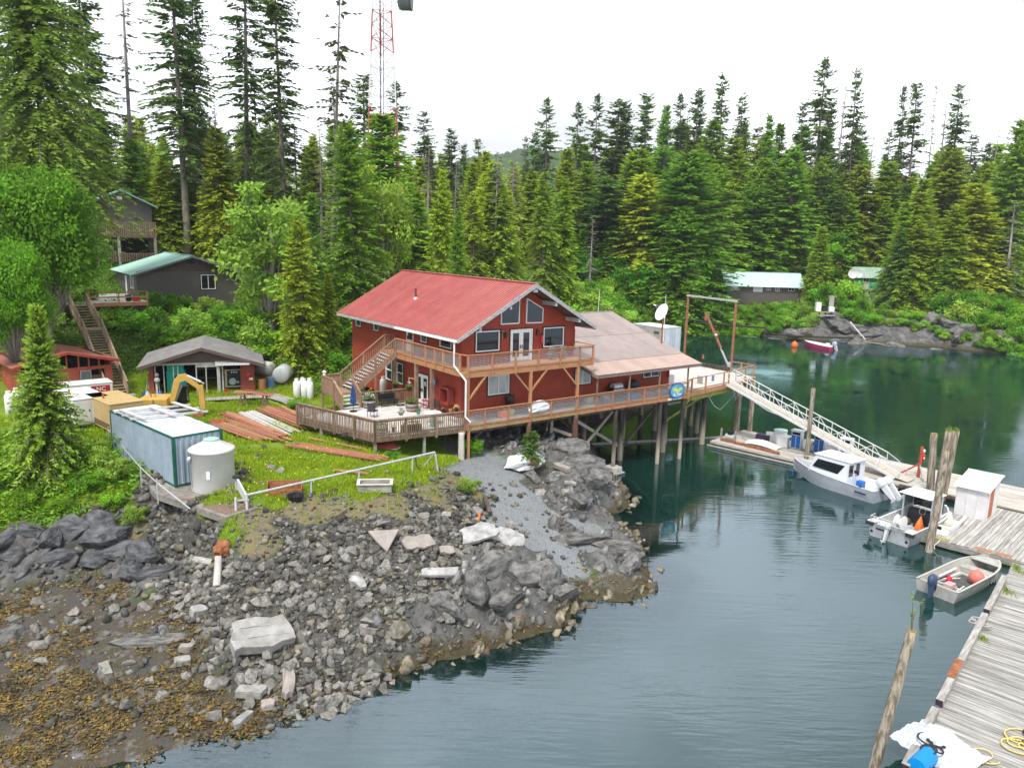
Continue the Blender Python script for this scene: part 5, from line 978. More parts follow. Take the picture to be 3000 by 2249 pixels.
def patio():
 T=Thing('patio_deck','weathered ground-level patio deck with baluster railing left of the lodge','deck',(22,43.5,5.0),frame='uv');fl,rail=5.18,6.2
 poly=[(17.6,46.9),(19.7,40.0),(25.55,39.35),(26.55,39.45),(26.55,47.55),(21.0,47.75)]
 def inside(p):
  r=False
  for i in range(len(poly)):
   a,b_=poly[i],poly[i-1]
   if(a[1]>p[1])!=(b_[1]>p[1])and p[0]<(b_[0]-a[0])*(p[1]-a[1])/(b_[1]-a[1])+a[0]:r=not r
  return r
 pat=M('bleached_patio_boards',(.45,.42,.40),(.62,.59,.56),1.4,.85,.3,18,.08,c3=(.28,.24,.20),s3=.7,t3=.62,stretch=(.5,3,3))
 v=39.4
 while v<47.6:
  xs=[u for u in np.arange(17.4,26.6,.05)if inside((u,v+.07))]
  if len(xs)>4:T.inst('deck_plank',plank_mesh(round(xs[-1]-xs[0],1),.137,.04,pat,'patio'),(xs[0],v,fl+rp.uniform(-.003,.003)))
  v+=.142
 E=[(poly[0],poly[1]),(poly[1],poly[2])]
 for(a,b_)in E:
  d=Vector((*b_,0))-Vector((*a,0));T.p('fascia',T.b().beam((*a,5.0),(*b_,5.0),.06,.28),oldwood);T.p('top_rail',T.b().beam((*a,rail),(*b_,rail),.17,.05),oldwood);T.p('sub_rail',T.b().beam((*a,rail-.11),(*b_,rail-.11),.05,.09),oldwood);T.p('bottom_rail',T.b().beam((*a,fl+.1),(*b_,fl+.1),.05,.09),oldwood)
  nrm=Vector((d.y,-d.x,0)).normalized()*-.06
  baluster_run(T,(a[0]-nrm.x,a[1]-nrm.y,fl),(b_[0]-nrm.x,b_[1]-nrm.y,fl),rail-.08-fl,.135,.055,oldwood,.22,jitter=.012)
  n=max(2,round(d.length/1.9))
  for k in range(n+1):q=Vector((*a,0)).lerp(Vector((*b_,0)),k/n);T.p('post',T.b().beam((q.x,q.y,4.75),(q.x,q.y,rail-.02),.13,.13,(0,1,0)),oldwood)
 for(u,v)in((19.72,40.05),(22.9,39.8),(25.4,39.6),(18.3,44.7),(22,43),(24.5,43),(24.5,46.5),(21.5,46.5)):
  p=UV(u,v);T.p('support_post',T.b().beam((u,v,g1(p.x,p.y)-.2),(u,v,4.95),.14,.14,(0,1,0)),greywood)
 for v in(40.4,42.2,44,45.8):T.p('joist',T.b().beam((19.6 if v<42 else 18.6,v,5.0),(26.3,v,5.0),.1,.22),darkwood)
 T.p('skirt',T.b().beam((17.75,46.8,4.78),(19.78,40.1,4.78),.04,.22),darkwood)
 a,b_=(22.5,47.75),(26.5,47.6)
 F=Thing('patio_fence','brown slatted fence at the back of the patio below the stairs','fence',(24.5,47.7,5.15),frame='uv')
 F.p('top_rail',F.b().beam((*a,6.18),(*b_,6.18),.14,.05),oldwood);F.p('bottom_rail',F.b().beam((*a,5.3),(*b_,5.3),.05,.09),oldwood)
 baluster_run(F,(*a,5.2),(*b_,5.2),.95,.15,.06,oldwood,.0)
 for k in range(3):q=Vector((*a,0)).lerp(Vector((*b_,0)),k/2);F.p('post',F.b().beam((q.x,q.y,5.1),(q.x,q.y,6.17),.11,.11,(0,1,0)),oldwood)
 p=UV(25.25,39.25);free_pile(Vector((p.x,p.y,0)),4.95,.2,'pale weathered log pile under the patio corner',(0,0),M('bleached_log',(.42,.38,.34),(.58,.54,.50),2,.9,.5,10,stretch=(2,2,.3)),low=2.6)
 p=UV(25.75,39.2);single('thin_post','thin cedar post beside the pale log pile','post',MB().beam((0,0,2.6),(0,0,4.93),.13,.13),cedar,(p.x,p.y,0),TH)
patio()
def staircase():
 T=Thing('outside_staircase','brown wooden staircase from the patio up to the balcony','staircase',(22.4,49.5,5.2),frame='uv');st=M('stair_brown',(.24,.145,.09),(.34,.22,.15),4,.75,.25,22,.12);tr=M('stair_tread',(.42,.42,.44),(.54,.54,.56),3,.8,.2,20,.06)
 top,bot=((25.35,48.25),(25.6,50.3)),((22.5,49.1),(22.4,50.9));zt,zb,n=8.66,6.05,14
 L=lambda i,s:tuple(bot[s][k]+(top[s][k]-bot[s][k])*i/n for k in(0,1))
 for i in range(1,n):
  a,b_,c,d=L(i-.62,0),L(i+.3,0),L(i+.3,1),L(i-.62,1);z=zb+(zt-zb)*i/n;T.p('tread',T.b().prism([a,b_,c,d],z-.045,z),tr)
 H=.98
 for s in(0,1):
  o=-.06 if s==0 else .06;p,q=bot[s],top[s]
  T.p('stringer',T.b().beam((p[0],p[1]+o,zb-.12),(q[0],q[1]+o,zt-.12),.06,.3),st);T.p('handrail',T.b().beam((p[0],p[1]+o,zb+H+.1),(q[0],q[1]+o,zt+H+.1),.15,.05),st);T.p('lower_rail',T.b().beam((p[0],p[1]+o,zb+.14),(q[0],q[1]+o,zt+.14),.05,.08),st)
  for i in range(1,22):
   t=i/22;T.inst('baluster',unit_mesh('bal2',.045,.045,1,st,'baluster'),(p[0]+(q[0]-p[0])*t,p[1]+(q[1]-p[1])*t+o*1.7,zb+(zt-zb)*t-.06),scale=(1,1,H+.1))
  for t,lo in((0,4.6),(.52,5.0),(1,8.4)):T.p('newel',T.b().beam((p[0]+(q[0]-p[0])*t,p[1]+(q[1]-p[1])*t+o*1.2,lo),(p[0]+(q[0]-p[0])*t,p[1]+(q[1]-p[1])*t+o*1.2,zb+(zt-zb)*t+H+.08),.11,.11,(0,1,0)),st)
 T.p('handrail',T.b().beam((25.6,50.36,zt+H+.1),(26.55,50.3,zt+H+.1),.13,.05),st);T.p('landing_floor',T.b().box((25.5,48.35,zt-.2),(26.58,50.3,zt)),cedar)
 for k in range(6):T.inst('baluster',unit_mesh('bal2',.045,.045,1,st,'baluster'),(25.7+k*.15,50.36,zt),scale=(1,1,H+.08))
 T.p('landing',T.b().prism([(21.05,49.05),(22.5,49.05),(22.5,51.0),(21.05,51.0)],zb-.28,zb),st)
 for k in range(4):z=zb-.2*(k+1);T.p('tread',T.b().box((21.12,49.05-.33*(k+1),z-.045),(22.4,49.05-.33*k+.03,z)),tr)
 for u in(21.05,22.45):
  T.p('stringer',T.b().beam((u,49.05,zb-.15),(u,47.75,5.18),.06,.26),st);T.p('handrail',T.b().beam((u,49.1,zb+H),(u,47.72,6.2),.14,.05),st);T.p('newel',T.b().beam((u,47.72,5.1),(u,47.72,6.2),.12,.12,(0,1,0)),st);T.p('newel',T.b().beam((u,49.05,4.7),(u,49.05,zb+H),.12,.12,(0,1,0)),st)
  for k in range(1,9):t=k/9;T.inst('baluster',unit_mesh('bal2',.045,.045,1,st,'baluster'),(u,49.05-1.3*t,zb-.75*t+.0),scale=(1,1,H-.05))
 for a,b_ in(((21.05,49.05),(21.05,51.0)),((21.05,51.0),(22.5,51.0))):
  T.p('handrail',T.b().beam((*a,zb+H),(*b_,zb+H),.14,.05),st);m_=Vector(((a[0]+b_[0])/2,(a[1]+b_[1])/2,0))
  for k in range(13):t=(k+.5)/13;T.inst('baluster',unit_mesh('bal2w',.11,.045,1,st,'baluster'),(a[0]+(b_[0]-a[0])*t,a[1]+(b_[1]-a[1])*t,zb-.2),rot=(0,0,math.pi/2 if a[0]==b_[0]else 0),scale=(1,1,H+.18))
 for u,v in((21.05,51.0),(22.5,51.0)):T.p('newel',T.b().beam((u,v,4.3),(u,v,zb+H),.12,.12,(0,1,0)),st)
 T.p('lamp',T.b().lathe((21.2,51.0,zb+H),[(.08,0),(.1,.02),(.1,.2),(.16,.24),(.02,.36)],10),white)
staircase()
leafm=M('pot_leaf',(.10,.19,.02),(.17,.28,.04),5,.6,rnd=.2,trans=.25)
def leafball(T,c,r,h,n,mt,name='foliage',parent=None,seed=1,up=.3):
 rs=np.random.RandomState(seed);mb=T.b()
 for i in range(n):
  d=rs.normal(size=3);d/=np.linalg.norm(d);d[2]=abs(d[2])*.9;p=Vector(c)+Vector((d[0]*r,d[1]*r,d[2]*h))*rs.uniform(.5,1);t=Vector((d[0]+rs.normal()*.4,d[1]+rs.normal()*.4,d[2]+up)).normalized()*rs.uniform(.08,.2)*max(.7,r*2);x=t.cross(Vector(rs.normal(size=3))).normalized()*t.length*.28
  mb.add([p,p+t*.55+x,p+t,p+t*.55-x],[(0,1,2,3)])
 return T.p(name,mb,mt,parent,fix=False)
def barrel_planter(u,v,z,label,leaf,seed,flowers=None,s=1.0):
 T=Thing('barrel_planter',label,'planter',(u,v,z),frame='uv');w=M('barrel_staves',(.16,.11,.075),(.25,.18,.13),4,.8,.3,16,stretch=(4,4,.5))
 T.p('half_barrel',T.b().lathe((u,v,z),[(.33*s,0),(.43*s,.3*s),(.46*s,.55*s),(.40*s,.55*s),(.38*s,.48*s)],18),w,smooth=False)
 for h,r in((.12,.385),(.42,.462)):T.p('hoop',T.b().lathe((u,v,z+h*s),[(r*s,0),((r+.012)*s,.01),((r+.014)*s,.05),(r*s,.06)],18),galv)
 leafball(T,(u,v,z+.5*s),.42*s,.45*s,160,leaf,seed=seed)
 if flowers:leafball(T,(u,v,z+.68*s),.40*s,.32*s,60,flowers,'flowers',seed=seed+1)
barrel_planter(22.85,47.3,5.2,'half-barrel planter of blue and white flowers by the stair foot',leafm,1,M('pale_blue_flowers',(.45,.5,.7),(.75,.6,.65),6,.8));barrel_planter(24.9,45.0,5.2,'half-barrel planter with bushy greens beside the patio post',leafm,2);barrel_planter(20.5,40.75,5.2,'half-barrel planter inside the patio corner railing',leafm,3,s=.85)
def pot(u,v,z,r,h,mt,leaf,label,n=70,lh=.35,seed=1):
 T=Thing('flower_pot',label,'pot',(u,v,z),frame='uv');T.p('pot',T.b().lathe((u,v,z),[(r*.7,0),(r,h),(r*1.08,h),(r*1.08,h+.03),(r*.85,h+.03),(r*.8,h-.03)],14),mt,smooth=False);leafball(T,(u,v,z+h),r*1.1,lh,n,leaf,seed=seed)
grassl=M('pale_grass_leaf',(.24,.34,.22),(.34,.42,.30),4,.7,trans=.2);teal=M('teal_pot',(.08,.35,.36),rough=.5);terr=M('terracotta',(.42,.20,.11),rough=.8)
pot(21.6,40.35,6.225,.16,.12,greywood,grassl,'pale grassy plant on the patio railing',110,.35,4);pot(22.6,40.0,6.225,.12,.16,teal,leafm,'teal pot with yellow-green plant on the patio rail',50,.2,5)
pot(24.25,39.75,6.225,.13,.16,blackp,leafm,'first dark pot on the rail end by the lodge corner',10,.1,6);pot(24.65,39.62,6.225,.11,.14,terr,leafm,'terracotta pot on the patio rail end',8,.1,7);pot(25.05,39.55,6.225,.14,.2,blackp,M('straw_plant',(.5,.45,.2)),'black pot with straw-coloured plant at the rail end',40,.25,8);pot(23.9,40.5,5.2,.17,.35,teal,leafm,'teal pot standing on the patio floor behind the balusters',60,.35,9)
pot(21.2,40.55,5.2,.12,.25,blackp,M('yellow_flowers',(.65,.55,.15)),'small black pot of yellow flowers behind the patio balusters',40,.2,10);pot(25.3,48.1,6.22,.2,.22,blackp,leafm,'black pot with plant on the back fence of the patio',60,.35,11);pot(23.6,48.6,5.2,.25,.4,blackp,M('golden_leaf',(.4,.33,.05),(.25,.28,.05),4,.7),'dark pot with golden plant under the stairs',90,.7,12)
T=Thing('planter_box','long brown planter box behind the patio balusters','planter',(22.15,40.15,5.2),frame='uv');T.p('box',T.b().prism([(21.6,40.35),(21.55,39.98),(22.75,39.85),(22.8,40.22)],5.2,5.62),M('brown_planter',(.10,.05,.03),(.15,.08,.05),3,.8));leafball(T,(22.2,40.1,5.62),.55,.25,90,M('yellow_green_leaf',(.35,.36,.05),(.2,.28,.04),4,.7),seed=13)
T=Thing('patio_umbrella','closed dark blue patio umbrella at the stair foot','umbrella',(21.45,46.8,5.2),frame='uv');T.p('pole',T.b().tube((21.45,46.8,5.2),(21.45,46.8,7.0),.022,n=8),blackp)
prof=[(.17,5.75),(.19,5.9),(.15,6.3),(.10,6.75),(.03,7.0)];mb=T.b();n=16;vs=[]
for r,z in prof:
 for k in range(n):a=2*math.pi*k/n;q=r*(1.15 if k%2 else .75);vs.append((21.45+q*math.cos(a),46.8+q*math.sin(a),z))
mb.add(vs,[(i*n+k,i*n+(k+1)%n,(i+1)*n+(k+1)%n,(i+1)*n+k)for i in range(len(prof)-1)for k in range(n)]);T.p('canopy',mb,M('navy_canvas',(.015,.05,.17),(.02,.065,.22),4,.8));T.p('base',T.b().lathe((21.45,46.8,5.2),[(.25,0),(.25,.05),(.06,.1)],14),blackp)
def patio_chair(u,v,rz,label,mt,z=5.2,wicker=False,cushion=None,name='patio_chair'):
 T=Thing(name,label,'chair',UV(u,v,z),TH+rz);w=.56
 T.p('seat',T.b().box((-w/2,-.26,.38),(w/2,.26,.45)),mt);pts=[]
 nb=9;mb=T.b();vs=[]
 for i in range(nb):
  a=math.pi*(.08+.84*i/(nb-1));r=w/2+.02;x,y=r*math.cos(a),.08+(.28 if wicker else .2)*math.sin(a);h=.68+.32*math.sin(a)if wicker else .95;vs+=[(x,y,.42),(x,y+.06*math.sin(a),h),(x*.94,y-.03,h),(x*.94,y-.03,.42)]
 mb.add(vs,[(4*i+j,4*(i+1)+j,4*(i+1)+(j+1)%4,4*i+(j+1)%4)for i in range(nb-1)for j in range(4)]);T.p('backrest',mb,mt)
 for x in(-w/2+.04,w/2-.04):
  for y in(-.22,.22):T.p('leg',T.b().tube((x,y,0),(x*.97,y*.97,.39),.02,n=6),mt)
 if cushion:o=T.p('cushion',T.b().box((-w/2+.03,-.24,.451),(w/2-.03,.22,.54)),cushion);bevel(o,.03)
 return T
wick=M('brown_wicker',(.07,.05,.045),(.12,.09,.08),30,.7,.4,60);patio_chair(26.05,43.75,2.4,'brown wicker armchair with pale cushion by the lodge wall',wick,wicker=True,cushion=M('pale_cushion',(.6,.52,.5),rough=.8));patio_chair(21.85,44.75,2.2,'dark mesh patio chair in the middle of the white patio',M('dark_mesh',(.05,.04,.05),rough=.7))
T=Thing('side_table','small red table with white cups by the lodge door','table',UV(26.1,45.15,5.2),TH);T.p('top',T.b().lathe((0,0,.55),[(.28,0),(.3,.01),(.3,.05),(.02,.05)],16),M('crimson_paint',(.42,.02,.05),rough=.5));T.p('leg',T.b().tube((.15,.1,0),(.12,.08,.55),.02,n=6),redp);T.p('leg',T.b().tube((-.15,.1,0),(-.12,.08,.55),.02,n=6),redp);T.p('leg',T.b().tube((0,-.2,0),(0,-.15,.55),.02,n=6),redp)
for k in range(3):single('cup',('first','second','third')[k]+' white cup on the small red table','cup',MB().lathe((0,0,0),[(.03,0),(.045,.1),(.04,.1),(.025,.01)],10),white,UV(26.0+.12*k,45.2-.05*k,5.801))
T=Thing('garden_bench','dark metal bench against the patio back fence','bench',(24.2,47.25,5.2),frame='uv');T.p('seat',T.b().box((23.6,46.95,5.6),(24.9,47.4,5.64)),blackp);T.p('backrest',T.b().box((23.6,47.42,5.65),(24.9,47.46,6.05)),blackp)
for u in(23.65,24.85):
 for v in(47.0,47.38):T.p('leg',T.b().beam((u,v,5.2),(u,v,5.6),.04,.04,(0,1,0)),blackp)
single('hose_coil','black garden hose lying on the patio by the bench','hose',MB().path([(.35*math.cos(a)*(1-.01*i),.22*math.sin(a),.03+.02*(i%5==0))for i,a in enumerate(np.linspace(0,20,60))],.025,5),rubber,UV(25.1,46.9,5.2),TH)
T=Thing('patio_table','round white table behind the patio railing near the wharf corner','table',UV(24.3,41.2,5.2),TH);T.p('top',T.b().lathe((0,0,.7),[(.55,0),(.57,.02),(.55,.04),(.02,.045)],20),white);T.p('leg',T.b().tube((0,0,.02),(0,0,.7),.05,n=8),white);T.p('foot',T.b().lathe((0,0,0),[(.3,0),(.28,.03),(.05,.06)],14),white)
T=Thing('hanging_basket','hanging flower basket on a bracket from the balcony post','planter',(25.35,46.2,6.2),frame='uv');T.p('bracket',T.b().beam((25.5,45.55,7.25),(25.35,46.25,7.25),.05,.06),cedar);T.p('hanger',T.b().tube((25.35,46.2,7.2),(25.35,46.2,6.6),.012,n=5),white);T.p('basket',T.b().lathe((25.35,46.2,6.3),[(.08,0),(.2,.2),(.22,.28),(.18,.28)],12),blackp);leafball(T,(25.35,46.2,6.5),.28,.3,90,leafm,seed=15);leafball(T,(25.35,46.2,6.85),.1,.12,16,white,'flowers',seed=16)
def gas_bottle(loc,h,r,label,group=None,rz=0,mt=None):
 T=Thing('gas_cylinder',label,'gas cylinder',loc,rz,group=group);T.p('body',T.b().lathe((0,0,0),[(r*.85,0),(r,.05),(r,h-.2),(r*.75,h-.06),(r*.35,h)],16),mt or white,smooth=True);T.p('collar',T.b().lathe((0,0,h-.02),[(r*.55,0),(r*.55,.18),(r*.45,.18),(r*.45,0)],12),mt or white);T.p('valve',T.b().tube((0,0,h),(0,0,h+.1),.03,n=6),galv)
gas_bottle(UV(26.1,51.6,5.1),1.15,.24,'white propane cylinder against the lodge wall beside the patio fence')
T=Thing('barbecue','gas barbecue with silver lid on the wharf under the annex eave','barbecue',(40.2,41.0,5.2),frame='uv');T.p('cabinet',T.b().box((39.6,40.75,5.25),(40.8,41.25,6.0)),blackp);T.p('shelf',T.b().box((39.3,40.72,6.0),(41.1,41.28,6.06)),blackp)
mb=T.b();n=8;vs=[]
for i in range(n+1):a=math.pi*i/n;vs+=[(39.75,41-.27*math.cos(a),6.06+.34*math.sin(a)),(40.65,41-.27*math.cos(a),6.06+.34*math.sin(a))]
mb.add(vs,[(2*i,2*i+1,2*i+3,2*i+2)for i in range(n)]+[tuple(range(0,2*n+2,2)),tuple(range(1,2*n+3,2))]);T.p('lid',mb,alum);T.p('knob_panel',T.b().box((39.65,40.70,5.85),(40.75,40.745,5.98)),galv)
T=Thing('kettle_grill','dark covered kettle grill right of the barbecue','barbecue',UV(42.0,41.0,5.2),TH);T.p('bowl',T.b().lathe((0,0,.55),[(.1,0),(.4,.2),(.46,.35),(.42,.55),(.2,.72),(.03,.75)],18),M('dark_teal_cover',(.03,.05,.06),rough=.6),smooth=True)
for k in range(3):T.p('leg',T.b().tube((.3*math.cos(k*2.1),.3*math.sin(k*2.1),0),(.2*math.cos(k*2.1),.2*math.sin(k*2.1),.6),.02,n=6),blackp)
for i,(u,c,l)in enumerate(((41.1,bluep,'blue tub on the wharf behind the wire railing'),(42.9,redp,'red crate on the wharf by the annex window'),(39.0,M('grey_tub',(.3,.3,.3)),'grey tub on the wharf left of the barbecue'),(29.2,orange,'orange box on the wharf below the lodge window'),(29.9,M('yellow_box',(.5,.45,.1)),'yellow box beside the orange one on the wharf'),(37.3,M('pale_crate',(.45,.43,.4)),'pale crate on the wharf under the annex eave'))):
 o=single('deck_crate',l,'crate',MB().hexa([(-.28,-.2,0),(.28,-.2,0),(.28,.2,0),(-.28,.2,0)],[(-.33,-.25,.42),(.33,-.25,.42),(.33,.25,.42),(-.33,.25,.42)]),c,UV(u,40.3+.3*(i%3),5.2),TH);bevel(o,.03)
def sack(name,label,cat,loc,rz,sx,sy,sz,mt,seed,rough=.3):
 n,m_=14,10;vs=[]
 for i in range(m_+1):
  for j in range(n):
   a=2*math.pi*j/n;t=i/m_*math.pi;p=np.array([math.sin(t)*math.cos(a),math.sin(t)*math.sin(a),-math.cos(t)]);k=1+rough*float(fbm(np.array([p*1.6+seed]),4,True)[0]-.8);vs.append((p[0]*sx*k,p[1]*sy*k,max(-sz*.85,p[2]*sz*k)))
 mb=MB();mb.add(vs,[(i*n+j,i*n+(j+1)%n,(i+1)*n+(j+1)%n,(i+1)*n+j)for i in range(m_)for j in range(n)]);return single(name,label,cat,mb,mt,Vector(loc)+Vector((0,0,sz*.85)),rz,smooth=False)
sack('canvas_heap','crumpled white canvas draped over the wharf rail','canvas',UV(31.4,39.25,5.55),TH,.75,.16,.36,M('white_canvas',(.6,.62,.66),(.7,.71,.73),3,.7),4,.5)
T=Thing('wall_barrel','dark round drum on the wharf beside the middle post','barrel',UV(30.4,41.2,5.9),TH);T.p('body',T.b().lathe((0,0,0),[(.22,0),(.32,.15),(.32,.4),(.2,.55)],14),M('dark_brown_drum',(.05,.03,.03),rough=.6),smooth=True);T.p('stand',T.b().box((-.2,-.2,-.7),(.2,.2,0)),blackp)
for i,(u,l)in enumerate(((33.6,'grey folding chair on the balcony under the front window'),(34.6,'grey folding chair on the balcony nearest the railing end'))):patio_chair(u,40.9,3.1,l,M('chair_grey_fabric',(.14,.16,.17),rough=.8),z=8.66,name='deck_chair')
def corrugated_box(T,x0,x1,y0,y1,z0,z1,mside,mend,mroof,frame,pitch=.28,depth=.035,names=('side_panel','end_panel')):
 def panel(p,d,w,n,nm,mt):
  mb=T.b();d=Vector(d);n=Vector(n);k=int(w/pitch);vs=[];pr=[]
  for i in range(k):a=i*w/k;s=w/k;pr+=[(a,0),(a+.36*s,0),(a+.5*s,-depth),(a+.86*s,-depth)]
  pr.append((w,0))
  for a,e in pr:q=Vector(p)+d*a+n*e;vs+=[(q.x,q.y,z0+.12),(q.x,q.y,z1-.1)]
  mb.add(vs,[(2*i,2*i+2,2*i+3,2*i+1)for i in range(len(pr)-1)]);return T.p(nm,mb,mt,fix=False)
 panel((x0,y1-.1,0),(0,-1,0),y1-y0-.2,(-1,0,0),names[0],mside);panel((x1,y0+.1,0),(0,1,0),y1-y0-.2,(1,0,0),names[0],mside);panel((x0+.1,y0,0),(1,0,0),x1-x0-.2,(0,-1,0),names[1],mend);panel((x1-.1,y1,0),(-1,0,0),x1-x0-.2,(0,1,0),names[1],mend)
 for x in(x0,x1):
  for y in(y0,y1):T.p('corner_post',T.b().box((x-.015 if x==x0 else x-.13,y-.015 if y==y0 else y-.13,z0),(x+.13 if x==x0 else x+.015,y+.13 if y==y0 else y+.015,z1)),frame)
 for z in(z0,z1-.1):
  for x in(x0,x1-.06):T.p('side_rail',T.b().box((x-.006,y0+.12,z),(x+.066,y1-.12,z+.1)),frame)
  for y in(y0,y1-.06):T.p('end_rail',T.b().box((x0+.12,y-.006,z),(x1-.12,y+.066,z+.1)),frame)
 T.p('floor',T.b().box((x0+.05,y0+.05,z0+.02),(x1-.05,y1-.05,z0+.1)),darkwood)
 N=int((y1-y0)/.6);w=(y1-y0-.1)/N
 for k in range(N):T.p('roof_panel',T.b().box((x0+.06,y0+.05+k*w+.006,z1-.04),(x1-.06,y0+.05+(k+1)*w-.006,z1-.01+.012*(k%2))),mroof)
T=Thing('reefer_container','weathered grey shipping container with white roof behind the annex','container',(58.7,54.5,5.25),frame='uv');corrugated_box(T,57.5,59.95,52.3,56.7,5.25,8.45,M('dull_grey_panel',(.26,.25,.235),(.34,.33,.31),1.2,.7),M('pale_blue_door',(.40,.48,.55),(.50,.56,.62),1.0,.6,c3=(.30,.22,.16),s3=1.5,t3=.64),white,galv,.5,.015)
for x in(58.35,58.7,59.05):T.p('lock_bar',T.b().tube((x,52.24,5.5),(x,52.24,8.25),.025,n=6),galv)
T.p('number_mark',T.b().box((57.478,53.0,7.75),(57.484,53.7,7.98)),M('faded_black_lettering',(.06,.06,.06)))
T=Thing('gantry_frame','tall rusty goal-post frame at the end of the wharf','frame',(58.9,47.8,5.2),frame='uv');T.p('post',T.b().beam((58.9,45.0,4.0),(58.9,45.0,11.55),.15,.15,(0,1,0)),redsteel);T.p('post',T.b().beam((58.9,50.75,4.0),(58.9,50.75,11.65),.15,.15,(0,1,0)),redsteel);T.p('cross_beam',T.b().beam((58.9,44.9,11.65),(58.9,50.85,11.75),.14,.16),alum)
T=Thing('boom_crane','rust-red hydraulic boom crane leaning out over the wharf edge','crane',(58.4,44.9,5.2),frame='uv');T.p('pedestal',T.b().tube((58.4,44.9,5.2),(58.4,44.9,6.0),.16,n=12),galv);T.p('ram',T.b().tube((58.3,44.95,5.8),(57.5,45.35,7.5),.09,n=10),alum);T.p('boom',T.b().beam((57.6,45.3,7.3),(56.0,46.0,10.5),.16,.2),redsteel);T.p('boom_joint',T.b().box((56.95,45.45,8.5),(57.25,45.75,8.9)),rust);T.p('tip_sheave',T.b().beam((56.0,46.0,10.55),(56.0,46.0,9.9),.12,.2,(0,1,0)),redsteel);T.p('work_light',T.b().lathe((56.85,45.4,8.5),[(.03,0),(.12,.06),(.1,.18)],10),white);T.p('cable',T.b().tube((56.0,46.0,9.9),(56.0,46.0,6.8),.012,n=5),blackp);T.p('hook',T.b().lathe((56.0,46.0,6.3),[(.04,0),(.12,.1),(.08,.3),(.03,.5)],8),rust);T.p('hydraulic_hose',T.b().path([(58.4,44.9,6.1),(58.1,44.8,6.5),(57.9,45.1,6.9),(57.5,45.2,7.4)],.03,6),rubber)
for u,v in((57.95,48.6),(57.95,52.0)):pass
T=Thing('satellite_dish','white satellite dish on a red pole at the annex roof edge','dish',(46.9,43.4,8.6),frame='uv');T.p('pole',T.b().tube((46.9,42.9,8.5),(46.9,42.9,11.0),.07,n=10),redsteel)
mb=T.b();n=22;vs=[];ax=Vector((-.86,.12,.42)).normalized();s1=ax.cross(Vector((0,0,1))).normalized();s2=s1 .cross(ax);c=Vector((46.8,42.85,11.25))
for r,h in((0.01,0),(.25,.02),(.5,.09),(.68,.17)):
 for k in range(n):a=2*math.pi*k/n;vs.append(c+s1*(r*math.cos(a))+s2*(r*1.08*math.sin(a))+ax*h)
mb.add(vs,[(i*n+k,i*n+(k+1)%n,(i+1)*n+(k+1)%n,(i+1)*n+k)for i in range(3)for k in range(n)]);T.p('reflector',mb,white,smooth=True,fix=False);T.p('feed_arm',T.b().beam(c+s2*.6,c+ax*1.0+s2*.2,.03,.03),galv);T.p('feed_arm',T.b().beam(c+s1*.5,c+ax*1.0+s2*.2,.02,.02),galv);T.p('feed_horn',T.b().tube(c+ax*.95+s2*.2,c+ax*1.15+s2*.18,.06,n=8),white)
T=Thing('whip_aerial','thin white whip aerial beside the container behind the annex','aerial',(57.3,52.0,8.4),frame='uv');T.p('mast',T.b().tube((57.2,52.1,5.3),(57.2,52.1,9.4),.03,n=6),white);T.p('whip',T.b().tube((57.2,52.1,9.4),(57.2,52.1,11.8),.05,.015,6),white)
T=Thing('roof_aerial','slim white aerial rising behind the annex roof ridge','aerial',(46.2,50.4,8.5),frame='uv');T.p('mast',T.b().tube((46.2,50.0,9.0),(46.4,50.0,12.6),.03,.015,6),white)
single('dock_hose','thin white hose hanging in a loop under the gangway','hose',MB().path([UV(54.5,41.3,4.7),UV(55.5,41.6,3.2),UV(56.6,42.3,2.6),UV(57.8,42.6,3.4),UV(59.5,41.0,2.0),Vector((22.5,62.5,2.9))],.03,6),white,smooth=True)
single('mooring_line','pale rope sagging between the wharf pilings','rope',MB().path([UV(51.3,41.3,4.2),UV(52.3,41.4,3.2),UV(53.4,41.6,2.7),UV(54.8,42.0,3.1),UV(56.6,42.2,4.1)],.025,6),white,smooth=True)
T=Thing('freezer_chest','white chest at the annex corner beside the loading deck','chest',UV(47.0,42.6,5.22),TH);T.p('body',T.b().box((-.35,-.9,0),(.35,.9,.95)),white);T.p('lid',T.b().box((-.37,-.92,.955),(.37,.92,1.05)),white)
T=Thing('deck_cabinet','low white cabinet with grille on the loading deck by the gangway','cabinet',UV(51.6,41.9,5.22),TH);T.p('body',T.b().box((-.75,-.3,0),(.75,.3,.7)),white);T.p('grille',T.b().box((.35,-.31,.12),(.7,-.302,.6)),M('grille_grey',(.2,.2,.22)));T.p('side_panel',T.b().box((-.8,-.28,.02),(-.752,.28,.6)),greywood)
ry=random.Random(31)
def gz3(x,y,dz=0):return Vector((x,y,g1(x,y)+dz))
T=Thing('blue_container','pale blue shipping container with green corner posts at the yard edge','container',(-16.85,37.0,4.15),R(47.5));cb=M('pale_blue_container',(.235,.295,.36),(.30,.36,.425),1.3,.55,c3=(.34,.40,.46),s3=.9,t3=.64);cg=M('dark_green_post',(.01,.085,.055),(.015,.11,.07),3,.5);cr_=M('white_container_roof',(.52,.57,.64),(.62,.66,.72),1.4,.5,c3=(.30,.20,.16),s3=1.1,t3=.70)
corrugated_box(T,0,2.6,0,8.1,0,2.62,cb,cb,cr_,cg,.27,.04)
T.p('skid',T.b().box((-.06,0,-.12),(2.66,8.1,-.005)),concrete)
bm=M('weathered_white_timber',(.42,.40,.39),(.55,.53,.51),3,.8,.2,16,stretch=(.6,4,4))
K=Thing('timber_rack','weathered pale timber lattice lying on the blue container roof','rack',(-16.85,37.0,6.79),R(47.5))
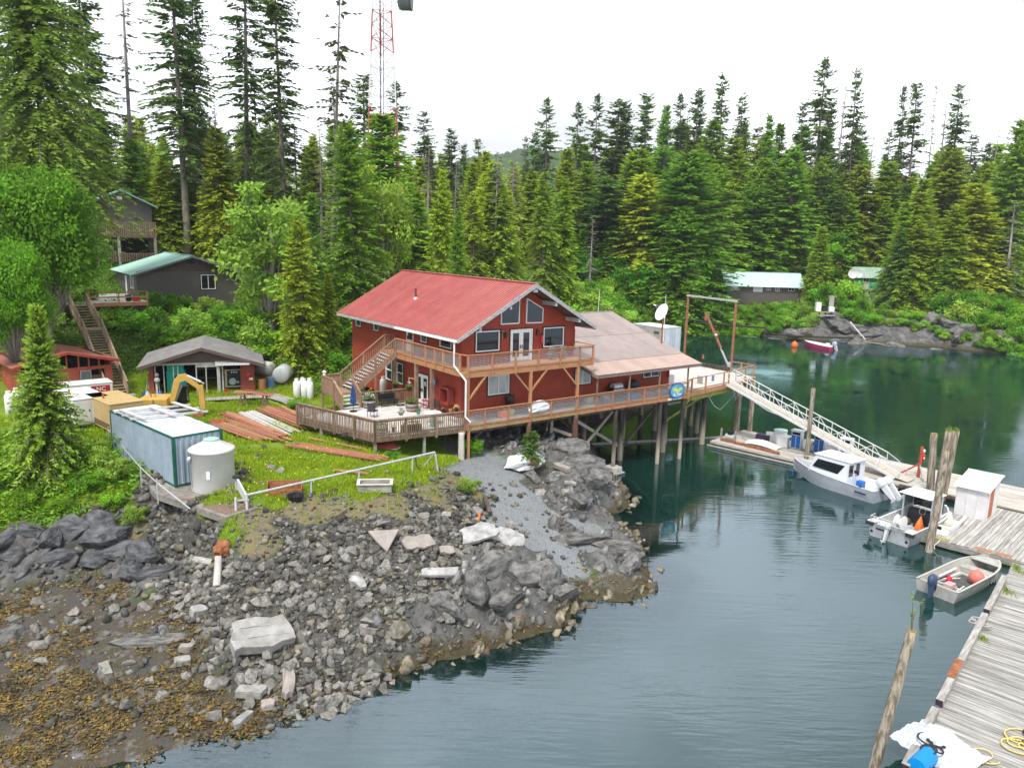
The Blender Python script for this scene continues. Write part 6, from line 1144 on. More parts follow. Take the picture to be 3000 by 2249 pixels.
for y in(4.3,5.4,6.5):K.p('long_rail',K.b().beam((-.2+.0*y,y+.4,.1),(3.7,y-.5,.1),.12,.1),bm)
for x in(.25,1.75,3.2):K.p('cross_board',K.b().beam((x,3.75,.2),(x-.1,6.9,.2),.22,.05),bm)
T=Thing('water_tank','large white plastic water tank with green lid beside the blue container','tank',(-14.98,37.15,4.12));tw=M('tank_offwhite',(.50,.495,.47),(.57,.565,.54),.9,.5,c3=(.54,.54,.53),s3=.8,t3=.62)
T.p('shell',T.b().lathe((0,0,0),[(1.02,0),(1.04,.06),(1.05,2.0),(1.12,2.05),(1.13,2.1),(1.05,2.16),(.42,2.48),(.4,2.52)],36),tw,smooth=True);T.p('lid',T.b().lathe((0,0,2.5),[(.36,0),(.38,.03),(.38,.1),(.3,.13),(.02,.135)],24),M('sea_green_lid',(.30,.46,.40),rough=.6));T.p('outlet',T.b().tube((-.8,-.72,1.75),(-.88,-.8,1.75),.1,n=12),white);T.p('cable',T.b().path([(-.72,-.80,2.1),(-.74,-.83,1.2),(-.72,-.82,.3)],.012,5),blackp)
T.p('patch',T.b().box((.1,-1.075,.8),(.28,-1.055,1.2)),M('tape_white',(.7,.72,.74)))
T=Thing('concrete_pad','old concrete slab under the tank with mossy stained end','slab',(0,0,0));pts=[(-24.6,45.6),(-17.5,36.2),(-12.9,33.2),(-11.9,34.6),(-13.4,36.2),(-13.7,38.6),(-16.5,40.4)]
T.p('slab',T.b().prism(pts,3.8,4.12),M('mossy_concrete',(.17,.155,.135),(.27,.25,.225),2.5,.9,.4,14,c3=(.13,.13,.06),s3=1.1,t3=.58));T.p('stain',T.b().prism([(-16.0,35.5),(-13.0,33.5),(-12.1,34.6),(-13.4,36.0),(-14.6,35.9)],4.121,4.128),M('brown_leaf_litter',(.12,.075,.05),(.24,.17,.12),9,.95,.3,20,c3=(.15,.14,.03),s3=2,t3=.6))
T=Thing('pipe_fence','low galvanised pipe fence along the retaining wall by the container','fence',(-20,40,4.1));fp=[(-24.3,44.9),(-21.3,40.9),(-18.9,37.7),(-17.0,35.4),(-14.9,34.1)]
for a,b_ in zip(fp,fp[1:]):
 T.p('rail',MB((-20,40,4.1)).tube((*a,4.95),(*b_,4.95 if b_[0]<-16 else 4.15),.03,n=6),galv)
for p in fp[:-1]:T.p('post',MB((-20,40,4.1)).tube((*p,3.9),(*p,5.15),.035,n=6),galv)
T=Thing('yard_pipe_rail','long pale pipe rail on posts across the front of the grassy yard','railing',gz3(-8,38));A,B=Vector((-12.35,34.5,4.75)),Vector((-4.3,42.2,4.85));o=Vector(T.e.location)
W_=lambda a,b_,r,n=8:MB(o).tube(a,b_,r,r,n)
T.p('rail',W_(A,B,.06),galv)
for t in(0,.3,.55,.86,1):p=A.lerp(B,t);T.p('post',W_(p,(p.x+(.25 if t==1 else 0),p.y-.1,g1(p.x,p.y)-.2),.05),galv)
T.p('brace',W_(B,(B.x-.6,B.y-.3,4.1),.035),galv);T.p('hanging_chain',MB(o).path([A.lerp(B,.88),A.lerp(B,.88)+Vector((.05,-.1,-.5)),A.lerp(B,.9)+Vector((.1,-.15,-.75))],.03,5),rubber)
T=Thing('davit_frame','white steel channel frame with black roller at the pad end','frame',gz3(-12.7,35.2));o=Vector(T.e.location);T.p('channel',MB(o).beam((-13.35,36.1,4.75),(-12.3,34.25,4.62),.08,.5),M('pale_grey_steel',(.46,.48,.50),(.55,.56,.57),3,.5));T.p('roller',MB(o).lathe((-13.45,36.25,5.0),[(.05,0),(.2,.01),(.2,.1),(.05,.12)],14),rubber);T.p('roller_post',MB(o).tube((-13.45,36.25,4.1),(-13.45,36.25,5.0),.09,n=10),galv)
for p in((-12.3,34.3),(-12.75,34.1)):T.p('leg',MB(o).beam((*p,3.6),(*p,4.75),.12,.08),M('pale_grey_steel',(0,0,0)))
T.p('cross_bar',MB(o).beam((-12.8,34.1,4.6),(-12.2,34.3,4.6),.07,.07),galv)
T=Thing('rusty_trough','rusty steel trough standing in the yard grass','trough',gz3(-11.3,36.9),.17);T.p('back_plate',T.b().box((-.85,.25,-.05),(.85,.3,.62)),rust);T.p('floor',T.b().box((-.85,-.3,.08),(.85,.25,.14)),rust);T.p('front_lip',T.b().box((-.85,-.32,-.05),(.85,-.28,.3)),rust)
for x in(-.85,.82):T.p('end_plate',T.b().hexa([(x,-.28,-.05),(x+.04,-.28,-.05),(x+.04,.25,-.05),(x,.25,-.05)],[(x,-.28,.3),(x+.04,-.28,.3),(x+.04,.25,.62),(x,.25,.62)]),rust)
T=Thing('black_tub','oval black tub in the grass below the rusty trough','tub',gz3(-10.5,36.0));T.p('tub',T.b().lathe((0,0,0),[(.3,0),(.42,.3),(.45,.32),(.38,.3),(.28,.04)],18),blackp)
T=Thing('grey_planter','grey timber planter box standing in the front grass','planter',gz3(-6.95,38.0,.05),.12)
for q in(((-.85,-.42,0),(.85,-.38,.42)),((-.85,.38,0),(.85,.42,.42)),((-.85,-.378,0),(-.81,.378,.42)),((.81,-.378,0),(.85,.378,.42))):T.p('side_board',T.b().box(*q),greywood)
T.p('rim',T.b().box((-.92,-.5,.422),(.92,-.36,.46)),palewood);T.p('rim',T.b().box((-.92,.36,.422),(.92,.5,.46)),palewood);T.p('rim',T.b().box((-.92,-.358,.422),(-.76,.358,.46)),palewood);T.p('rim',T.b().box((.76,-.358,.422),(.92,.358,.46)),palewood);T.p('soil',T.b().box((-.8,-.37,.02),(.8,.37,.2)),M('dry_soil',(.20,.15,.11),(.28,.23,.18),6,.95))
lum=M('red_brown_lumber',(.28,.115,.06),(.36,.165,.095),2,.8,.25,18,.28,stretch=(.5,5,5));lumg=M('grey_lumber',(.40,.38,.36),(.5,.48,.46),2,.85,.3,18,.1,stretch=(.5,5,5))
def lumber(label,a,b_,n,layers,w,h,mt,seed,fan=.05):
 a,b_=Vector((*a,0)),Vector((*b_,0));d=b_-a;L_=d.length;rz=math.atan2(d.y,d.x);rr=random.Random(seed);c=gz3(a.x,a.y);T=Thing('lumber_pile',label,'lumber',c,rz);sl=(g1(b_.x,b_.y)-g1(a.x,a.y))/L_
 me=plank_mesh(L_,w,h,mt,'lum'+str(seed))
 for lay in range(layers):
  for k in range(n-lay*rr.randint(0,2)):
   T.inst('board',me,(rr.uniform(-.5,.5),(k-(n-1)/2)*(w+.012)+rr.uniform(-.02,.02)-w/2,.12+h+lay*(h+.004)),rot=(rr.uniform(-.04,.04),-sl+rr.uniform(-.004,.004),rr.uniform(-fan,fan)*.5),scale=(rr.uniform(.8,1.08),1,1))
lumber('wide pile of red-brown boards beside the blue container',(-19.0,49.2),(-14.5,45.3),9,2,.2,.05,lum,1);lumber('second red-brown board pile fanned out behind the nearest one',(-19.6,51.6),(-14.8,46.9),5,3,.2,.05,lum,2);lumber('stack of grey metal-like boards between the brown lumber piles',(-18.4,52.1),(-13.9,47.2),7,2,.17,.05,lumg,3);lumber('red-brown lumber pile right of the grey boards',(-17.3,53.0),(-12.6,48.3),5,3,.24,.06,lum,4);lumber('single long red-brown beam lying nearest the patio railing',(-16.3,53.6),(-11.8,47.8),1,1,.3,.15,lum,5)
lumber('low stack of red-brown boards in the middle of the grass',(-13.0,44.5),(-7.3,42.7),5,2,.2,.06,lum,6,.07);lumber('short pale red plank in the grass near the pipe rail',(-10.0,40.2),(-8.0,40.0),1,1,.22,.05,lum,7);lumber('thin red-brown plank half hidden in grass below the patio',(-12.4,46.2),(-8.6,44.3),1,1,.2,.05,lum,8)
def trestle(x,y,rz,label):
 T=Thing('saw_horse',label,'saw horse',gz3(x,y),rz);T.p('beam',T.b().box((-.75,-.06,.72),(.75,.06,.84)),greywood)
 for sx in(-1,1):
  for sy in(-1,1):T.p('leg',T.b().beam((sx*.6,sy*.32,0),(sx*.55,sy*.04,.78),.09,.05,(1,0,0)),oldwood)
  T.p('leg_tie',T.b().beam((sx*.58,-.22,.28),(sx*.58,.22,.28),.03,.08),oldwood)
trestle(-19.7,55.0,1.9,'dark timber saw horse nearest the garage');trestle(-18.0,54.7,1.9,'dark timber saw horse nearest the boardwalk')
for i,(dx,dy,rz,L_)in enumerate(((-20.5,55.5,-.28,3.2),(-20.4,54.9,-.2,3.0),(-19.9,56.0,-.5,2.6),(-20.3,54.3,.18,3.4))):
 single('board',('first','second','third','crossing thin')[i]+' red-brown board laid across the saw horses','board',plank_mesh(L_,.2 if i<3 else .06,.06,lum,'tr'),None,gz3(-19.7,55.0,.91+.065*(i==3)+.001*i)+Vector((dx+19.7,dy-55.0,0)),rz)
T=Thing('boardwalk','narrow grey boardwalk leading past the saw horses to the patio','boardwalk',UV(19.6,59.5,0));o=Vector(T.e.location);path=[UV(19.0,47.6,5.1),UV(19.9,51.5,4.75),UV(20.0,55,4.6),UV(19.4,58.0,4.6)]
path2=[UV(19.4,57.2,4.6),UV(14.5,58.5,4.6)]
for pp,w in((path,1.3),(path2,1.0)):
 for a,b_ in zip(pp,pp[1:]):
  d=b_-a;n=int(d.length/.16);s=Vector((d.y,-d.x,0)).normalized()*w/2
  for k in range(n):
   p,q=a.lerp(b_,k/n),a.lerp(b_,(k+.9)/n);T.p('plank',MB(o).slab([p-s,q-s,q+s,p+s],(0,0,-.04)),greywood,fix=False)
def garage():
 c=Vector((-27.6,57.3,4.4));rz=R(19.7);T=Thing('garage','open-fronted garage with dark brown gable and grey roof below the shrubs','garage',c,rz);Wd,Dp,h,ap=7.6,6.5,2.45,1.15
 gr=M('grey_felt_roof',(.17,.16,.155),(.23,.22,.215),1.2,.85,.15,14);br=M('dark_brown_boards',(.088,.058,.052),(.115,.08,.072),2,.8,.2,20,stretch=(.5,1,6));rw=siding('faded_red_siding',(.23,.045,.03),(.30,.075,.05),.3);pale=M('pale_weathered_post',(.34,.32,.30),(.45,.43,.41),3,.85)
 x0,x1,y0,y1=0,Wd,0,Dp;R0=(-.75,-.55)
 for s,xa in((0,-.75),(1,Wd+.75)):
  zt=lambda x:h+ap-abs(x-Wd/2)/(Wd/2+.75)*(ap+.25)
  T.p('roof_slope',T.b().slab([(Wd/2,-.6,h+ap),(xa,-.6,zt(xa)),(xa,Dp+.5,zt(xa)),(Wd/2,Dp+.5,h+ap)],(0,0,.1)),gr);T.p('rake_board',T.b().slab([(Wd/2,-.64,h+ap+.1),(xa,-.64,zt(xa)+.1),(xa,-.64,zt(xa)-.16),(Wd/2,-.64,h+ap-.14)],(0,.035,0)),br);T.p('eave_board',T.b().box((min(xa,xa+.04),-.6,zt(xa)-.16),(max(xa,xa+.04),Dp+.5,zt(xa)+.08)),br)
 T.p('gable_board',T.b().slab([(-.2,0,h+.0),(Wd+.2,0,h),(Wd/2,0,h+ap-.02)],(0,.06,0)),br)
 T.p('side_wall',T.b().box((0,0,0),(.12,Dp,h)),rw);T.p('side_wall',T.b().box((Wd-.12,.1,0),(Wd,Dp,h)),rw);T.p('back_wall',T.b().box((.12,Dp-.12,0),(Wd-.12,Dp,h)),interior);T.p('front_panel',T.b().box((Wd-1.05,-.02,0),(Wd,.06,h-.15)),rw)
 T.p('left_panel',T.b().box((0,-.03,0),(.32,.05,h)),rw);T.p('lintel',T.b().box((.32,-.06,h-.14),(5.2,.1,h)),pale)
 for x,w in((.45,.08),(1.05,.07),(3.35,.08),(4.05,.08),(4.95,.24),(5.25,.12)):T.p('door_post',T.b().box((x-w/2,-.08,0),(x+w/2,.04,h-.14)),pale)
 T.p('transom',T.b().box((3.4,-.07,h-.36),(4.9,.0,h-.15)),pale)
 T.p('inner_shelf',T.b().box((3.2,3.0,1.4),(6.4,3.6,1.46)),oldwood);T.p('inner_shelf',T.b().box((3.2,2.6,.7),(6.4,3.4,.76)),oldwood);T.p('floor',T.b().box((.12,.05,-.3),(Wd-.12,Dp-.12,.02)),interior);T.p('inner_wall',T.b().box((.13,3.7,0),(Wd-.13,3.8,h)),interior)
 aw=roof_panel((0,0,0),(0,-.9,-.25),(1,0,0),2.5,12,M('grey_awning_tin',(.34,.34,.33),(.42,.42,.41),3,.6),'awning',.02);T.inst('awning',aw,(4.75,-.05,h+.0)+Vector((0,0,0))if False else Vector((4.75,-.05,h+.12)))
 T.p('wall_box',T.b().lathe((Wd-.45,-.06,1.35),[(.08,0),(.2,-.06),(.2,-.16),(.06,-.2)],12,'y'),redp);T.p('notice',T.b().box((Wd-.42,-.03,.95),(Wd-.12,-.022,1.15)),white)
 Mx=Matrix.Translation(c)@Matrix.Rotation(rz,4,'Z')
 G=Thing('teal_machine','bright teal machine cabinet standing in the garage doorway','machine',Mx@Vector((1.85,.7,.02)),rz);tl=M('teal_enamel',(.01,.30,.25),(.015,.35,.29),2,.45);o=G.p('cabinet',G.b().box((-.68,-.3,0),(.68,.6,1.75)),tl);bevel(o,.05);G.p('upper_housing',G.b().box((-.62,-.2,1.752),(.58,.5,2.2)),tl);G.p('front_door',G.b().box((-.42,-.34,.3),(.42,-.302,1.62)),tl);G.p('window',G.b().box((-.2,-.352,1.15),(.22,-.341,1.42)),blackp);G.p('dial',G.b().lathe((.27,-.342,1.02),[(.02,0),(.08,0),(.08,-.03),(.02,-.04)],12,'y'),blackp);G.p('side_flap',G.b().box((.7,-.5,.3),(.74,.2,1.62)),tl)
 P_=Thing('control_panel','cream-framed dark generator panel under the garage awning','generator',Mx@Vector((6.0,.55,.02)),rz);cm=M('cream_frame',(.55,.5,.36),rough=.6)
 for q in(((-.62,0,.3),(.62,.08,.4)),((-.62,0,1.65),(.62,.08,1.72)),((-.62,0,.4),(-.45,.08,1.65)),((.55,0,.4),(.62,.08,1.65))):P_.p('frame',P_.b().box(*q),cm)
 P_.p('panel',P_.b().box((-.449,.02,.401),(.549,.06,1.649)),M('panel_navy',(.02,.025,.045),rough=.5));P_.p('fan_guard',P_.b().lathe((-.05,.02,.75),[(.02,0),(.26,0),(.28,-.03),(.24,-.04),(.02,-.03)],18,'y'),galv);P_.p('meter',P_.b().lathe((.35,.02,.7),[(.02,0),(.1,0),(.1,-.03),(.02,-.03)],12,'y'),galv)
 for x in(-.1,.08,.26):P_.p('gauge',P_.b().lathe((x,.02,1.5),[(.01,0),(.06,0),(.06,-.02),(.01,-.02)],10,'y'),white)
 P_.p('support',P_.b().box((-.5,.1,0),(.5,.5,.3)),blackp)
 single('jerry_can','small red jerry can at the foot of the garage post','jerry can',MB().box((-.12,-.09,0),(.12,.09,.3)),redp,Mx@Vector((5.5,-.3,.05)),rz)
 Cc=Thing('mop_head','old wringer pole with grey mop heads leaning at the garage corner','mop',Mx@Vector((.55,-.45,-.05)),rz);Cc.p('pole',Cc.b().beam((0,0,0),(.0,.2,1.5),.06,.06),rope);Cc.p('pole',Cc.b().beam((.16,0,0),(.12,.2,1.6),.06,.06),greywood);Cc.p('mop',Cc.b().lathe((.03,.1,1.25),[(.1,-.15),(.22,0),(.2,.15),(.08,.25)],10),M('grey_mop',(.3,.29,.28),(.42,.41,.4),10,.95));Cc.p('mop',Cc.b().lathe((.03,.15,1.65),[(.1,-.1),(.17,0),(.14,.12),(.05,.2)],10),M('dark_mop',(.15,.13,.12),(.25,.22,.2),10,.95))
 for i,(x,y,l,c_)in enumerate(((-.1,-.7,'pale blue jug',M('pale_blue_plastic',(.3,.5,.65),rough=.5)),(.75,-.6,'blue bucket',bluep),(-.35,-.5,'dark blue drum',M('navy_plastic',(.02,.06,.2),rough=.5)))):single('jug',l+' on the ground at the garage corner','bucket',MB().lathe((0,0,0),[(.13,0),(.16,.05),(.16,.4),(.07,.5),(.05,.55)],12),c_,Mx@Vector((x,y,-.05)),smooth=True)
 for i in range(5):single('long_tool',('shovel','rake','oar','hoe','paddle')[i]+' with a long handle leaning on the garage side wall','tool',MB().tube((0,0,0),(.25,0,1.5+.1*i),.025,n=6),(rope,oldwood)[i%2],Mx@Vector((-.35,.3+.5*i,.0)),rz)
 single('white_rope','white rope loop hanging in the garage doorway','rope',MB().path([(-.16,0,.3),(-.17,0,-.5),(-.08,0,-.95),(.08,0,-.98),(.16,0,-.5),(.15,0,.3)],.025,6),rope,Mx@Vector((1.9,-.12,1.95)),rz)
garage()
def red_shed():
 c=Vector((-35.2,53.8,4.75));rz=R(45);T=Thing('red_shed','small faded red shed with rusty red roof at the foot of the long stairs','shed',c,rz);Wd,Dp,h,ap=6.2,6,2.3,.75;rw=M('sunfaded_red_boards',(.30,.055,.03),(.37,.085,.05),1.4,.75,c3=(.40,.14,.10),s3=.8,t3=.62);rr_=M('rusty_red_roof',(.24,.07,.045),(.31,.115,.075),1.5,.8,c3=(.16,.14,.06),s3=1.2,t3=.64)
 tr=M('red_trim',(.27,.04,.025),rough=.7)
 for xa in(-.5,Wd+.5):
  zt=h+ap-abs(xa-Wd/2)/(Wd/2)*ap
  T.p('roof_slope',T.b().slab([(Wd/2,-.4,h+ap),(xa,-.4,zt),(xa,Dp,zt),(Wd/2,Dp,h+ap)],(0,0,.08)),rr_);T.p('rake_board',T.b().slab([(Wd/2,-.43,h+ap+.08),(xa,-.43,zt+.08),(xa,-.43,zt-.12),(Wd/2,-.43,h+ap-.12)],(0,.03,0)),tr)
 hw=h-.45
 mb=T.b();wall_cells(mb,Face('v',0,-1),0,Wd,-.6,hw,[(3.9,5.65,.85,1.6)],.1);T.p('front_wall',mb,rw);T.p('side_wall',T.b().box((0,.1,-.6),(.1,Dp,h)),rw);T.p('side_wall',T.b().box((Wd-.1,.1,-.6),(Wd,Dp,h)),rw);T.p('back_wall',T.b().box((.1,Dp-.1,-.6),(Wd-.1,Dp,h+.3)),rw);T.p('interior',T.b().box((.2,1.2,-.5),(Wd-.2,Dp-.2,h+.2)),interior)
 for x in(.06,1.2,2.1,Wd/2,3.9,4.6,5.3,Wd-.06):T.p('stud',T.b().box((x-.05,.02,hw),(x+.05,.09,h+ap-abs(x-Wd/2)/(Wd/2)*ap)),rw)
 T.p('window_sash',T.b().box((3.95,.0,.88),(4.7,.04,1.57)),galv);T.p('pane',T.b().box((4.0,-.012,.93),(4.65,-.001,1.52)),M('dusty_glass',(.12,.14,.14),rough=.15));T.p('shelf_goods',T.b().box((4.8,.2,.75),(5.5,.6,1.1)),oldwood)
red_shed()
def long_stairs():
 T=Thing('hill_stairs','long wooden staircase climbing the bank to the grey house','staircase',(9.9,63.6,4.5),frame='uv');st=M('hill_stair_wood',(.22,.155,.10),(.32,.235,.16),3,.8,.3,20,.12);u0,u1=9.2,10.55
 fl=[((63.6,4.5),(73.4,8.35),24),((74.6,8.4),(81.0,9.95),9)]
 for(v0,z0),(v1,z1),n in fl:
  for k in range(n+1):
   v,z=v0+(v1-v0)*k/n,z0+(z1-z0)*k/n;T.p('tread',T.b().box((u0,v-.02,z-.05),(u1,v+.32,z)),st,fix=False);T.p('riser',T.b().box((u0+.03,v+.25,z-.15),(u1-.03,v+.28,z-.052)),darkwood,fix=False)
  for u in(u0-.05,u1+.05):
   T.p('stringer',T.b().beam((u,v0,z0-.12),(u,v1+.2,z1-.12),.06,.28),st);T.p('handrail',T.b().beam((u,v0-.1,z0+.95),(u,v1+.2,z1+.95),.12,.05),st);T.p('mid_rail',T.b().beam((u,v0,z0+.55),(u,v1,z1+.55),.04,.12),st);T.p('mid_rail',T.b().beam((u,v0,z0+.25),(u,v1,z1+.25),.04,.12),st)
   for k in range(5):v,z=v0+(v1-v0)*k/4,z0+(z1-z0)*k/4;T.p('post',T.b().beam((u,v,z-.6),(u,v,z+.96),.1,.1,(0,1,0)),st)
 T.p('landing',T.b().box((u0-.1,73.4,8.25),(u1+.1,74.7,8.38)),st);T.p('foot_slab',T.b().box((u0-.3,62.9,4.2),(u1+.5,63.7,4.48)),concrete)
long_stairs()
single('blue_chair','bright blue plastic garden chair on the bank beside the stairs','chair',MB().box((-.3,-.25,.25),(.3,.25,.33)).slab([(-.32,.2,.3),(.32,.2,.3),(.26,.45,.95),(-.26,.45,.95)],(0,.04,0)).box((-.36,-.25,.45),(-.28,.25,.5)).box((.28,-.25,.45),(.36,.25,.5)).box((-.34,-.26,0),(-.28,-.18,.46)).box((.28,-.26,0),(.34,-.18,.46)).box((-.34,.18,0),(-.28,.26,.46)).box((.28,.18,0),(.34,.26,.46)),M('bright_blue_chair',(.01,.22,.62),rough=.5),at(313,925,8.0)-Vector((0,0,.3)),.6)
def genset(name,label,c,rz,L_,W_,H_,mt,lou=True,logo=None,base=True):
 T=Thing(name,label,'generator',c,rz);z0=.3 if base else .02
 o=T.p('housing',T.b().box((0,0,z0),(L_,W_,H_)),mt);bevel(o,.04);o=T.p('roof',T.b().box((-.03,-.03,H_+.002),(L_+.03,W_+.03,H_+.06)),mt);bevel(o,.02)
 if base:T.p('skid',T.b().box((.1,.1,0),(L_-.1,W_-.1,z0-.003)),blackp)
 T.p('exhaust',T.b().tube((L_*.2,W_*.5,H_+.06),(L_*.2,W_*.5,H_+.38),.06,n=8),rust)
 n=max(2,int(L_/1.0))
 for k in range(n):T.p('door',T.b().box((k*L_/n+.05,-.018,z0+.15),((k+1)*L_/n-.05,-.003,H_-.15)),mt);T.p('latch',T.b().box(((k+1)*L_/n-.16,-.035,(z0+H_)/2),((k+1)*L_/n-.1,-.019,(z0+H_)/2+.14)),blackp)
 if lou:
  for k in range(4):T.p('louvre',T.b().box((-.02,.2,z0+.15+k*.09),(-.004,W_-.2,z0+.2+k*.09)),M('louvre_dark',(.08,.06,.03)))
 return T
offw=M('offwhite_enamel',(.58,.575,.55),(.65,.645,.62),1.2,.5,c3=(.5,.46,.40),s3=.9,t3=.66);tan=M('tan_yellow_enamel',(.44,.30,.13),(.50,.35,.165),1.3,.55,c3=(.38,.22,.09),s3=1,t3=.66)
G1=genset('white_generator','long white generator trailer marked NC in front of the red shed',Vector((-32.6,50.2,4.25)),R(40),5.4,1.7,1.85,offw)
G1 .p('logo_patch',G1 .b().box((4.0,-.03,1.22),(5.2,-.02,1.72)),M('logo_red',(.36,.02,.03),rough=.5));t=text_mesh('NC',.42,white);G1 .inst('lettering',t,(4.62,-.034,1.47),rot=(math.pi/2,0,0))
G2=genset('cream_generator','shorter white generator cabinet between the NC trailer and the tan one',Vector((-27.3,46.6,4.4)),R(47),2.1,3.9,1.9,offw);G3=genset('tan_generator','tan yellow generator cabinet behind the blue container',Vector((-24.5,45.6,4.3)),R(47),2.0,4.2,2.0,tan)
def excavator():
 c=gz3(-23.5,51.0);T=Thing('excavator','old yellow excavator with folded boom in the yard','excavator',c,R(8));ye=M('faded_yellow_paint',(.46,.27,.06),(.54,.34,.09),1.4,.6,c3=(.26,.13,.05),s3=1.2,t3=.64);tk=M('track_steel',(.05,.042,.036),(.09,.075,.06),5,.8)
 for y in(-.85,.85):
  mb=T.b();n=20;pr=[(.9*math.cos(a)*1.55,.36*math.sin(a)+.4)for a in np.linspace(0,2*math.pi,n+1)[:-1]];mb.add([(x,y-.22,z)for x,z in pr]+[(x,y+.22,z)for x,z in pr],[(i,(i+1)%n,n+(i+1)%n,n+i)for i in range(n)]+[tuple(range(n)),tuple(range(n,2*n))]);T.p('track',mb,tk)
 T.p('turntable',T.b().lathe((0,0,.7),[(.6,0),(.6,.2)],18),blackp);o=T.p('engine_deck',T.b().box((-1.9,-1.1,.92),(.4,1.1,1.75)),ye);bevel(o,.1);T.p('cab_frame',T.b().box((.75,.35,1.0),(1.6,1.08,2.4)),glass)
 for x in(.75,1.57):
  for y in(.34,1.06):T.p('cab_pillar',T.b().beam((x,y,1.0),(x,y,2.45),.07,.07,(1,0,0)),blackp)
 o=T.p('cab_roof',T.b().box((.67,.28,2.45),(1.67,1.14,2.52)),blackp);T.p('exhaust_stack',T.b().tube((-1.1,-.3,1.75),(-1.1,-.3,2.35),.05,n=8),rust);T.p('hand_rail',T.b().path([(-1.3,.2,1.75),(-1.2,.1,2.2),(-.95,0,2.5),(-.8,-.1,1.75)],.03,6),rust)
 def arm(pts,w,nm,mt=ye):
  mb=T.b();n=len(pts)//2;mb.add([(x,-.35-w/2,z)for x,z in pts]+[(x,-.35+w/2,z)for x,z in pts],[tuple(range(len(pts))),tuple(range(len(pts),2*len(pts)))[::-1]]+[(i,(i+1)%len(pts),len(pts)+(i+1)%len(pts),len(pts)+i)for i in range(len(pts))]);return T.p(nm,mb,mt)
 arm([(.35,1.2),(.75,1.2),(1.35,3.05),(1.75,3.2),(2.9,2.35),(3.05,2.6),(1.75,3.75),(1.2,3.65),(.85,3.2)],.34,'boom');arm([(2.75,2.75),(3.15,2.85),(3.3,.8),(3.1,.55),(2.85,.75)],.28,'dipper_arm');T.p('boom_ram',T.b().tube((1.9,-.35,3.6),(3.0,-.35,3.05),.1,n=10),alum);T.p('ram_rod',T.b().tube((3.0,-.35,3.05),(3.25,-.35,2.9),.05,n=8),galv);T.p('lift_ram',T.b().tube((.75,-.1,1.3),(1.35,-.1,2.7),.09,n=10),galv)
 mb=T.b();n=9;vs=[]
 for i in range(n):a=math.pi*(.1+1.0*i/(n-1));vs+=[(2.75+.5*math.cos(a),-.75,.45-.42*math.sin(a)),(2.75+.5*math.cos(a),.05,.45-.42*math.sin(a))]
 mb.add(vs,[(2*i,2*i+1,2*i+3,2*i+2)for i in range(n-1)]+[tuple(range(0,2*n,2)),tuple(range(1,2*n,2))]);T.p('bucket',mb,rust);T.p('side_tank',T.b().box((-1.6,-1.32,.95),(-.7,-1.11,1.7)),ye);T.e.scale=(.8,.8,.8)
excavator()
single('rusty_plate','rusty steel bucket lying beside the blue container','steel bucket',MB().slab([(-.5,0,0),(.5,0,0),(.5,.1,.5),(-.5,.1,.5)],(0,.06,0)).box((-.5,.06,0),(.5,.6,.06)),rust,gz3(-19.2,48.9),.4)
def htank(label,c,rz,L_,r,mt):
 T=Thing('fuel_tank',label,'tank',c,rz);T.p('drum',T.b().lathe((0,0,r+.25),[(r*.3,-.06),(r*.9,-.02),(r,.05),(r,L_-.05),(r*.9,L_+.02),(r*.3,L_+.06)],24,'y'),mt,smooth=True)
 for y in(.3,L_-.4):T.p('saddle',T.b().box((-r*.8,y,0),(r*.8,y+.15,.4)),oldwood)
htank('round grey fuel tank lying end-on by the shrubs',gz3(-18.9,61.6),R(5),2.2,.68,M('grey_tank_steel',(.34,.36,.36),(.42,.44,.44),2,.5,c3=(.3,.24,.16),s3=1,t3=.66));htank('pale tank lying behind the round grey fuel tank',gz3(-20.2,63.4),R(60),2.0,.62,M('pale_tank_steel',(.42,.42,.38),(.5,.5,.46),2,.5,c3=(.36,.2,.1),s3=1,t3=.62))
for i,(x,y,c1,c2,l)in enumerate(((-20.0,60.3,(.36,.12,.04),(.25,.20,.12),'rusty orange oil drum beside the garage'),(-19.55,61.0,(.08,.2,.4),(.14,.25,.42),'blue oil drum behind the rusty one'))):
 T=Thing('oil_drum',l,'drum',gz3(x,y));T.p('body',T.b().lathe((0,0,0),[(.29,0),(.3,.02),(.3,.3),(.31,.31),(.3,.33),(.3,.6),(.31,.61),(.3,.63),(.3,.9),(.29,.92)],20),M('drum%d'%i,c1,c2,2,.7,.1));T.p('lid',T.b().lathe((0,0,.9),[(.29,0),(.29,.03),(.02,.03)],20),rust)
for i,(dx,dy)in enumerate(((0,0),(.55,.12),(1.05,-.05),(.3,.55),(.85,.5))):gas_bottle(gz3(-16.5+dx,57.7+dy),1.35,.26,('front left','front middle','front right','back left','back right')[i]+' white gas cylinder of the five by the boardwalk','white gas cylinders by the boardwalk')
for i,(px,py)in enumerate(((30,1215),(52,1205))):gas_bottle(at(px,py,4.3)-Vector((0,0,0)),1.5,.27,('tall white gas cylinder at the left edge behind the young spruce','second tall white gas cylinder at the left edge')[i])
T=Thing('red_dinghy','upturned red and white dinghy stored under the patio','dinghy',UV(20.9,41.3,0)+Vector((0,0,4.0)),.5);T.p('hull',T.b().lathe((0,0,0),[(.75,0),(.8,.08),(.6,.28),(.25,.36)],18),M('red_dinghy_paint',(.32,.04,.03),(.4,.08,.06),3,.6),smooth=True);T.p('rim',T.b().lathe((0,0,-.04),[(.78,0),(.84,.03),(.8,.08)],18),white);T.e.scale=(1.3,.6,1)
sack('plastic_bag_heap','torn white plastic liner under the small spruce below the wharf','liner',UV(28.6,37.0,2.75),TH,1.15,.62,.42,M('white_liner',(.62,.62,.64),(.72,.72,.73),4,.7),9,.55)
